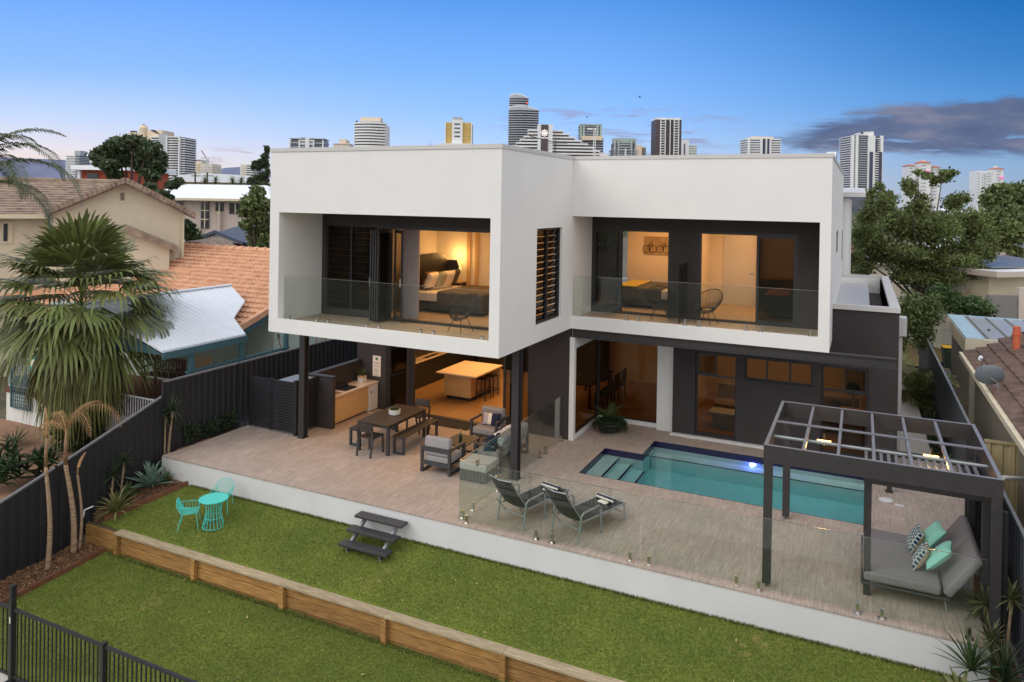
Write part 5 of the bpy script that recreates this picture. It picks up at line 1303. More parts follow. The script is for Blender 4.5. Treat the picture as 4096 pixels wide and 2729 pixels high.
M['gum'] = P('gum_leaf', (.125, .135, .045, 1), .6, .1, .9, isl=.6, trans=.4, col2=(.18, .23, .07, 1))
M['gum2'] = P('tree_leaf', (.14, .18, .065, 1), .6, .25, 1.0, isl=.55, trans=.35)
M['pineleaf'] = P('pine_needle', (.062, .095, .042, 1), .6, .3, 1.0, isl=.5, trans=.25)
def blob(px, py, d, rpx, rpy, dd=None):
    c = A(px, py, d=d); k = d/CF
    return (c.x, c.y, c.z, rpx*k, (dd or rpx*.9)*k, rpy*k)
def tree(name, label, base_px, d, blobs, n, size, mt, trunk=.2, zb=-1.0, group=None, cat='tree', shell=.5, limbs=True, bark='darkbark'):
    """blobs: (px, py, rx, ry[, depth offset]) in photo pixels at distance d"""
    c = A(base_px[0], base_px[1], d=d); t = thing(name, label, cat, (c.x, c.y, zb), group=group)
    bb = []
    for q in blobs:
        dd = d+(q[4] if len(q) > 4 else random.uniform(-.5, .5)*q[2]*d/CF*1.6)
        bb.append(blob(q[0], q[1], dd, q[2], q[3]))
    fork = Vector((c.x, c.y, zb+(min(x[2] for x in bb)-zb)*.65))
    m_ = MB(); m_.tube([(c.x, c.y, zb), (c.x+.05, c.y, (zb+fork.z)/2), fork], [trunk, trunk*.85, trunk*.7], 9)
    if limbs:
        for x in (bb if len(bb) < 26 else bb[::4]):
            e = Vector(x[:3]); m_.tube([fork, fork.lerp(e, .45)+Vector((0, 0, .25)), e+Vector((0, 0, x[5]*.3))], [trunk*.5, trunk*.3, trunk*.08], 6)
    m_.build('trunk', bark, t, True)
    leaves('crown', mt, t, bb, n, size, shell=shell)
    return t
# gum tree beyond the single storey block, and smaller trees round it
gb = [(3500, 850, 75, 70), (3560, 800, 70, 60), (3640, 760, 60, 50), (3770, 720, 62, 42), (3795, 680, 45, 28), (3850, 800, 80, 60), (3700, 830, 90, 70), (3600, 900, 100, 80), (3480, 960, 75, 90), (3750, 920, 110, 80), (3880, 900, 95, 80), (3560, 1010, 120, 70), (3700, 1030, 130, 70), (3850, 1020, 100, 70), (3450, 1060, 60, 60), (3940, 980, 60, 70), (3780, 1110, 90, 45), (3640, 1110, 90, 40), (3470, 780, 40, 40), (3530, 740, 40, 25), (3900, 1080, 60, 40), (3690, 700, 38, 26)]
big = [q for q in gb if q[1] > 880]
gb = [(x+random.uniform(-.55, .55)*a, y+random.uniform(-.55, .55)*b_, a*random.uniform(.38, .62), b_*random.uniform(.38, .62), random.uniform(-2.6, 2.6)) for (x, y, a, b_) in gb for _k in range(3)]+[(x, y, a*.85, b_*.85) for (x, y, a, b_) in big]
gb = [q for q in gb if q[1]-q[3] > 650]
tree('gum_tree', 'tall spreading gum tree standing beyond the white house', (3690, 1200), 36, gb, 52000, .08, 'gum', .17, shell=.05)
tree('street_tree', 'dark rounded tree past the gum tree under the far white resort', (4040, 960), 62, [(3990, 800, 60, 45), (4060, 780, 60, 45), (4110, 830, 60, 60), (3970, 880, 60, 50), (4050, 900, 90, 70), (4000, 760, 40, 25)], 7000, .22, 'gum2', .25)
tree('street_tree', 'brownish loose tree overhanging the flat roofs', (4010, 1000), 46, [(3990, 960, 60, 40), (4050, 930, 60, 40), (4020, 1010, 70, 30), (3930, 1060, 60, 45), (3970, 1110, 50, 30)], 5000, .16, 'gum', .18)
# clipped hedge, grassy palms and low planting by the side path
def bush(name, label, blobs, d, n, size, mt, zb=-.9, group=None, cat='shrub'):
    c = A(blobs[0][0], blobs[0][1], d=d); t = thing(name, label, cat, (c.x, c.y, zb), group=group)
    leaves('foliage', mt, t, [blob(q[0], q[1], d+(q[4] if len(q) > 4 else 0), q[2], q[3]) for q in blobs], n, size, shell=.3)
    return t
bush('hedge', 'olive green hedge in front of the grey garage wall', [(3800, 1210, 60, 40), (3880, 1225, 70, 40), (3930, 1240, 45, 35), (3760, 1180, 50, 40)], 30, 6000, .07, 'leafmd', cat='hedge')
bush('shrub', 'dark mixed shrub at the end of the side path', [(3640, 1260, 50, 90), (3600, 1350, 30, 90), (3690, 1330, 45, 70), (3720, 1240, 50, 60)], 27, 5200, .065, 'gum2')
b = MB(); gp = A(3645, 1300, d=24.5)
for i in range(34): frond(b, (0, 0, .3), random.uniform(0, 6.28), random.uniform(1.6, 2.3), random.uniform(.7, 1.45), random.uniform(.9, 1.7), 26, .42, .03, 9, .25, .5)
for i in range(14): frond(b, (0, 0, 1.0), random.uniform(0, 6.28), random.uniform(1.4, 1.9), random.uniform(.9, 1.45), random.uniform(.8, 1.5), 26, .42, .03, 9, .25, .5)
plant('cane_palm', 'yellow-green clumping palm between the white house and the fence', (gp.x, gp.y, -.9), [('frond_clump', b, 'yellowleaf')], cat='palm')
for i in range(9):
    y = 6.6+1.3*i
    b = MB()
    for k in range(16): rosette(b, (random.uniform(-.16, .16), random.uniform(-.6, .6), random.uniform(0, .35)), 9, .3, .03, 1.4, .1, .7, 3)
    o = plant('ground_plant', 'strappy ground plant in the strip between the side path and the fence', (8.84, y, -.5), [('foliage', b, ('leafmd', 'gum2', 'leafdk', 'yellowleaf')[i % 4])], group='plants along the side path')
tag(box('side_path', 'concrete', None, 7.76, 7.2, -.5, 8.62, 18.5, -.1, False), kind='structure')
tag(box('mulch_strip', 'soil', None, 8.62, 7.2, -.7, 9.06, 18.5, -.45, False), kind='structure')

# ================================================================ verandah house on the palm side
M['mint'] = P('mint_render', rgb(176, 192, 182, .9), .75, .05, 2)
M['teal'] = P('teal_paint', rgb(72, 108, 116, .9), .5, .08, 6)
M['otile'] = rooftile('orange_roof_tile', rgb(206, 148, 114, .85), rgb(236, 188, 152, .9), 1, 1)
M['whitemetal'] = P('white_roof_sheet', rgb(226, 232, 240, .95), .45, .03, 3)
M['paver'] = tiles('brown_pavers', rgb(140, 104, 82, .85), rgb(176, 138, 110, .85), (.75, .7, .7, 1), .3, .15, .006, (3, 3, 1), .8)
M['whitewall'] = P('white_painted_wall', rgb(224, 226, 222, .9), .7, .05, 2)
tag(box('neighbour_paving', 'paver', None, -26, -4.5, -1.0, -8.7, .32, -.9, False), kind='structure')
vh = thing('verandah_house', 'mint walled house with an orange tiled roof and white metal verandah roof', 'house', (-13, 4, -.9))
Vx0, Vx1, Vy, Vz = -17.5, -9.95, .32, .13
box('verandah_base', 'whitewall', vh, Vx0, Vy, -.9, Vx1, 7.5, Vz-.14); box('verandah_edge', 'edge', vh, Vx0, Vy-.04, Vz-.14, Vx1+.04, Vy+3.5, Vz)
box('wall', 'mint', vh, -20, 3.3, Vz, -12.6, 9, 2.3); box('wall', 'mint', vh, -12.6, 5.2, -.9, -11.05, 16, 2.15)
for (x, y, z1) in ((-9.82, .7, 2.08), (-9.78, 2.5, 2.08), (-12.5, .4, 2.6), (-9.8, 4.4, 2.1)): box('verandah_post', 'teal', vh, x-.06, y-.06, -.9, x+.06, y+.06, z1)
pitch = .31
def vr(x, y): return (x, y, 2.12+pitch*(-9.75-x))
def onplane(px, py):
    r = fwd+RR*((px-CX)/CF)-UU*((py-CY)/CF)
    t = (2.12+pitch*(-9.75-CAM.x)-CAM.z)/(r.z+pitch*r.x); return CAM+r*t
cor = [vr(-9.75, -.3), vr(-9.75, 2.62)]+[tuple(onplane(*q)) for q in ((935, 1278), (979, 1210), (923, 1148))]
rx = cor[-1][0]; cor.append(vr(rx, -.3))
rb = MB(); rb.prism(cor, (0, 0, .05))
vr_ = rb.build('verandah_roof', 'whitemetal', vh, True)
rb = MB()
def xmax(y):      # where the sheet ends on the eave side
    r = None
    for (a, c) in zip(cor[:5], cor[1:6]):
        if min(a[1], c[1]) <= y <= max(a[1], c[1]) and abs(a[1]-c[1]) > .01:
            x = a[0]+(c[0]-a[0])*(y-a[1])/(c[1]-a[1]); r = x if r is None else max(r, x)
    return r
for i in range(40):
    y = -.25+i*.2; xe_ = xmax(y)
    if xe_ is None or xe_-rx < .2: continue
    rb.bar(Vector(vr(xe_, y))+Vector((0, 0, .055)), Vector(vr(rx+.05, y))+Vector((0, 0, .055)), .03, .02)
rb.build('roof_rib', 'whitemetal', vr_, True)
MB().prism([(rx, -.3, cor[-1][2]), (rx-3.3, -.3, cor[-1][2]-1.0), (rx-3.3, cor[4][1], cor[-1][2]-1.0), (rx, cor[4][1], cor[-1][2])], (0, 0, .05)).build('verandah_roof', 'whitemetal', vh, True)
MB().bar((-9.73, -.3, 2.03), (-9.73, 2.66, 2.03), .06, .18).build('gutter', 'teal', vh, True)
MB().bar((rx, -.3, cor[-1][2]+.08), (rx, cor[4][1], cor[-1][2]+.08), .16, .04).build('ridge_cap', 'whitemetal', vh, True)
MB().prism([(rx-3.3, -.27, 2.05), (-9.75, -.27, 2.05), (rx, -.27, cor[-1][2]-.03)], (0, .04, 0)).build('gable_board', 'teal', vh, True)
# tiled roof, built as overlapping courses
tpz = lambda y: 2.15+.32*(y-3.55)
yr = 10.6
def oplane(px, py):
    r = fwd+RR*((px-CX)/CF)-UU*((py-CY)/CF); t = (2.15+.32*(CAM.y-3.55)-CAM.z)/(r.z-.32*r.y); return CAM+r*t
rg = oplane(1079, 1012); yr = rg.y
b = MB(); nc = int((yr-3.2)/.33); wv = .21
for k in range(nc+1):
    y0 = 3.0+k*.33; y1 = y0+.36; zb_ = tpz(y0)+.075; zt_ = tpz(y1)+.012
    n = int((30)/wv*2); base = len(b.v); xs = [-10.75-i*wv/2 for i in range(n)]
    for i, x in enumerate(xs):
        o = .05*(1 if i % 2 else 0); b.v += [(x, y0+.03, zb_-.08), (x, y0, zb_+o), (x, y1, zt_+o)]
    for i in range(n-1): q = base+3*i; b.f += [(q, q+3, q+4, q+1), (q+1, q+4, q+5, q+2)]
b.build('tiled_roof', 'otile', vh, True)
b = MB()
for i in range(70): x = -10.7-i*.42; b.tube([(x, yr, tpz(yr)+.08), (x-.44, yr, tpz(yr)+.06)], [.15, .12], 8)
b.build('ridge_tile', 'otile', vh, True); MB().prism([(-10.7, 2.9, tpz(2.9)-.05), (-10.7, yr, tpz(yr)-.05), (-10.7, yr, tpz(yr)+.14), (-10.7, 2.9, tpz(2.9)+.14)], (-.16, 0, 0)).build('verge', 'otile', vh, True)
MB().prism([(-10.8, 3.1, tpz(3.1)-.28), (-10.8, yr, tpz(yr)-.28), (-10.8, yr, tpz(yr)-.06), (-10.8, 3.1, tpz(3.1)-.06)], (-.06, 0, 0)).build('bargeboard', 'teal', vh, True)
MB().prism([(-11.05, 5.2, 2.1), (-11.05, yr+6, 2.1), (-11.05, yr, tpz(yr)-.1)], (-.1, 0, 0)).build('gable_wall', 'mint', vh, True)
MB().quad((-10.75, yr, tpz(yr)), (-40, yr, tpz(yr)), (-40, yr+7, tpz(yr)-2.2), (-10.75, yr+7, tpz(yr)-2.2)).build('tiled_roof', 'otile', vh, True)
# verandah railing, lattice, towels, timber bench
def rail(par, p, q, z0, z1, n):
    p, q = Vector(p), Vector(q); b = MB(); b.bar(p+Vector((0, 0, z1)), q+Vector((0, 0, z1)), .05, .03); b.bar(p+Vector((0, 0, z0)), q+Vector((0, 0, z0)), .03, .03)
    for i in range(n+1): c = p.lerp(q, i/n); b.bar(c+Vector((0, 0, z0)), c+Vector((0, 0, z1)), .018)
    return b.build('railing', 'whitemetal', par, True)
rail(vh, (-17.4, Vy+.02, 0), (-12.6, Vy+.02, 0), .2, .92, 44); rail(vh, (-12.4, Vy-.05, 0), (-9.95, Vy-.05, 0), -.25, .61, 24)
def lattice(par, p, q, z0, z1, n):
    p, q = Vector(p), Vector(q); b = MB(); b.bar(p+Vector((0, 0, z0)), q+Vector((0, 0, z0)), .05).bar(p+Vector((0, 0, z1)), q+Vector((0, 0, z1)), .05).bar(p+Vector((0, 0, z0)), p+Vector((0, 0, z1)), .05).bar(q+Vector((0, 0, z0)), q+Vector((0, 0, z1)), .05)
    for i in range(1, n): c = p.lerp(q, i/n); b.bar(c+Vector((0, 0, z0)), c+Vector((0, 0, z1)), .03, .012)
    m_ = int((z1-z0)/((q-p).length/n))
    for i in range(1, m_): z = z0+(z1-z0)*i/m_; b.bar(p+Vector((0, 0, z)), q+Vector((0, 0, z)), .03, .012)
    return b.build('lattice_panel', 'teal', par, True)
la = A(52, 1560, y=Vy-.02); la.x = -17.15; lattice(vh, (la.x, Vy-.06, 0), (la.x+.95, Vy-.06, 0), -.42, 1.10, 9)
lattice(vh, (-9.8, 2.55, 0), (-9.8, 4.4, 0), 1.0, 1.42, 14); MB().bar((-9.78, .5, 1.44), (-9.78, 4.5, 1.44), .1, .06).build('handrail', 'teal', vh, True)
for i, (z0, z1, mt, nm) in enumerate(((1.05, 1.2, 'turq', 'top_band'), (.85, 1.05, 'cream', 'white_band'), (.68, .85, 'turq', 'middle_band'), (.6, .68, 'cream', 'white_band'), (.42, .6, 'teal', 'lower_band'))):
    if i == 0: tw_ = thing('beach_towel', 'turquoise and white striped towel hung over the verandah railing', 'towel', (la.x+1.05, Vy-.1, .42))
    box(nm, mt, tw_, la.x+1.0, Vy-.085, z0+.12, la.x+1.6, Vy-.07, z1+.12)
M['redwood'] = P('dark_red_timber', (.10, .032, .018, 1), .5, .25, 8, stretch=(6, 1, 1))
sb_ = thing('garden_settee', 'dark red timber settee with curved arms on the neighbouring verandah', 'bench', (-13.2, 2.6, Vz), R_(4))
MB().box(-.65, -.25, .40, .65, .25, .44).build('seat', 'redwood', sb_)
b = MB().box(-.65, .22, .80, .65, .27, .90).box(-.65, .22, .46, .65, .27, .52)
for i in range(12): x = -.6+i*.109; b.box(x-.02, .23, .52, x+.02, .26, .80)
b.build('backrest', 'redwood', sb_)
for s in (-1, 1):
    MB().tube([(s*.64, .24, .64), (s*.67, -.05, .66), (s*.67, -.25, .60), (s*.66, -.25, .40)], .028, 7).build('arm', 'redwood', sb_)
    MB().bar((s*.6, -.22, 0), (s*.6, -.22, .4), .06).build('leg', 'redwood', sb_); MB().bar((s*.6, .22, 0), (s*.6, .24, .85), .06).build('leg', 'redwood', sb_)
vc = thing('verandah_chair', 'slatted timber chair beside the settee under the white metal roof', 'chair', (-12.0, 2.9, Vz), R_(20))
MB().box(-.25, -.25, .4, .25, .25, .44).build('seat', 'timber', vc); b = MB()
for i in range(6): b.bar((-.2+i*.08, .24, .44), (-.24+i*.096, .34, 1.0), .045, .02)
b.box(-.26, .22, .44, .26, .26, .5).build('backrest', 'timber', vc)
for sx in (-.22, .22):
    for sy in (-.22, .22): MB().bar((sx, sy, 0), (sx, sy, .4), .05).build('leg', 'timber', vc)
fg = cane('thin_dracaena', 'thin-stemmed potted dracaena in front of the mint gable wall', (-9.6, 4.9, -.6), [(-.3, -.2, 2.3, (-.3, -.2)), (-.1, .1, 2.7, (-.1, .1)), (.1, 0, 2.2, (.1, -.1)), (.25, .3, 2.5, (.15, .3)), (.05, .5, 2.1, (.2, .4)), (-.2, .6, 2.4, (-.1, .6))], 'leaflt', .26, .03, 18)
c = A(85, 1950, z=-.9)
b = MB()
for k in range(34): rosette(b, (random.uniform(-.75, .75), random.uniform(-.5, .5), random.uniform(.1, .75)), 9, .38, .10, 1.3, -.1, .7, 4)
plant('shrub', 'broad-leaved dark shrub below the fan palm beyond the fence', (c.x-.2, c.y, -.9), [('foliage', b, 'leafdk')])
c = A(60, 1782, z=-.9); b = rosette(MB(), (0, 0, .05), 30, .6, .05, 1.0, .1, .4, 4, .2)
plant('fern', 'low fern tuft on the brown paving below the verandah', (c.x, c.y, -.9), [('fronds', b, 'leafmd')])
# feather palm whose crown hangs in from the edge
fp2 = A(-150, 760, d=17.5)
fpm = thing('feather_palm', 'feather palm with arching fronds behind the fan palm', 'palm tree', (fp2.x, fp2.y, -.95))
MB().tube([(0, 0, 0), (.05, 0, 3), (0, 0, fp2.z+.95)], [.16, .12, .11], 10).build('trunk', 'bark', fpm, smooth=True)
M['frondleaf'] = P('feather_palm_leaf', (.075, .095, .035, 1), .5, .25, 3, isl=.35, trans=.15)
va = CYAW*-1
for i, (az_, ln, e, dr) in enumerate(((0, 3.3, 1.2, 2.5), (18, 3.3, .9, 2.35), (-22, 3.0, 1.05, 2.6), (40, 2.9, 1.35, 1.7), (-50, 2.8, .7, 2.2), (-8, 2.8, 1.4, 2.2), (90, 2.2, 1.0, 2), (150, 2.2, .9, 2), (200, 2.2, 1, 2), (260, 2.2, .9, 2), (8, 2.6, .45, 2.0))):
    q = MB(); frond(q, (0, 0, fp2.z+.95), R_(az_)+va, ln, e, dr, 62, .52, .035, 16, .15, .35); q.build('frond', 'frondleaf', fpm)
# ================================================================ houses and trees further off on the palm side
M['creamwall'] = P('cream_render', rgb(218, 206, 182, .88), .8, .05, 3, .1, 80)
M['creamtrim'] = P('cream_trim', rgb(216, 204, 176, .9), .6, .05, 3)
M['browntile'] = P('brown_roof_tile', rgb(138, 116, 102, .8), .85, .3, 2.5, .4, 20, col2=rgb(182, 160, 142, .85))
M['winglass'] = P('dark_window_glass', (.03, .035, .045, 1), .12, .3, 1)
M['whitehip'] = P('white_painted_roof', rgb(236, 240, 246, .98), .5, .02, 1)
M['blueroof'] = P('slate_blue_roof', rgb(84, 94, 116, .85), .6, .12, 8)
M['redwall'] = P('maroon_wall', rgb(120, 50, 50, .85), .7, .1, 3)
M['brickred'] = P('rust_red_wall', rgb(172, 84, 56, .85), .8, .15, 3)
M['beigewall'] = P('beige_render', rgb(206, 192, 182, .88), .8, .05, 3, .1, 80)
M['tanwall'] = P('tan_wall', rgb(180, 166, 140, .85), .8, .08, 3)
def frame_at(px, d, z, name, label, cat, group=None, tw=0):
    c = A(px, 800, d=d); return thing(name, label, cat, (c.x, c.y, z), RZ+R_(tw), group)
def lx(px, px0, d): return (px-px0)*d/CF
def pz(px, py, d): return A(px, py, d=d).z
def courses(b, x0, x1, y0, z0, y1, z1, step=.34):
    """lapped tile courses on a slope; local coordinates"""
    n = max(2, int(math.hypot(y1-y0, z1-z0)/step))
    for k in range(n):
        a, c = k/n, (k+1.08)/n; ya, za, yb, zb_ = y0+(y1-y0)*a, z0+(z1-z0)*a, y0+(y1-y0)*c, z0+(z1-z0)*c
        b.add([(x0, ya, za), (x1, ya, za), (x1, ya, za+.06), (x0, ya, za+.06), (x1, yb, zb_+.015), (x0, yb, zb_+.015)], [(0, 1, 2, 3), (3, 2, 4, 5)])
    return b
# cream two-storey house, gable end showing; its end wall is turned so that the long side runs away out of sight
d = 31.0; x0 = 727; tw = R_(27)
ch = frame_at(x0, d, -1, 'cream_house', 'cream two-storey house with brown tiled gable roof and louvred vent', 'house', tw=27)
ux = Vector((math.cos(RZ+tw), math.sin(RZ+tw), 0)); un_ = Vector((-ux.y, ux.x, 0))
def Q(px, py, off=0.0):
    """photo pixel to the house's own x, z on its end wall"""
    r = fwd+RR*((px-CX)/CF)-UU*((py-CY)/CF); o = Vector(ch.location)+un_*off
    t = (o-CAM).dot(un_)/r.dot(un_); p = CAM+r*t
    return (p-Vector(ch.location)).dot(ux), p.z+1
xa, zA = Q(502, 737); xR, zR = Q(778, 876); xr = Q(727, 990)[0]; xL, zL = Q(182, 868); xl = Q(200, 990)[0]
sl = (zA-zR)/(xR-xa); sl2 = (zA-zL)/(xa-xL)
MB().prism([(xl, 0, 0), (xr, 0, 0), (xr, 0, zA-sl*(xr-xa)), (xa, 0, zA), (xl, 0, zA-sl2*(xa-xl))], (0, 9, 0)).build('wall', 'creamwall', ch)
rf = MB(); b = MB()
for xe, s_ in ((xR, sl), (xL, sl2)):
    ze = zA-s_*abs(xe-xa)
    rf.prism([(xa, -.45, zA), (xe, -.45, ze), (xe, -.45, ze+.14), (xa, -.45, zA+.16)], (0, 9.8, 0))
    n = 17
    for i in range(n):
        a, c = i/n, (i+1.1)/n; p_, q_ = xa+(xe-xa)*c, xa+(xe-xa)*a
        b.bar((p_, -.5, zA+.15-s_*abs(p_-xa)), (q_, -.5, zA+.19-s_*abs(q_-xa)), .24, .2)
rf.build('roof', 'browntile', ch); b.build('verge_tile', 'browntile', ch)
v0, v1 = Q(475, 812), Q(504, 760)
v_ = MB().box(v0[0], -.04, v0[1], v1[0], -.002, v1[1]).build('vent_frame', 'creamtrim', ch); b = MB(); vw = (v1[0]-v0[0]); vh_ = v1[1]-v0[1]
for i in range(8): z = v0[1]+vh_*(.2+.075*i); b.box(v0[0]+vw*.22, -.06, z, v1[0]-vw*.18, -.041, z+vh_*.045)
b.build('vent_slat', 'redwood', v_)
MB().box(xr-.02, -.1, 0, xr+.08, -.002, zA-sl*(xr-xa)).build('downpipe', 'creamtrim', ch)
p0, p1, p2 = Q(400, 940, -1.5), Q(500, 903, -1.5), Q(712, 988, -1.5)
MB().prism([(p0[0], -1.5, p0[1]), (p1[0], -1.5, p1[1]), (p2[0], -1.5, p2[1]), (p2[0], -1.5, p2[1]-.22), (p1[0], -1.5, p1[1]-.22), (p0[0], -1.5, p0[1]-.22)], (0, 1.49, 0)).build('porch_roof', 'browntile', ch)
MB().prism([(p0[0]+.4, -1.2, 0), (p2[0]-.3, -1.2, 0), (p2[0]-.3, -1.2, p2[1]-.1), (p1[0], -1.2, p1[1]-.23), (p0[0]+.4, -1.2, p0[1]-.1)], (0, 1.19, 0)).build('porch_wall', 'creamwall', ch)
zq = Q(100, 862, .2)[1]; zr_ = zA+.1
ra = MB(); courses(ra, -26, xa-.2, .2, zq, 5.0, zr_); ra.build('main_roof', 'browntile', ch)
MB().tube([(-26, 5.0, zr_+.05), (xa+.1, 5.0, zr_+.05)], .12, 7).build('ridge_tile', 'browntile', ch)
MB().box(-26, .9, 0, xl+.1, 5, zq).build('wall', 'creamwall', ch); MB().box(-26, .1, zq-.12, xl-.1, .19, zq+.04).build('gutter', 'creamtrim', ch)
w0, w1 = Q(2, 975, .9), Q(52, 885, .9)
wf = MB().box(w0[0], .84, w0[1], w1[0], .899, w1[1]).build('window', 'creamtrim', ch); MB().box(w0[0]+.1, .82, w0[1]+.1, w0[0]+(w1[0]-w0[0])*.6, .839, w1[1]-.1).build('pane', 'winglass', wf)
# rust red house with flat white roof
d = 70.0; x0 = 410; rh = frame_at(x0, d, -1, 'rust_house', 'rust red house with flat white roof behind the cream ridge', 'house'); L = lambda px: lx(px, x0, d)
MB().box(L(326), 0, 0, L(517), 8, pz(420, 682, d)+1).build('wall', 'brickred', rh); MB().box(L(306), -1, pz(420, 682, d)+1, L(530), 9, pz(420, 664, d)+1).build('roof', 'whitehip', rh)
for a, c in ((350, 392), (430, 470)): MB().box(L(a), -.1, pz(420, 722, d)+1, L(c), -.001, pz(420, 694, d)+1).build('window', 'winglass', rh)
MB().box(L(316), -.3, 0, L(325), .2, pz(420, 682, d)+1).build('downpipe', 'whitehip', rh)
# white hip roof house
d = 60.0; x0 = 830; wh = frame_at(x0, d, -1, 'white_roof_house', 'beige house with large white hipped roof and tall stair window', 'house'); L = lambda px: lx(px, x0, d)
zE, zRg = pz(830, 795, d)+1, pz(830, 737, d+3)+1
MB().box(L(560), 0, 0, L(1075), 10, zE).build('wall', 'beigewall', wh)
rr = MB(); e0, e1, r0, r1 = L(545), L(1095), L(640), L(985)
rr.add([(e0, -.8, zE), (e1, -.8, zE), (e1, 10.8, zE), (e0, 10.8, zE), (r0, 5, zRg), (r1, 5, zRg)], [(0, 1, 5, 4), (1, 2, 5), (2, 3, 4, 5), (3, 0, 4), (0, 3, 2, 1)]); rr.build('roof', 'whitehip', wh)
MB().box(e0, -.95, zE-.16, e1, -.8, zE+.03).build('gutter', 'creamtrim', wh)
for a, c, ya, yb, nv, nh in ((672, 733, 834, 806, 1, 0), (807, 838, 913, 807, 1, 2), (865, 895, 844, 807, 1, 0), (920, 968, 853, 810, 1, 0)):
    f = MB(); za, zb_ = pz(830, ya, d)+1, pz(830, yb, d)+1; f.box(L(a), -.12, za, L(c), -.001, zb_); w_ = f.build('window', 'winglass', wh)
    m_ = MB(); m_.box(L((a+c)/2)-.04, -.15, za, L((a+c)/2)+.04, -.121, zb_)
    for k in range(nh): z = za+(zb_-za)*(k+1)/(nh+1); m_.box(L(a), -.15, z-.04, L(c), -.121, z+.04)
    m_.box(L(a)-.08, -.14, zb_, L(c)+.08, -.002, zb_+.08); m_.build('frame', 'creamtrim', w_)
MB().tube([(L(882), -.2, 0), (L(882), -.2, pz(830, 850, d)+1)], .14, 8).build('downpipe', 'beigewall', wh)
MB().box(L(876), -.35, pz(830, 855, d)+1, L(888), -.05, pz(830, 845, d)+1).build('rain_head', 'creamtrim', wh)
# garage with slate blue roof and white gable
d = 50.0; x0 = 870; bg_ = frame_at(x0, d, -1, 'garage', 'maroon garage with slate blue roof and white gable', 'garage'); L = lambda px: lx(px, x0, d)
zg0, zgA = pz(870, 972, d)+1, pz(866, 938, d)+1
MB().box(L(775), .3, 0, L(965), 9, zg0).build('wall', 'redwall', bg_)
MB().box(L(830), .2, .0, L(945), .29, pz(870, 985, d)+1).build('garage_door', 'dark', bg_)
MB().prism([(L(768), .1, zg0), (L(970), .1, zg0), (L(866), .1, zgA)], (0, .19, 0)).build('gable', 'whitehip', bg_)
g = MB(); g.bar((L(764), -.1, zg0+.05), (L(866), -.1, zgA+.18), .4, .2); g.bar((L(866), -.1, zgA+.18), (L(978), -.1, zg0+.02), .4, .2); g.build('bargeboard', 'blueroof', bg_)
zt = pz(930, 876, d+6)+1
g = MB(); g.add([(L(800), 1, zg0+.5), (L(1050), 1, zg0), (L(1060), 12, zg0+.8), (L(900), 7, zt), (L(990), 7, zt), (L(760), 12, zg0), (L(866), .2, zgA+.12), (L(764), .2, zg0), (L(978), .2, zg0)], [(7, 6, 3, 5), (6, 8, 1, 4, 3), (1, 2, 4), (3, 4, 2, 5)]); g.build('roof', 'blueroof', bg_)
MB().box(L(968), .3, 0, L(1010), 8, zg0-.1).build('side_bay', 'dark', bg_)
d = 33.0; x0 = 790; tr_ = frame_at(x0, d, -1, 'tan_roof_shed', 'small brown tiled roof showing past the orange ridge', 'shed'); L = lambda px: lx(px, x0, d)
z0_, z1_ = pz(790, 1012, d)+1, pz(760, 966, d)+1
g = MB(); g.prism([(L(715), 0, z0_+.12), (L(745), 0, z1_), (L(800), 0, z1_-.02), (L(862), 0, z0_)], (0, 3, 0)); g.build('roof', 'browntile', tr_); MB().box(L(720), .2, 0, L(850), 2.8, z0_-.01).build('wall', 'tanwall', tr_); MB().tube([(L(750), -.1, z0_), (L(750), -.1, z0_+.35)], .05, 8).build('vent_pipe', 'whitehip', tr_)
# warehouse
d = 170.0; x0 = 880; wa = frame_at(x0, d, -1, 'warehouse', 'long low warehouse with pale curved metal roof', 'warehouse'); L = lambda px: lx(px, x0, d)
zq = pz(880, 722, d)+1; g = MB(); n = 14
prof = [(L(700)+(L(1090)-L(700))*i/n, -1, zq+(pz(880, 697, d)-pz(880, 722, d))*math.sin(math.pi*min(1, .15+i/n*.85))**.5*(1 if i else .3)) for i in range(n+1)]
g.prism(prof+[(L(1090), -1, zq-.5), (L(700), -1, zq-.5)], (0, 30, 0)); g.build('roof', 'whitemetal', wa); MB().box(L(705), 0, 0, L(1085), 28, zq-.51).build('wall', 'tanwall', wa)
# trees on that side
tree('pine_tree', 'broad flat-topped pine rising behind the cream gable', (523, 760), 48, [(420, 620, 45, 35), (470, 590, 55, 35), (530, 570, 60, 28), (590, 600, 50, 35), (630, 650, 35, 30), (385, 625, 24, 22), (440, 660, 40, 22), (500, 640, 45, 25), (570, 660, 45, 25), (650, 620, 16, 14), (460, 700, 30, 14), (600, 690, 40, 14), (610, 710, 30, 14), (395, 655, 22, 10), (640, 680, 22, 16)], 9000, .17, 'pineleaf', .34, shell=.3)
tree('pine_branch', 'low drooping pine limb in front of the white hipped roof', (570, 790), 46, [(690, 740, 28, 16), (715, 725, 18, 14), (650, 775, 28, 12), (600, 745, 26, 12), (675, 790, 22, 10), (625, 770, 20, 10)], 2600, .13, 'pineleaf', .14, cat='tree', shell=.2)
tree('norfolk_pine', 'dark tufted pine beside the upper corner of the white house', (1076, 800), 85, [(1068, 600, 10, 15), (1060, 625, 14, 10), (1045, 650, 16, 12), (1020, 655, 10, 10), (1035, 670, 14, 10), (1012, 668, 7, 8), (1064, 660, 12, 18), (1050, 700, 12, 10), (1070, 690, 8, 14), (1030, 710, 12, 8), (1062, 720, 14, 12), (1055, 745, 20, 12)], 5000, .2, 'pineleaf', .16, shell=.2)
tree('cypress_tree', 'dark pointed cypress group above the warehouse wall', (1020, 760), 95, [(1000, 735, 10, 22), (1018, 728, 9, 24), (1035, 740, 12, 18)], 1500, .22, 'pineleaf', .15, shell=.2)
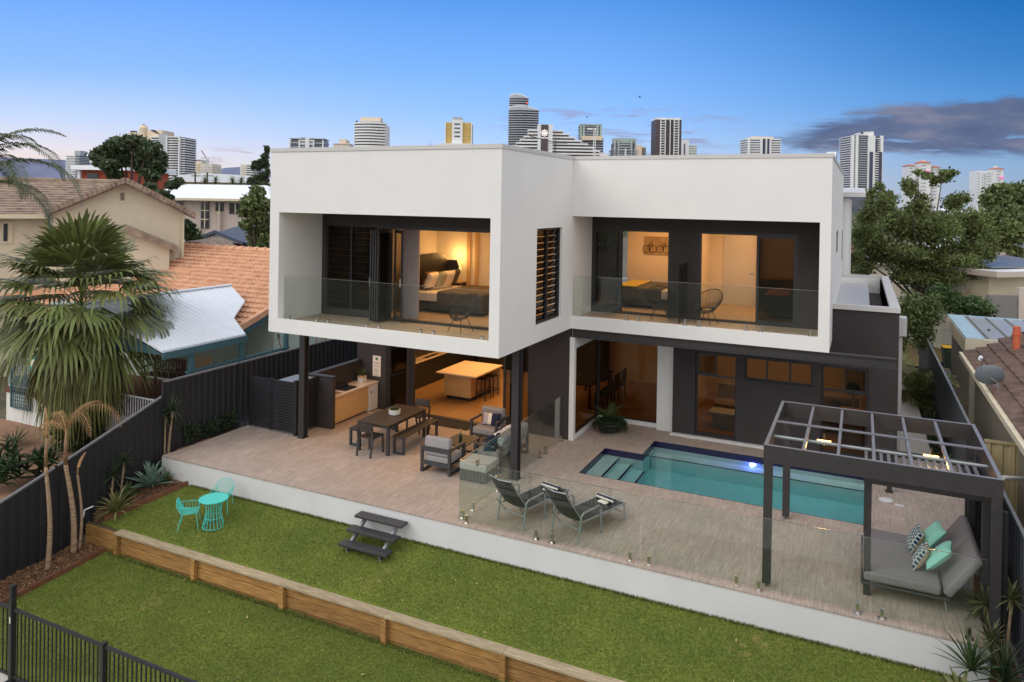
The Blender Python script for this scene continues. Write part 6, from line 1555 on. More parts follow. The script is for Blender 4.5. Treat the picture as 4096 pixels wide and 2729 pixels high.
tree('garden_tree', 'bushy green tree against the corner of the white house', (1030, 1000), 44, [(1030, 770, 30, 25), (1000, 810, 32, 30), (1050, 820, 40, 30), (980, 845, 25, 22), (1030, 870, 40, 30), (985, 900, 28, 18), (1060, 900, 30, 40), (1030, 950, 40, 40), (1060, 980, 30, 40)], 6500, .14, 'gum2', .2, shell=.35)
bush('hedge', 'dark hedge against the corner of the cream gable wall', [(755, 925, 26, 38), (745, 900, 16, 20), (775, 950, 14, 22)], 42, 1500, .12, 'leafdk', cat='hedge')
c = A(797, 915, d=44); plant('yucca_tree', 'spiky yucca head in front of the tall stair window', (c.x, c.y, -1), [('trunk', MB().tube([(0, 0, 0), (0, 0, c.z-.2)], .1, 8), 'darkbark'), ('leaf_head', rosette(MB(), (0, 0, c.z+.3), 90, .85, .06, 1.5, -1.0, .4, 3, .1), 'leafmd')], cat='tree')
for i, px in enumerate((820, 862, 930, 965)):
    c = A(px, 728, d=130); b = rosette(MB(), (0, 0, c.z+1), 40, 1.3, .14, 1.4, -.5, .8, 3)
    plant('palm', 'small distant palm along the warehouse wall', (c.x, c.y, -1), [('trunk', MB().tube([(0, 0, 0), (0, 0, c.z+1)], .15, 6), 'darkbark'), ('leaf_head', b, 'leafmd')], group='palms by the warehouse', cat='palm')
for px, lb in ((781, 'utility pole with a crossarm above the warehouse roof'), (829, 'utility pole below the small tower crane')):
    c = A(px, 690, d=150); t = thing('utility_pole', lb, 'pole', (c.x, c.y, -1)); MB().tube([(0, 0, 0), (0, 0, c.z+1)], .16, 7).build('pole', 'darkbark', t); MB().bar((-1.1, 0, c.z+.3), (1.1, .5, c.z+.3), .16).build('crossarm', 'darkbark', t)
c = A(1720, 590, d=210); b = MB()
for k in range(6): rosette(b, (0, 0, c.z+1.5-k*.9), 9, 1.0+.28*k, .5, .1, .05, .1, 2)
plant('norfolk_pine', 'tip of a star-shaped pine over the western parapet', (c.x, c.y, -1), [('trunk', MB().tube([(0, 0, 0), (0, 0, c.z+2.4)], [.3, .04], 6), 'darkbark'), ('crown', b, 'pineleaf')], cat='tree')

# ================================================================ east neighbours
M['darktile'] = P('dark_brown_roof_tile', rgb(96, 72, 62, .85), .85, .3, 4, .4, 20, col2=rgb(128, 102, 90, .85))
M['carport'] = P('pale_carport_sheet', rgb(180, 184, 190, .85), .35, .06, 2, metal=.3)
M['ltblue'] = P('pale_blue_flashing', rgb(176, 204, 222, .9), .4, .08, 4)
M['khaki'] = P('khaki_wall', rgb(150, 142, 126, .85), .8, .06, 3)
M['greywall'] = P('grey_render', rgb(132, 130, 126, .85), .8, .05, 3)
M['terracotta'] = P('terracotta_pipe', rgb(214, 110, 74, .85), .7, .08, 6)
M['asphalt'] = P('asphalt', (.07, .075, .08, 1), .9, .15, 20)
eh = thing('tiled_house', 'low house with dark brown tiled roof beyond the eastern fence', 'house', (10.5, 5, -.9))
b = MB(); zE = 2.3
for k in range(26):
    xa, xb = 9.45+k*.3, 9.45+(k+1.1)*.3; z0 = zE+.36*(xa-9.45); z1 = zE+.36*(xb-9.45)
    y1 = 9.8+.12*(xa-9.45)*5
    ys2 = np.arange(-8, y1, .3); base = len(b.v)
    for i, y in enumerate(ys2): o = .03*(i % 2); b.v += [(xa, y, z0), (xa, y, z0+.055+o), (xb, y, z1+.012+o)]
    for i in range(len(ys2)-1): q = base+3*i; b.f += [(q, q+1, q+4, q+3), (q+1, q+2, q+5, q+4)]
b.build('roof', 'darktile', eh, True); box('wall', 'khaki', eh, 9.75, -8, -.9, 9.9, 9.7, zE-.1); box('wall', 'khaki', eh, 9.9, 9.5, -.9, 16, 9.7, zE-.1)
MB().bar((9.42, -8, zE-.02), (9.42, 9.7, zE-.02), .12, .12).build('gutter', 'creamtrim', eh, True); box('soffit', 'creamtrim', eh, 9.47, -8, zE-.12, 9.8, 9.6, zE-.08)
box('chimney_flashing', 'darktile', eh, 10.3, 8.25, 2.6, 10.75, 8.75, 2.72)
pb_ = A(3200+1690*.51025, 900+1285*.51025, x=10.5); ptop = A(3200+1704*.51025, 900+800*.51025, x=10.5, )
pt = MB(); pt.tube([(10.5, pb_.y, pb_.z-.1), (10.5, pb_.y, ptop.z)], .085, 14); fl_ = pt.build('vent_flue', 'terracotta', eh, True, smooth=False)
for z in (pb_.z+.02, ptop.z-.22): MB().tube([(10.5, pb_.y, z), (10.5, pb_.y, z+.05)], .10, 14).build('collar', 'terracotta', fl_, True)
dc = A(3200+1490*.51025, 900+1192*.51025, z=2.66)
ds = thing('satellite_dish', 'grey oval satellite dish on a bracket at the tiled roof edge', 'dish', dc); ds.scale = (.85, .85, .85)
M['dish'] = P('grey_dish', rgb(122, 132, 140, .85), .5, .05, 4)
q = MB().lathe([(.02, -.02), (.2, 0), (.28, .04), (.32, .07), (.33, .08), (.32, .085), (.24, .05), (.02, .0)], n=28); mt_ = TM((0, 0, 0), R_(-50), R_(38), R_(30))
MB().add([mt_ @ Vector(v) for v in q.v], q.f).build('reflector', 'dish', ds, smooth=True)
MB().tube([mt_ @ Vector((-.3, 0, .05)), mt_ @ Vector((-.3, -.08, .3)), mt_ @ Vector((-.22, 0, .5))], .016, 6).build('feed_arm', 'charcoal', ds); MB().tube([mt_ @ Vector((-.24, 0, .47)), mt_ @ Vector((-.19, 0, .57))], .05, 10).build('feed_horn', 'whitemetal', ds)
MB().tube([mt_ @ Vector((0, 0, -.02)), (.18, .05, -.15), (.2, .05, -.75)], .022, 8).build('bracket', 'alu', ds)
cp_ = thing('carport', 'flat carport roof of pale ribbed metal with a light blue edge', 'carport', (11.5, 16, -.9))
CX0, CX1, CY0, CY1, CZ = 9.92, 17, 13.3, 18.8, 2.2
ccp = box('roof_sheet', 'carport', cp_, CX0+.5, CY0+.15, CZ-.08, CX1, CY1-.15, CZ-.02)
for i in range(11): MB().box(CX0+.6+i*.6, CY0+.16, CZ-.02, CX0+.65+i*.6, CY1-.16, CZ+.02).build('roof_rib', 'greywall', ccp, True)
box('edge_flashing', 'ltblue', cp_, CX0, CY0, CZ-.06, CX0+.5, CY1, CZ+.01); box('fascia', 'creamwall', cp_, CX0, CY0-.02, CZ-.5, CX1, CY0+.14, CZ-.02); box('fascia', 'creamtrim', cp_, CX0-.02, CY0, CZ-.5, CX0, CY1, CZ-.06); box('rear_edge', 'ltblue', cp_, CX0, CY1-.14, CZ-.06, CX1, CY1, CZ+.02)
box('wall', 'khaki', cp_, CX0+.15, CY0+.3, -.9, CX0+.3, CY1, CZ-.1)
vb = []
for i in range(12): c = A(3200+(1400+i*28)*.51025, 900+(920+random.uniform(-60, 60)+(60 if i < 2 else 0))*.51025, d=24.8); vb.append((c.x, c.y, c.z, .25, .2, .22))
vn = thing('vine', 'leafy vine scrambling along the carport fascia', 'vine', (11.3, 10.3, 1)); leaves('foliage', 'leafmd', vn, vb, 1100, .06, shell=.1)
bnp = Vector((10.55, 24.4, -.35))
wbn = thing('wheelie_bin', 'dark green wheelie bin with yellow lid behind the fence', 'bin', (bnp.x, bnp.y, -.88), R_(5))
M['bingreen'] = P('bin_green', (.015, .03, .02, 1), .5, .1, 6); M['binyellow'] = P('bin_yellow', (.75, .45, .03, 1), .5, .1, 6)
MB().hexa([(-.22, -.24, .05), (.22, -.24, .05), (.22, .24, .05), (-.22, .24, .05), (-.29, -.32, .92), (.29, -.32, .92), (.29, .34, .92), (-.29, .34, .92)]).build('body', 'bingreen', wbn)
MB().box(-.31, -.35, .92, .31, .33, .97).build('lid', 'binyellow', wbn, bev=.02); MB().tube([(-.28, .38, .95), (.28, .38, .95)], .03, 8).build('handle', 'black', wbn)
for s in (-.26, .26): MB().tube([(s-.03, .26, .1), (s+.03, .26, .1)], .1, 12).build('wheel', 'black', wbn)
mb_ = thing('motor_scooter', 'dark parked scooter with red tail light by the yellow-lidded bin', 'scooter', (10.55, 22.3, -.88), R_(80))
for s in (-.55, .55): MB().tube([(s, -.05, .24), (s, .05, .24)], .24, 18).build('wheel', 'black', mb_)
MB().hexa([(-.6, -.13, .35), (.3, -.13, .30), (.3, .13, .30), (-.6, .13, .35), (-.7, -.1, .72), (.1, -.1, .70), (.1, .1, .70), (-.7, .1, .72)]).build('body', 'black', mb_, bev=.04); MB().bar((.55, 0, .24), (.38, 0, .95), .08).bar((.38, -.3, 1.0), (.38, .3, 1.0), .04).build('handlebar', 'charcoal', mb_); MB().box(-.65, -.1, .72, -.05, .1, .80).build('seat', 'black', mb_, bev=.03)
MB().box(-.74, -.06, .55, -.70, .06, .62).build('tail_light', glow('tail_light', (1, .03, .02, 1), 2), mb_)
tag(MB().quad((9.3, 20, -.88), (14.5, 20, -.88), (14.5, 60, -.88), (9.3, 60, -.88)).build('driveway', 'asphalt'), kind='structure')
M['drygrass'] = P('dry_grass', rgb(140, 120, 70, .8), .95, .3, 5)
tag(MB().quad((8.8, 24, -.87), (11, 24, -.87), (11, 33, -.87), (8.8, 33, -.87)).build('dry_verge', 'drygrass'), kind='structure')
# flat roofed pale houses with solar panels
M['solar'] = P('solar_panel', rgb(150, 152, 160, .8), .25, .08, 14, metal=.3)
def flat_house(label, px0, px1, pytop, pyb, d, wallz, solar, px_wall, dep=9):
    c = A(px0, 800, d=d); t = thing('flat_roof_house', label, 'house', (c.x, c.y, -.95), RZ+R_(16)); L = lambda p: (p-px0)*d/CF
    z1, z0 = pz(px0+60, pytop, d)+.95, pz(px0+60, pyb, d)+.95
    MB().box(0, 0, z0, L(px1), dep, z1).build('roof', 'beigewall', t); MB().box(.12, .12, z1, L(px1), dep, z1+.02).build('roof_sheet', 'whitehip', t); MB().box(L(px_wall), .9, 0, L(px1), dep-.5, z0).build('wall', 'creamtrim', t)
    if solar:
        for i in range(3):
            MB().hexa([(L(px0+70)+i*1.75, 1.0, z1+.08), (L(px0+70)+i*1.75+1.7, 1.0, z1+.08), (L(px0+70)+i*1.75+1.7, 4.6, z1+.35), (L(px0+70)+i*1.75, 4.6, z1+.35), (L(px0+70)+i*1.75, 1.0, z1+.13), (L(px0+70)+i*1.75+1.7, 1.0, z1+.13), (L(px0+70)+i*1.75+1.7, 4.6, z1+.40), (L(px0+70)+i*1.75, 4.6, z1+.40)]).build('solar_panel', 'solar', t)
    return t
flat_house('pale flat roofed house carrying solar panels above a grey side wall', 3994, 4250, 1090, 1112, 34, 2, True, 4042)
flat_house('further pale flat roofed house behind the one with the grey side wall', 3975, 4250, 1012, 1030, 45, 2, True, 4020)
gw = A(3955, 1240, d=32); t = thing('garage_wall', 'tall grey rendered garden wall joining the flat roofed house', 'wall', (gw.x, gw.y, -.95), RZ)
MB().box(0, 0, 0, 116*32/CF, .2, pz(4000, 1182, 32)+.95).build('wall_face', 'greywall', t); MB().box(118*32/CF, -.05, 0, 3, .2, pz(4000, 1150, 32)+.95).build('pier', 'beigewall', t)
gf = A(3870, 1190, d=36); t = thing('side_fence', 'grey and tan panel fence running back behind the olive hedge', 'fence', (gf.x, gf.y, -.95), RZ)
MB().box(-.3, 0, 0, .45, .06, pz(3880, 1160, 36)+.95).build('fence_panel', 'tanwall', t); MB().hexa([(.46, 0, 0), (1.25, -3.5, 0), (1.30, -3.5, 0), (.52, 0, 0), (.46, 0, 3.3), (1.25, -3.5, 2.75), (1.30, -3.5, 2.75), (.52, 0, 3.3)]).build('fence_panel', 'greywall', t)
d = 75.0; rh = frame_at(4060, d, -1, 'red_brick_house', 'red roofed house with white fascia glimpsed past the loose tree', 'house'); L = lambda p: lx(p, 4060, d)
MB().box(L(4005), 0, 0, L(4250), 8, pz(4060, 985, d)+1).build('wall', 'beigewall', rh); MB().prism([(L(3985), -.6, pz(4060, 966, d)+1), (L(4260), -.6, pz(4060, 966, d)+1), (L(4240), 5, pz(4060, 935, d)+1), (L(4020), 5, pz(4060, 935, d)+1)], (0, 0, .1)).build('roof', 'redwall', rh); MB().box(L(3985), -.65, pz(4060, 970, d)+1, L(4260), -.601, pz(4060, 961, d)+1).build('fascia', 'whitehip', rh)
d = 52.0; bh = frame_at(3460, d, -1, 'brown_roof_house', 'brown tiled roof half hidden behind the gum tree', 'house'); L = lambda p: lx(p, 3460, d)
b = MB(); courses(b, L(3330), L(3640), 0, pz(3460, 1078, d)+1, 6, pz(3460, 960, d+6)+1); b.build('roof', 'darktile', bh); MB().box(L(3335), .5, 0, L(3630), 6, pz(3460, 1085, d)+1).build('wall', 'tanwall', bh); MB().box(L(3330), -.1, pz(3460, 1084, d)+1, L(3640), -.001, pz(3460, 1076, d)+1).build('gutter', 'yellowleaf', bh)
d = 95.0; bh = frame_at(3850, d, -1, 'white_shed', 'white roof patch between the gum tree branches', 'shed'); L = lambda p: lx(p, 3850, d)
MB().box(L(3840), 0, 0, L(3925), 6, pz(3850, 855, d)+1).build('wall', 'whitewall', bh); MB().prism([(L(3832), -.5, pz(3850, 858, d)+1), (L(3932), -.5, pz(3850, 858, d)+1), (L(3925), 6, pz(3850, 838, d)+1), (L(3845), 6, pz(3850, 838, d)+1)], (0, 0, .1)).build('roof', 'whitehip', bh)

# ================================================================ far towers
M['tglass'] = P('tower_glazing', rgb(74, 82, 98, .85), .25, .25, .12, col2=rgb(100, 104, 116, .9))
M['tdark'] = P('dark_tower_cladding', rgb(78, 68, 72, .85), .5, .15, .2); M['tbrown'] = P('bronze_tower_glass', rgb(96, 66, 56, .85), .3, .25, .15)
M['tslab'] = P('white_tower_concrete', rgb(226, 228, 230, .92), .7, .03, .1); M['tbeige'] = P('beige_tower_concrete', rgb(228, 210, 186, .9), .7, .04, .1)
M['tgrey'] = P('grey_tower_concrete', rgb(178, 184, 192, .9), .7, .05, .1); M['tyellow'] = P('yellow_tower_cladding', rgb(232, 190, 70, .88), .6, .06, .2)
M['tgreen'] = P('pale_green_tower_top', rgb(168, 190, 180, .88), .5, .06, .2); M['tnavy'] = P('navy_tower_glass', rgb(52, 60, 88, .85), .25, .2, .2); M['tred'] = P('terracotta_tower_roof', rgb(206, 120, 90, .85), .8, .06, .3)
M['pinksign'] = glow('pink_sign', (1, .18, .55, 1), 1.1); M['whitesign'] = glow('white_sign', (1, .96, .88, 1), 1.6)
class Tower:
    def __init__(s, label, pxc, d, cat='tower', name='tower_block'):
        s.d = d; s.c = pxc; c = A(pxc, 800, d=d); s.t = thing(name, label, cat, (c.x, c.y, -2), RZ)
    def X(s, px): return (px-s.c)*s.d/CF
    def Z(s, py, px=None): return A(px or s.c, py, d=s.d).z+2
    def block(s, name, mt, xl, xr, yt, y0=0, dep=20, yb=None, par=None):
        return MB().box(s.X(xl), y0, s.Z(yb) if yb else 0, s.X(xr), y0+dep, s.Z(yt)).build(name, mt, par or s.t)
    def bands(s, name, mt, xl, xr, yt, yb, n, f=.45, out=1.2, dep=20, y0=0, curve=0, par=None):
        z1, z0 = s.Z(yt), s.Z(yb); h = (z1-z0)/n; b = MB(); x0, x1 = s.X(xl), s.X(xr)
        for i in range(n):
            z = z0+(i+1-f)*h
            if curve:
                m_ = 9; pts = [(x0+(x1-x0)*k/m_, y0-out-curve*math.sin(math.pi*k/m_), z) for k in range(m_+1)]+[(x1, y0+dep*.3, z), (x0, y0+dep*.3, z)]
                b.prism(pts, (0, 0, h*f))
            else: b.box(x0-out, y0-out, z, x1+out, y0+dep, z+h*f)
        return b.build(name, mt, par or s.t)
    def fins(s, name, mt, xs, wpx, yt, yb, out=1.6, y0=0):
        for x in xs: MB().box(s.X(x-wpx/2), y0-out, s.Z(yb), s.X(x+wpx/2), y0+.2, s.Z(yt)).build(name, mt, s.t)
T = Tower('slim grey tower beside the feather palm', 288, 800); T.block('glazing', 'tglass', 264, 314, 622); T.bands('facade', 'tslab', 262, 300, 622, 745, 19, .6, .3); T.bands('facade', 'tgrey', 300, 315, 628, 745, 18, .5, .5); T.block('lift_core', 'tgrey', 287, 310, 602, 4, 12)
T = Tower('cream and white apartment complex with a round turret behind the pine', 620, 560, 'tower block', 'apartment_tower'); T.block('wall', 'tbeige', 503, 545, 530, 3); T.block('wall', 'tbeige', 578, 640, 520, 2)
MB().lathe([(9*T.d/CF*1.0, 0), (15*T.d/CF, T.Z(530)), (17*T.d/CF, T.Z(512)), (14*T.d/CF, T.Z(505)), (12*T.d/CF, T.Z(504)), (10*T.d/CF, T.Z(500))], (T.X(560), 4, 0), 18).build('turret', 'tbeige', T.t); MB().lathe([(8*T.d/CF, T.Z(504)), (8*T.d/CF, T.Z(500)), (.5, T.Z(496))], (T.X(560), 4, 0), 14).build('turret_cap', 'tdark', T.t)
MB().prism([(T.X(596), 1.9, T.Z(524)), (T.X(596), 1.9, T.Z(518)), (T.X(612), 1.9, T.Z(520)), (T.X(628), 1.9, T.Z(534)), (T.X(628), 1.9, T.Z(538))], (0, 8, 0)).build('sloped_roof', 'tdark', T.t); T.block('roof_plant', 'tdark', 507, 520, 523, 4, 6, 530)
T.block('glazing', 'tnavy', 603, 735, 548); T.bands('facade', 'tslab', 602, 636, 547, 745, 20, .45, .8); T.fins('lift_shaft', 'tgrey', (653,), 32, 536, 745, 2.2); T.bands('facade', 'tslab', 672, 712, 546, 745, 20, .45, 1.2, curve=1.5); T.bands('facade', 'tslab', 722, 735, 552, 745, 20, .4, .8); T.fins('pier', 'tslab', (668, 718), 5, 543, 745, 2.4); T.block('window_strip', 'tglass', 552, 566, 575, -1.0, 4, 660)
T = Tower('low cream apartment block below the small crane', 790, 640, 'apartments', 'apartment_block'); T.block('wall', 'tbeige', 737, 846, 655); T.bands('facade', 'tslab', 738, 778, 662, 720, 6, .5, .4); T.bands('facade', 'tslab', 800, 846, 662, 720, 6, .5, .4); T.block('upper_storey', 'tgrey', 740, 790, 638, 2); T.block('window_strip', 'tnavy', 760, 792, 642, 1.5, 3, 660); MB().lathe([(14*T.d/CF, 0), (14*T.d/CF, T.Z(655)), (9*T.d/CF, T.Z(645))], (T.X(790), 2, 0), 14).build('round_bay', 'tbeige', T.t)
def crane(label, px, d, ytop, ybase, tip, cw):
    c = A(px, 800, d=d); t = thing('tower_crane', label, 'crane', (c.x, c.y, -2), RZ); X = lambda p: (p-px)*d/CF; Z = lambda p: A(px, p, d=d).z+2; k = d/CF
    b = MB(); z1 = Z(ytop); r = 4*k; n = 12
    for sx in (-1, 1):
        for sy in (-1, 1): b.bar((sx*r, sy*r, 0), (sx*r, sy*r, z1), 1.6*k)
    z0 = Z(ybase)
    for i in range(n): za, zb_ = z0+(z1-z0)*i/n, z0+(z1-z0)*(i+1)/n; b.bar((-r, -r, za), (r, -r, zb_), 1.2*k).bar((r, -r, za), (r, -r, zb_), 1.2*k).bar((-r, -r, zb_), (r, -r, zb_), 1.2*k)
    b.build('mast', 'tslab', t); MB().bar((0, 0, z1), (X(tip[0]), 0, Z(tip[1])), 2.4*k).build('jib', 'tdark', t); MB().box(X(cw[0]), -2*k, Z(cw[3]), X(cw[1]), 2*k, Z(cw[2])).build('counterweight', 'tslab', t); MB().box(-5*k, -5*k, z1, 5*k, 3*k, z1+7*k).build('cab', 'tslab', t)
crane('small white tower crane over the low cream apartments', 827, 620, 640, 720, (803, 602), (803, 822, 630, 637))
T = Tower('white apartment block beside the hills', 983, 700, 'tower block'); T.block('wall', 'tslab', 959, 985, 656, 0); T.block('glazing', 'tglass', 985, 1008, 660, 0); T.bands('facade', 'tslab', 986, 1008, 658, 720, 7, .5, .3); T.bands('window_strip', 'tbeige', 967, 982, 662, 720, 7, .4, .5); T.block('roof_plant', 'tslab', 962, 1000, 650, 3, 8, 657)
T = Tower('wide white and grey block over the western parapet', 1222, 700, 'tower block'); T.block('glazing', 'tglass', 1157, 1290, 560); T.block('lift_core', 'tslab', 1219, 1235, 552, -1.5, 8); T.fins('pier', 'tslab', (1158, 1195, 1252, 1289), 5, 560, 640, 1.5); T.bands('facade', 'tslab', 1197, 1219, 560, 640, 6, .45, .8); T.bands('facade', 'tslab', 1235, 1252, 560, 640, 6, .45, .8); T.bands('facade', 'tgrey', 1157, 1290, 553, 640, 5, .22, .8); T.block('roof_plant', 'tnavy', 1198, 1214, 550, 2, 6, 556); T.block('roof_plant', 'tnavy', 1239, 1250, 551, 2, 6, 557)
T = Tower('small pale stepped block between the two banded towers', 1363, 850, 'tower block'); T.block('wall', 'tbeige', 1331, 1395, 574); T.block('upper_storey', 'tbeige', 1351, 1377, 557, 3); T.bands('facade', 'tgrey', 1332, 1394, 575, 640, 5, .3, .6)
T = Tower('white curved tower with horizontal bands and a cream crown', 1475, 640, 'tower', 'banded_tower'); T.block('glazing', 'tglass', 1414, 1535, 496); T.bands('facade', 'tslab', 1412, 1537, 491, 640, 13, .55, .6, curve=5, dep=22); T.block('crown', 'tbeige', 1435, 1515, 469, 2, 12, 495); T.block('crown_band', 'tgrey', 1434, 1516, 484, 1.5, 12, 491); T.block('side_pier', 'tslab', 1532, 1538, 498, 2)
for x in (1418, 1527): T.block('rooftop_aerial', 'black', x-3, x+4, 483 if x < 1450 else 488, 3, 1.5, 488 if x < 1450 else 493)
T = Tower('yellow and white apartment tower over the western box', 1828, 620, 'tower', 'yellow_tower'); T.block('wall', 'tyellow', 1779, 1881, 490); T.bands('facade', 'tgrey', 1779, 1803, 494, 585, 11, .18, .5); T.bands('facade', 'tgrey', 1848, 1881, 494, 585, 11, .18, .5); T.block('lift_core', 'tslab', 1804, 1846, 482, -2); T.block('lift_core', 'tgrey', 1805, 1843, 469, -1, 10); T.bands('window_strip', 'tglass', 1808, 1842, 495, 560, 4, .4, -1.2, y0=-3.3, dep=2); T.fins('pier', 'tslab', (1777, 1882), 4, 489, 590, 1); T.block('podium', 'tslab', 1753, 1884, 576, -6)
def curvy(T, xl, xr, yt, yb, n, mt, dome):
    T.block('glazing', 'tnavy', xl+2, xr-2, yt); T.bands('facade', 'tgrey', xl, xr, yt, yb, n, .34, .5, 18, curve=3.5)
    k = T.d/CF; q = MB()
    for s in range(5):
        y = s*4.0; q.tube([(T.X(xl)+(T.X(xr)-T.X(xl))*i/10, y-1, T.Z(yt)+math.sin(math.pi*(.18+.82*i/10) if dome > 0 else math.pi*(.5+.5*i/10))*18*k) for i in range(11)], .9*k, 5)
    q.build('roof_frame', 'tslab', T.t)
    d_ = MB(); pts = [(T.X(xl+3)+(T.X(xr-3)-T.X(xl+3))*i/10, 2, T.Z(yt)+math.sin(math.pi*(.18+.82*i/10) if dome > 0 else math.pi*(.5+.5*i/10))*15*k) for i in range(11)]
    d_.prism(pts+[(T.X(xr-3), 2, T.Z(yt)), (T.X(xl+3), 2, T.Z(yt))], (0, 12, 0)).build('roof_cover', 'tgrey', T.t)
T = Tower('tallest dark curved tower with a white framed dome', 2068, 720, 'tower', 'curved_tower'); curvy(T, 2030, 2108, 392, 600, 23, 'tnavy', 1); T.block('aircraft_light', glow('aircraft_light', (1, .05, .05, 1), 2), 2100, 2104, 411, -2, 2, 415)
T = Tower('shorter dark curved tower with a white framed arch roof', 2096, 690, 'tower', 'curved_tower'); curvy(T, 2028, 2150, 440, 600, 17, 'tnavy', 1)
# stepped hotel with a glowing eight-petalled emblem
T = Tower('white stepped hotel with dark centre panel and glowing petal emblem', 2200, 560, 'hotel', 'stepped_hotel'); n = 8
for i in range(n):
    yt = 520+i*13.2; xr = 2250+i*24; xl = 2106-(i-1)*15.5 if i > 0 else 2107
    T.block('balcony_band', 'tslab', max(xl, 2017), 2146, yt, -1-i*.8, 14, yt+6); T.block('balcony_band', 'tslab', 2204, min(xr, 2424), yt+1, -1-i*.8, 14, yt+7)
    T.block('glazing', 'tbrown', max(xl, 2017)+4, 2146, yt+5.9, 0, 14, yt+13.3); T.block('glazing', 'tbrown', 2204, min(xr, 2424)-4, yt+6.9, 0, 14, yt+14.3)
T.block('end_wall', 'tslab', 2392, 2424, 612, -7, 16); T.block('podium', 'tbrown', 2020, 2420, 628, .5, 12); T.block('pylon', 'tslab', 2146, 2204, 503, -8, 20); cpn = T.block('emblem_panel', 'tdark', 2158, 2186, 504, -8.6, .59)
k = T.d/CF; b = MB(); c = Vector((T.X(2171.5), -9.0, T.Z(537)))
for i in range(8):
    a = math.pi/8*0+i*math.pi/4; u = Vector((math.cos(a), 0, math.sin(a))); v = Vector((-math.sin(a), 0, math.cos(a)))
    o_, i_ = [c+u*2.5*k, c+u*8*k+v*3.4*k, c+u*14*k, c+u*8*k-v*3.4*k], None
    for j in range(4): b.bar(o_[j], o_[(j+1) % 4], 1.5*k, 1.0*k, up=(0, 1, 0))
b.build('emblem', 'whitesign', cpn); o = text('hotel_name', 'THE STAR', 7*k, 'whitesign', T.t, Vector(T.t.location), (R_(90), 0, 0), .1); o.location = (T.X(2172), -9.1, T.Z(557))
T = Tower('glass and concrete tower behind the hotel with a construction crane', 2358, 760, 'tower', 'glass_tower'); T.block('glazing', 'tnavy', 2318, 2400, 500); T.fins('pier', 'tgreen', (2318, 2330, 2385, 2399), 7, 498, 640, 1); T.bands('facade', 'tgrey', 2316, 2402, 505, 640, 13, .22, .6); T.block('parapet', 'tgreen', 2315, 2402, 497, -1, 22, 502); T.block('lower_wing', 'tnavy', 2335, 2406, 552, -6, 5); T.bands('facade', 'tslab', 2325, 2405, 552, 640, 9, .25, 1, 5, -6); T.block('site_shed', 'tbeige', 2320, 2400, 548, -12, 10, 565)
crane('white construction crane in front of the glass and concrete tower', 2374, 540, 520, 640, (2350, 500), (2345, 2366, 513, 520))
T = Tower('grey tower with pale green roof screen', 2495, 700, 'tower', 'glass_tower'); T.block('glazing', 'tglass', 2452, 2538, 573); T.block('roof_screen', 'tgreen', 2453, 2541, 553, 1, 16, 573); T.fins('pier', 'tgrey', (2455, 2470, 2522, 2538), 6, 556, 650, 1); T.bands('facade', 'tgrey', 2448, 2543, 600, 650, 6, .3, 1.5); T.bands('facade', 'tslab', 2470, 2522, 578, 650, 7, .2, .7); T.fins('pier', 'tslab', (2498,), 6, 595, 650, 2.2)
T = Tower('narrow beige block beside the green-topped tower', 2562, 760, 'tower block'); T.block('wall', 'tbeige', 2543, 2564, 580); T.block('wall', 'tbeige', 2564, 2582, 586, 3); T.fins('window_strip', 'tglass', (2566, 2573, 2580), 3, 590, 650, 1, 3)
T = Tower('tall dark brown tower with white vertical fins', 2669, 640, 'tower', 'dark_tower'); T.block('cladding', 'tdark', 2617, 2721, 479); T.fins('fin', 'tslab', (2637, 2655, 2674, 2690, 2708), 2.2, 473, 660, 2.6); T.bands('facade', 'tslab', 2640, 2652, 478, 660, 18, .35, 1.2, 4); T.bands('facade', 'tslab', 2693, 2706, 478, 660, 18, .35, 1.2, 4); T.block('crown', 'tslab', 2618, 2720, 471, 1.5, 16, 480)
T = Tower('pale block in the shadow side of the dark finned tower', 2755, 700, 'tower block'); T.block('wall', 'tslab', 2724, 2752, 561); T.block('wall', 'tslab', 2752, 2784, 579, 1); T.bands('window_strip', 'tgreen', 2754, 2782, 582, 660, 8, .4, .6, 4, 1); T.fins('window_strip', 'tglass', (2734,), 5, 575, 660, .5)
T = Tower('white tower with twin navy glass strips above the east wing', 3050, 700, 'tower', 'white_tower'); T.block('glazing', 'tglass', 2984, 3117, 556); T.bands('facade', 'tslab', 2982, 3118, 555, 660, 11, .52, .4); T.fins('pier', 'tslab', (2990, 3040, 3058, 3075), 9, 552, 660, 1.6); T.fins('window_strip', 'tnavy', (3051, 3067), 8, 556, 660, 1.9); T.block('crown', 'tbeige', 3006, 3094, 546, 3, 14, 555)
T = Tower('tallest white tower at the east with navy strips and a slanted crown', 3462, 560, 'tower', 'white_tower'); T.block('glazing', 'tglass', 3404, 3522, 546); T.bands('facade', 'tslab', 3402, 3415, 545, 770, 24, .35, .8); T.bands('facade', 'tgrey', 3428, 3466, 548, 770, 24, .3, .9, 5); T.fins('pier', 'tslab', (3421, 3470, 3520, 3404), 10, 543, 770, 1.6); T.block('wall', 'tslab', 3472, 3492, 545, -2); T.fins('window_strip', 'tnavy', (3496,), 10, 556, 612, 1.9); T.fins('window_strip', 'tnavy', (3477, 3513), 12, 608, 770, 2.3); T.bands('facade', 'tslab', 3486, 3508, 612, 770, 17, .4, 2.2, 5); T.bands('facade', 'tslab', 3502, 3520, 553, 612, 7, .4, 1.2, 5)
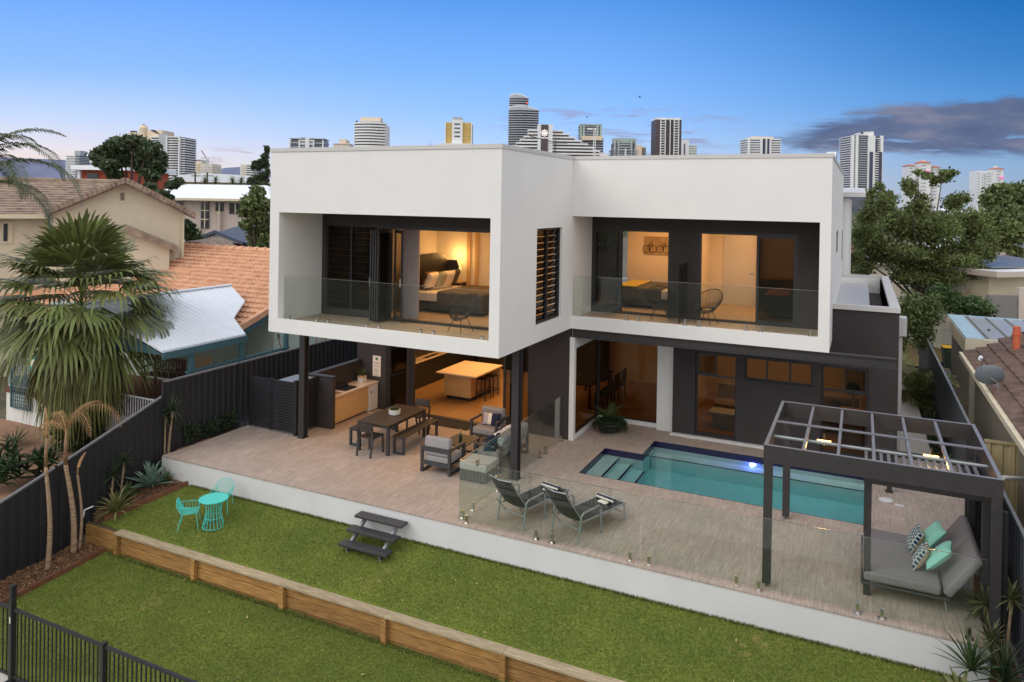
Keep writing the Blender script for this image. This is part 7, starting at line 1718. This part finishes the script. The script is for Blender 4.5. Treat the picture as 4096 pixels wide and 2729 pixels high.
MB().prism([(T.X(3444), 3, T.Z(545)), (T.X(3444), 3, T.Z(530)), (T.X(3455), 3, T.Z(527)), (T.X(3497), 3, T.Z(524)), (T.X(3501), 3, T.Z(546))], (0, 10, 0)).build('crown', 'tslab', T.t); T.block('crown_opening', 'tdark', 3445, 3455, 528, 2.6, .5, 534); T.block('roof_edge', 'tdark', 3403, 3470, 543, -1.2, 10, 546)
def resort(label, c, blocks, sign, d=800):
    T = Tower(label, c, d, 'hotel', 'resort_tower')
    for i, (xl, xr, yt, red, y0) in enumerate(blocks):
        T.block('wall', 'tslab', xl, xr, yt, y0, 14); b = T.bands('window_strip', 'tgrey', xl+3, xl+(xr-xl)*.45, yt+8, 800, 10, .35, .5, 3, y0)
        if red:
            x0, x1, z = T.X(xl-4), T.X(xr+4), T.Z(yt); MB().add([(x0, y0-1.5, z), (x1, y0-1.5, z), (x1, y0+15, z), (x0, y0+15, z), ((x0+x1)/2, y0+7, z+(xr-xl)*.28*d/CF)], [(0, 1, 4), (1, 2, 4), (2, 3, 4), (3, 0, 4), (3, 2, 1, 0)]).build('tiled_roof', 'tred', T.t)
    xs_, xe_, y = sign; T.block('lit_sign', 'pinksign', xs_, xe_, y, -7, .6, y+6)
    return T
T = resort('white resort towers with red hipped roofs behind the gum tree', 3695, [(3672, 3710, 652, True, -5), (3634, 3660, 664, True, 0), (3658, 3676, 670, False, 1), (3730, 3758, 668, True, 0), (3708, 3730, 664, False, 2)], (3687, 3704, 684)); T.block('cupola', 'tslab', 3686, 3696, 641, -1, 5, 650)
T = resort('white resort tower with red turret and pink lettering at the far east', 3955, [(3972, 4000, 676, True, -5), (3944, 3976, 684, False, 0), (3907, 3926, 684, False, 0), (3924, 3942, 690, False, 2), (3998, 4010, 724, True, 0)], (3981, 3997, 708)); T.block('cupola', 'tslab', 3978, 3984, 664, -1, 4, 672)
# hills on the skyline
M['hazyhill'] = P('hazy_blue_hill', rgb(108, 116, 146, .9), 1, .08, .002)  # blue haze of distance put into the hills' base colour
hd = 9000.0; hp = [(-400, 690), (-200, 640), (0, 630), (120, 634), (260, 640), (330, 652), (480, 648), (640, 672), (760, 690), (840, 686), (900, 672), (960, 668), (1040, 676), (1120, 690), (1250, 712), (1500, 742), (1800, 765)]
hb_ = [A(x, y, d=hd) for x, y in hp]; b = MB(); off = Vector((-FH.x*-2500, FH.y*2500, 0))
for p in hb_: b.v += [(p.x-FH.x*1500, p.y-FH.y*1500, -30), (p.x, p.y, p.z), (p.x+FH.x*2500, p.y+FH.y*2500, -30)]
b.f = [q for i in range(len(hb_)-1) for q in ((3*i, 3*i+3, 3*i+4, 3*i+1), (3*i+1, 3*i+4, 3*i+5, 3*i+2))]
tag(b.build('hills', 'hazyhill'), kind='structure')
# low suburban roofs and tree belt out to the horizon
belt = []
for i in range(260):
    px = random.uniform(-300, 4500); d = random.uniform(110, 420); c = A(px, 800, d=d); belt.append((c.x, c.y, 1.2, random.uniform(3, 7), random.uniform(3, 7), random.uniform(2.2, 4.2)))
o = leaves('distant_trees', 'gum2', None, belt, 26000, .75, w=False, shell=.2); tag(o, kind='stuff')
# aerial on the roof and birds
ap = A(2220, 610, d=27.5); at_ = thing('tv_aerial', 'television aerial mast standing on the roof behind the parapet', 'aerial', (ap.x, ap.y, ZT))
k = 27.5/CF; zt = A(2219, 562, d=27.5).z-ZT
MB().tube([(0, 0, 0), (0, 0, zt)], .022, 8).build('mast', 'charcoal', at_); e0 = A(2122, 545, d=27.5)-ap; e1 = A(2222, 572, d=27.5)-ap; e0.z += ap.z-ZT; e1.z += ap.z-ZT
MB().bar(e0, e1, .03).build('boom', 'charcoal', at_); b = MB()
for i in range(12): c = e0.lerp(e1, i/11); hw = .08+.10*i/11; b.bar(c-FH*hw-rgt*.04, c+FH*hw+rgt*.04, .012)
b.build('element', 'charcoal', at_); b = MB()
for z in (0, -.1, -.2): b.bar(e1+Vector((0, 0, z-.02))-rgt*.35, e1+Vector((0, 0, z-.02))+rgt*.45, .014)
b.bar(e1, e1+Vector((0, 0, -.25)), .02); b.build('reflector', 'charcoal', at_)
vt = A(3348, 655, y=9.0); rt_ = thing('roof_vent', 'small white vent box on the east edge of the roof', 'vent', (6.1, 9, ZT)); box('box', 'whitemetal', rt_, 5.95, 8.7, ZT+.001, 6.2, 9.3, ZT+.42); box('grille', 'black', rt_, 6.2, 8.85, ZT+.2, 6.21, 9.1, ZT+.36)
for i, (px, py, d, s, lb) in enumerate(((2559, 389, 90, 1.2, 'highest and largest bird, wings spread, above the dark finned tower'), (2518, 413, 140, .7, 'tiny bird just below the highest one'), (2420, 442, 140, .8, 'tiny lone bird above the crane'), (2565, 436, 100, 1.0, 'bird directly below the highest one'), (2348, 470, 100, 1.2, 'bird with raised wing above the glass and concrete tower'))):
    c = A(px, py, d=d); t = thing('bird', lb, 'bird', c, RZ+R_(30*i), 'birds over the skyline')
    b = MB(); q = MB().lathe([(.005, -.16*s), (.03*s, -.08*s), (.045*s, 0), (.03*s, .1*s), (.012*s, .17*s)], n=8); b.add([(v[2], v[1], v[0]) for v in q.v], q.f)
    for sg_ in (-1, 1): b.add([(.06*s, 0, .02*s), (-.06*s, 0, .02*s), (-.05*s, sg_*.16*s, .12*s), (.03*s, sg_*.16*s, .12*s), (-.06*s, sg_*.32*s, .06*s)], [(0, 1, 2, 3), (3, 2, 4)])
    b.build('body', 'tdark', t)
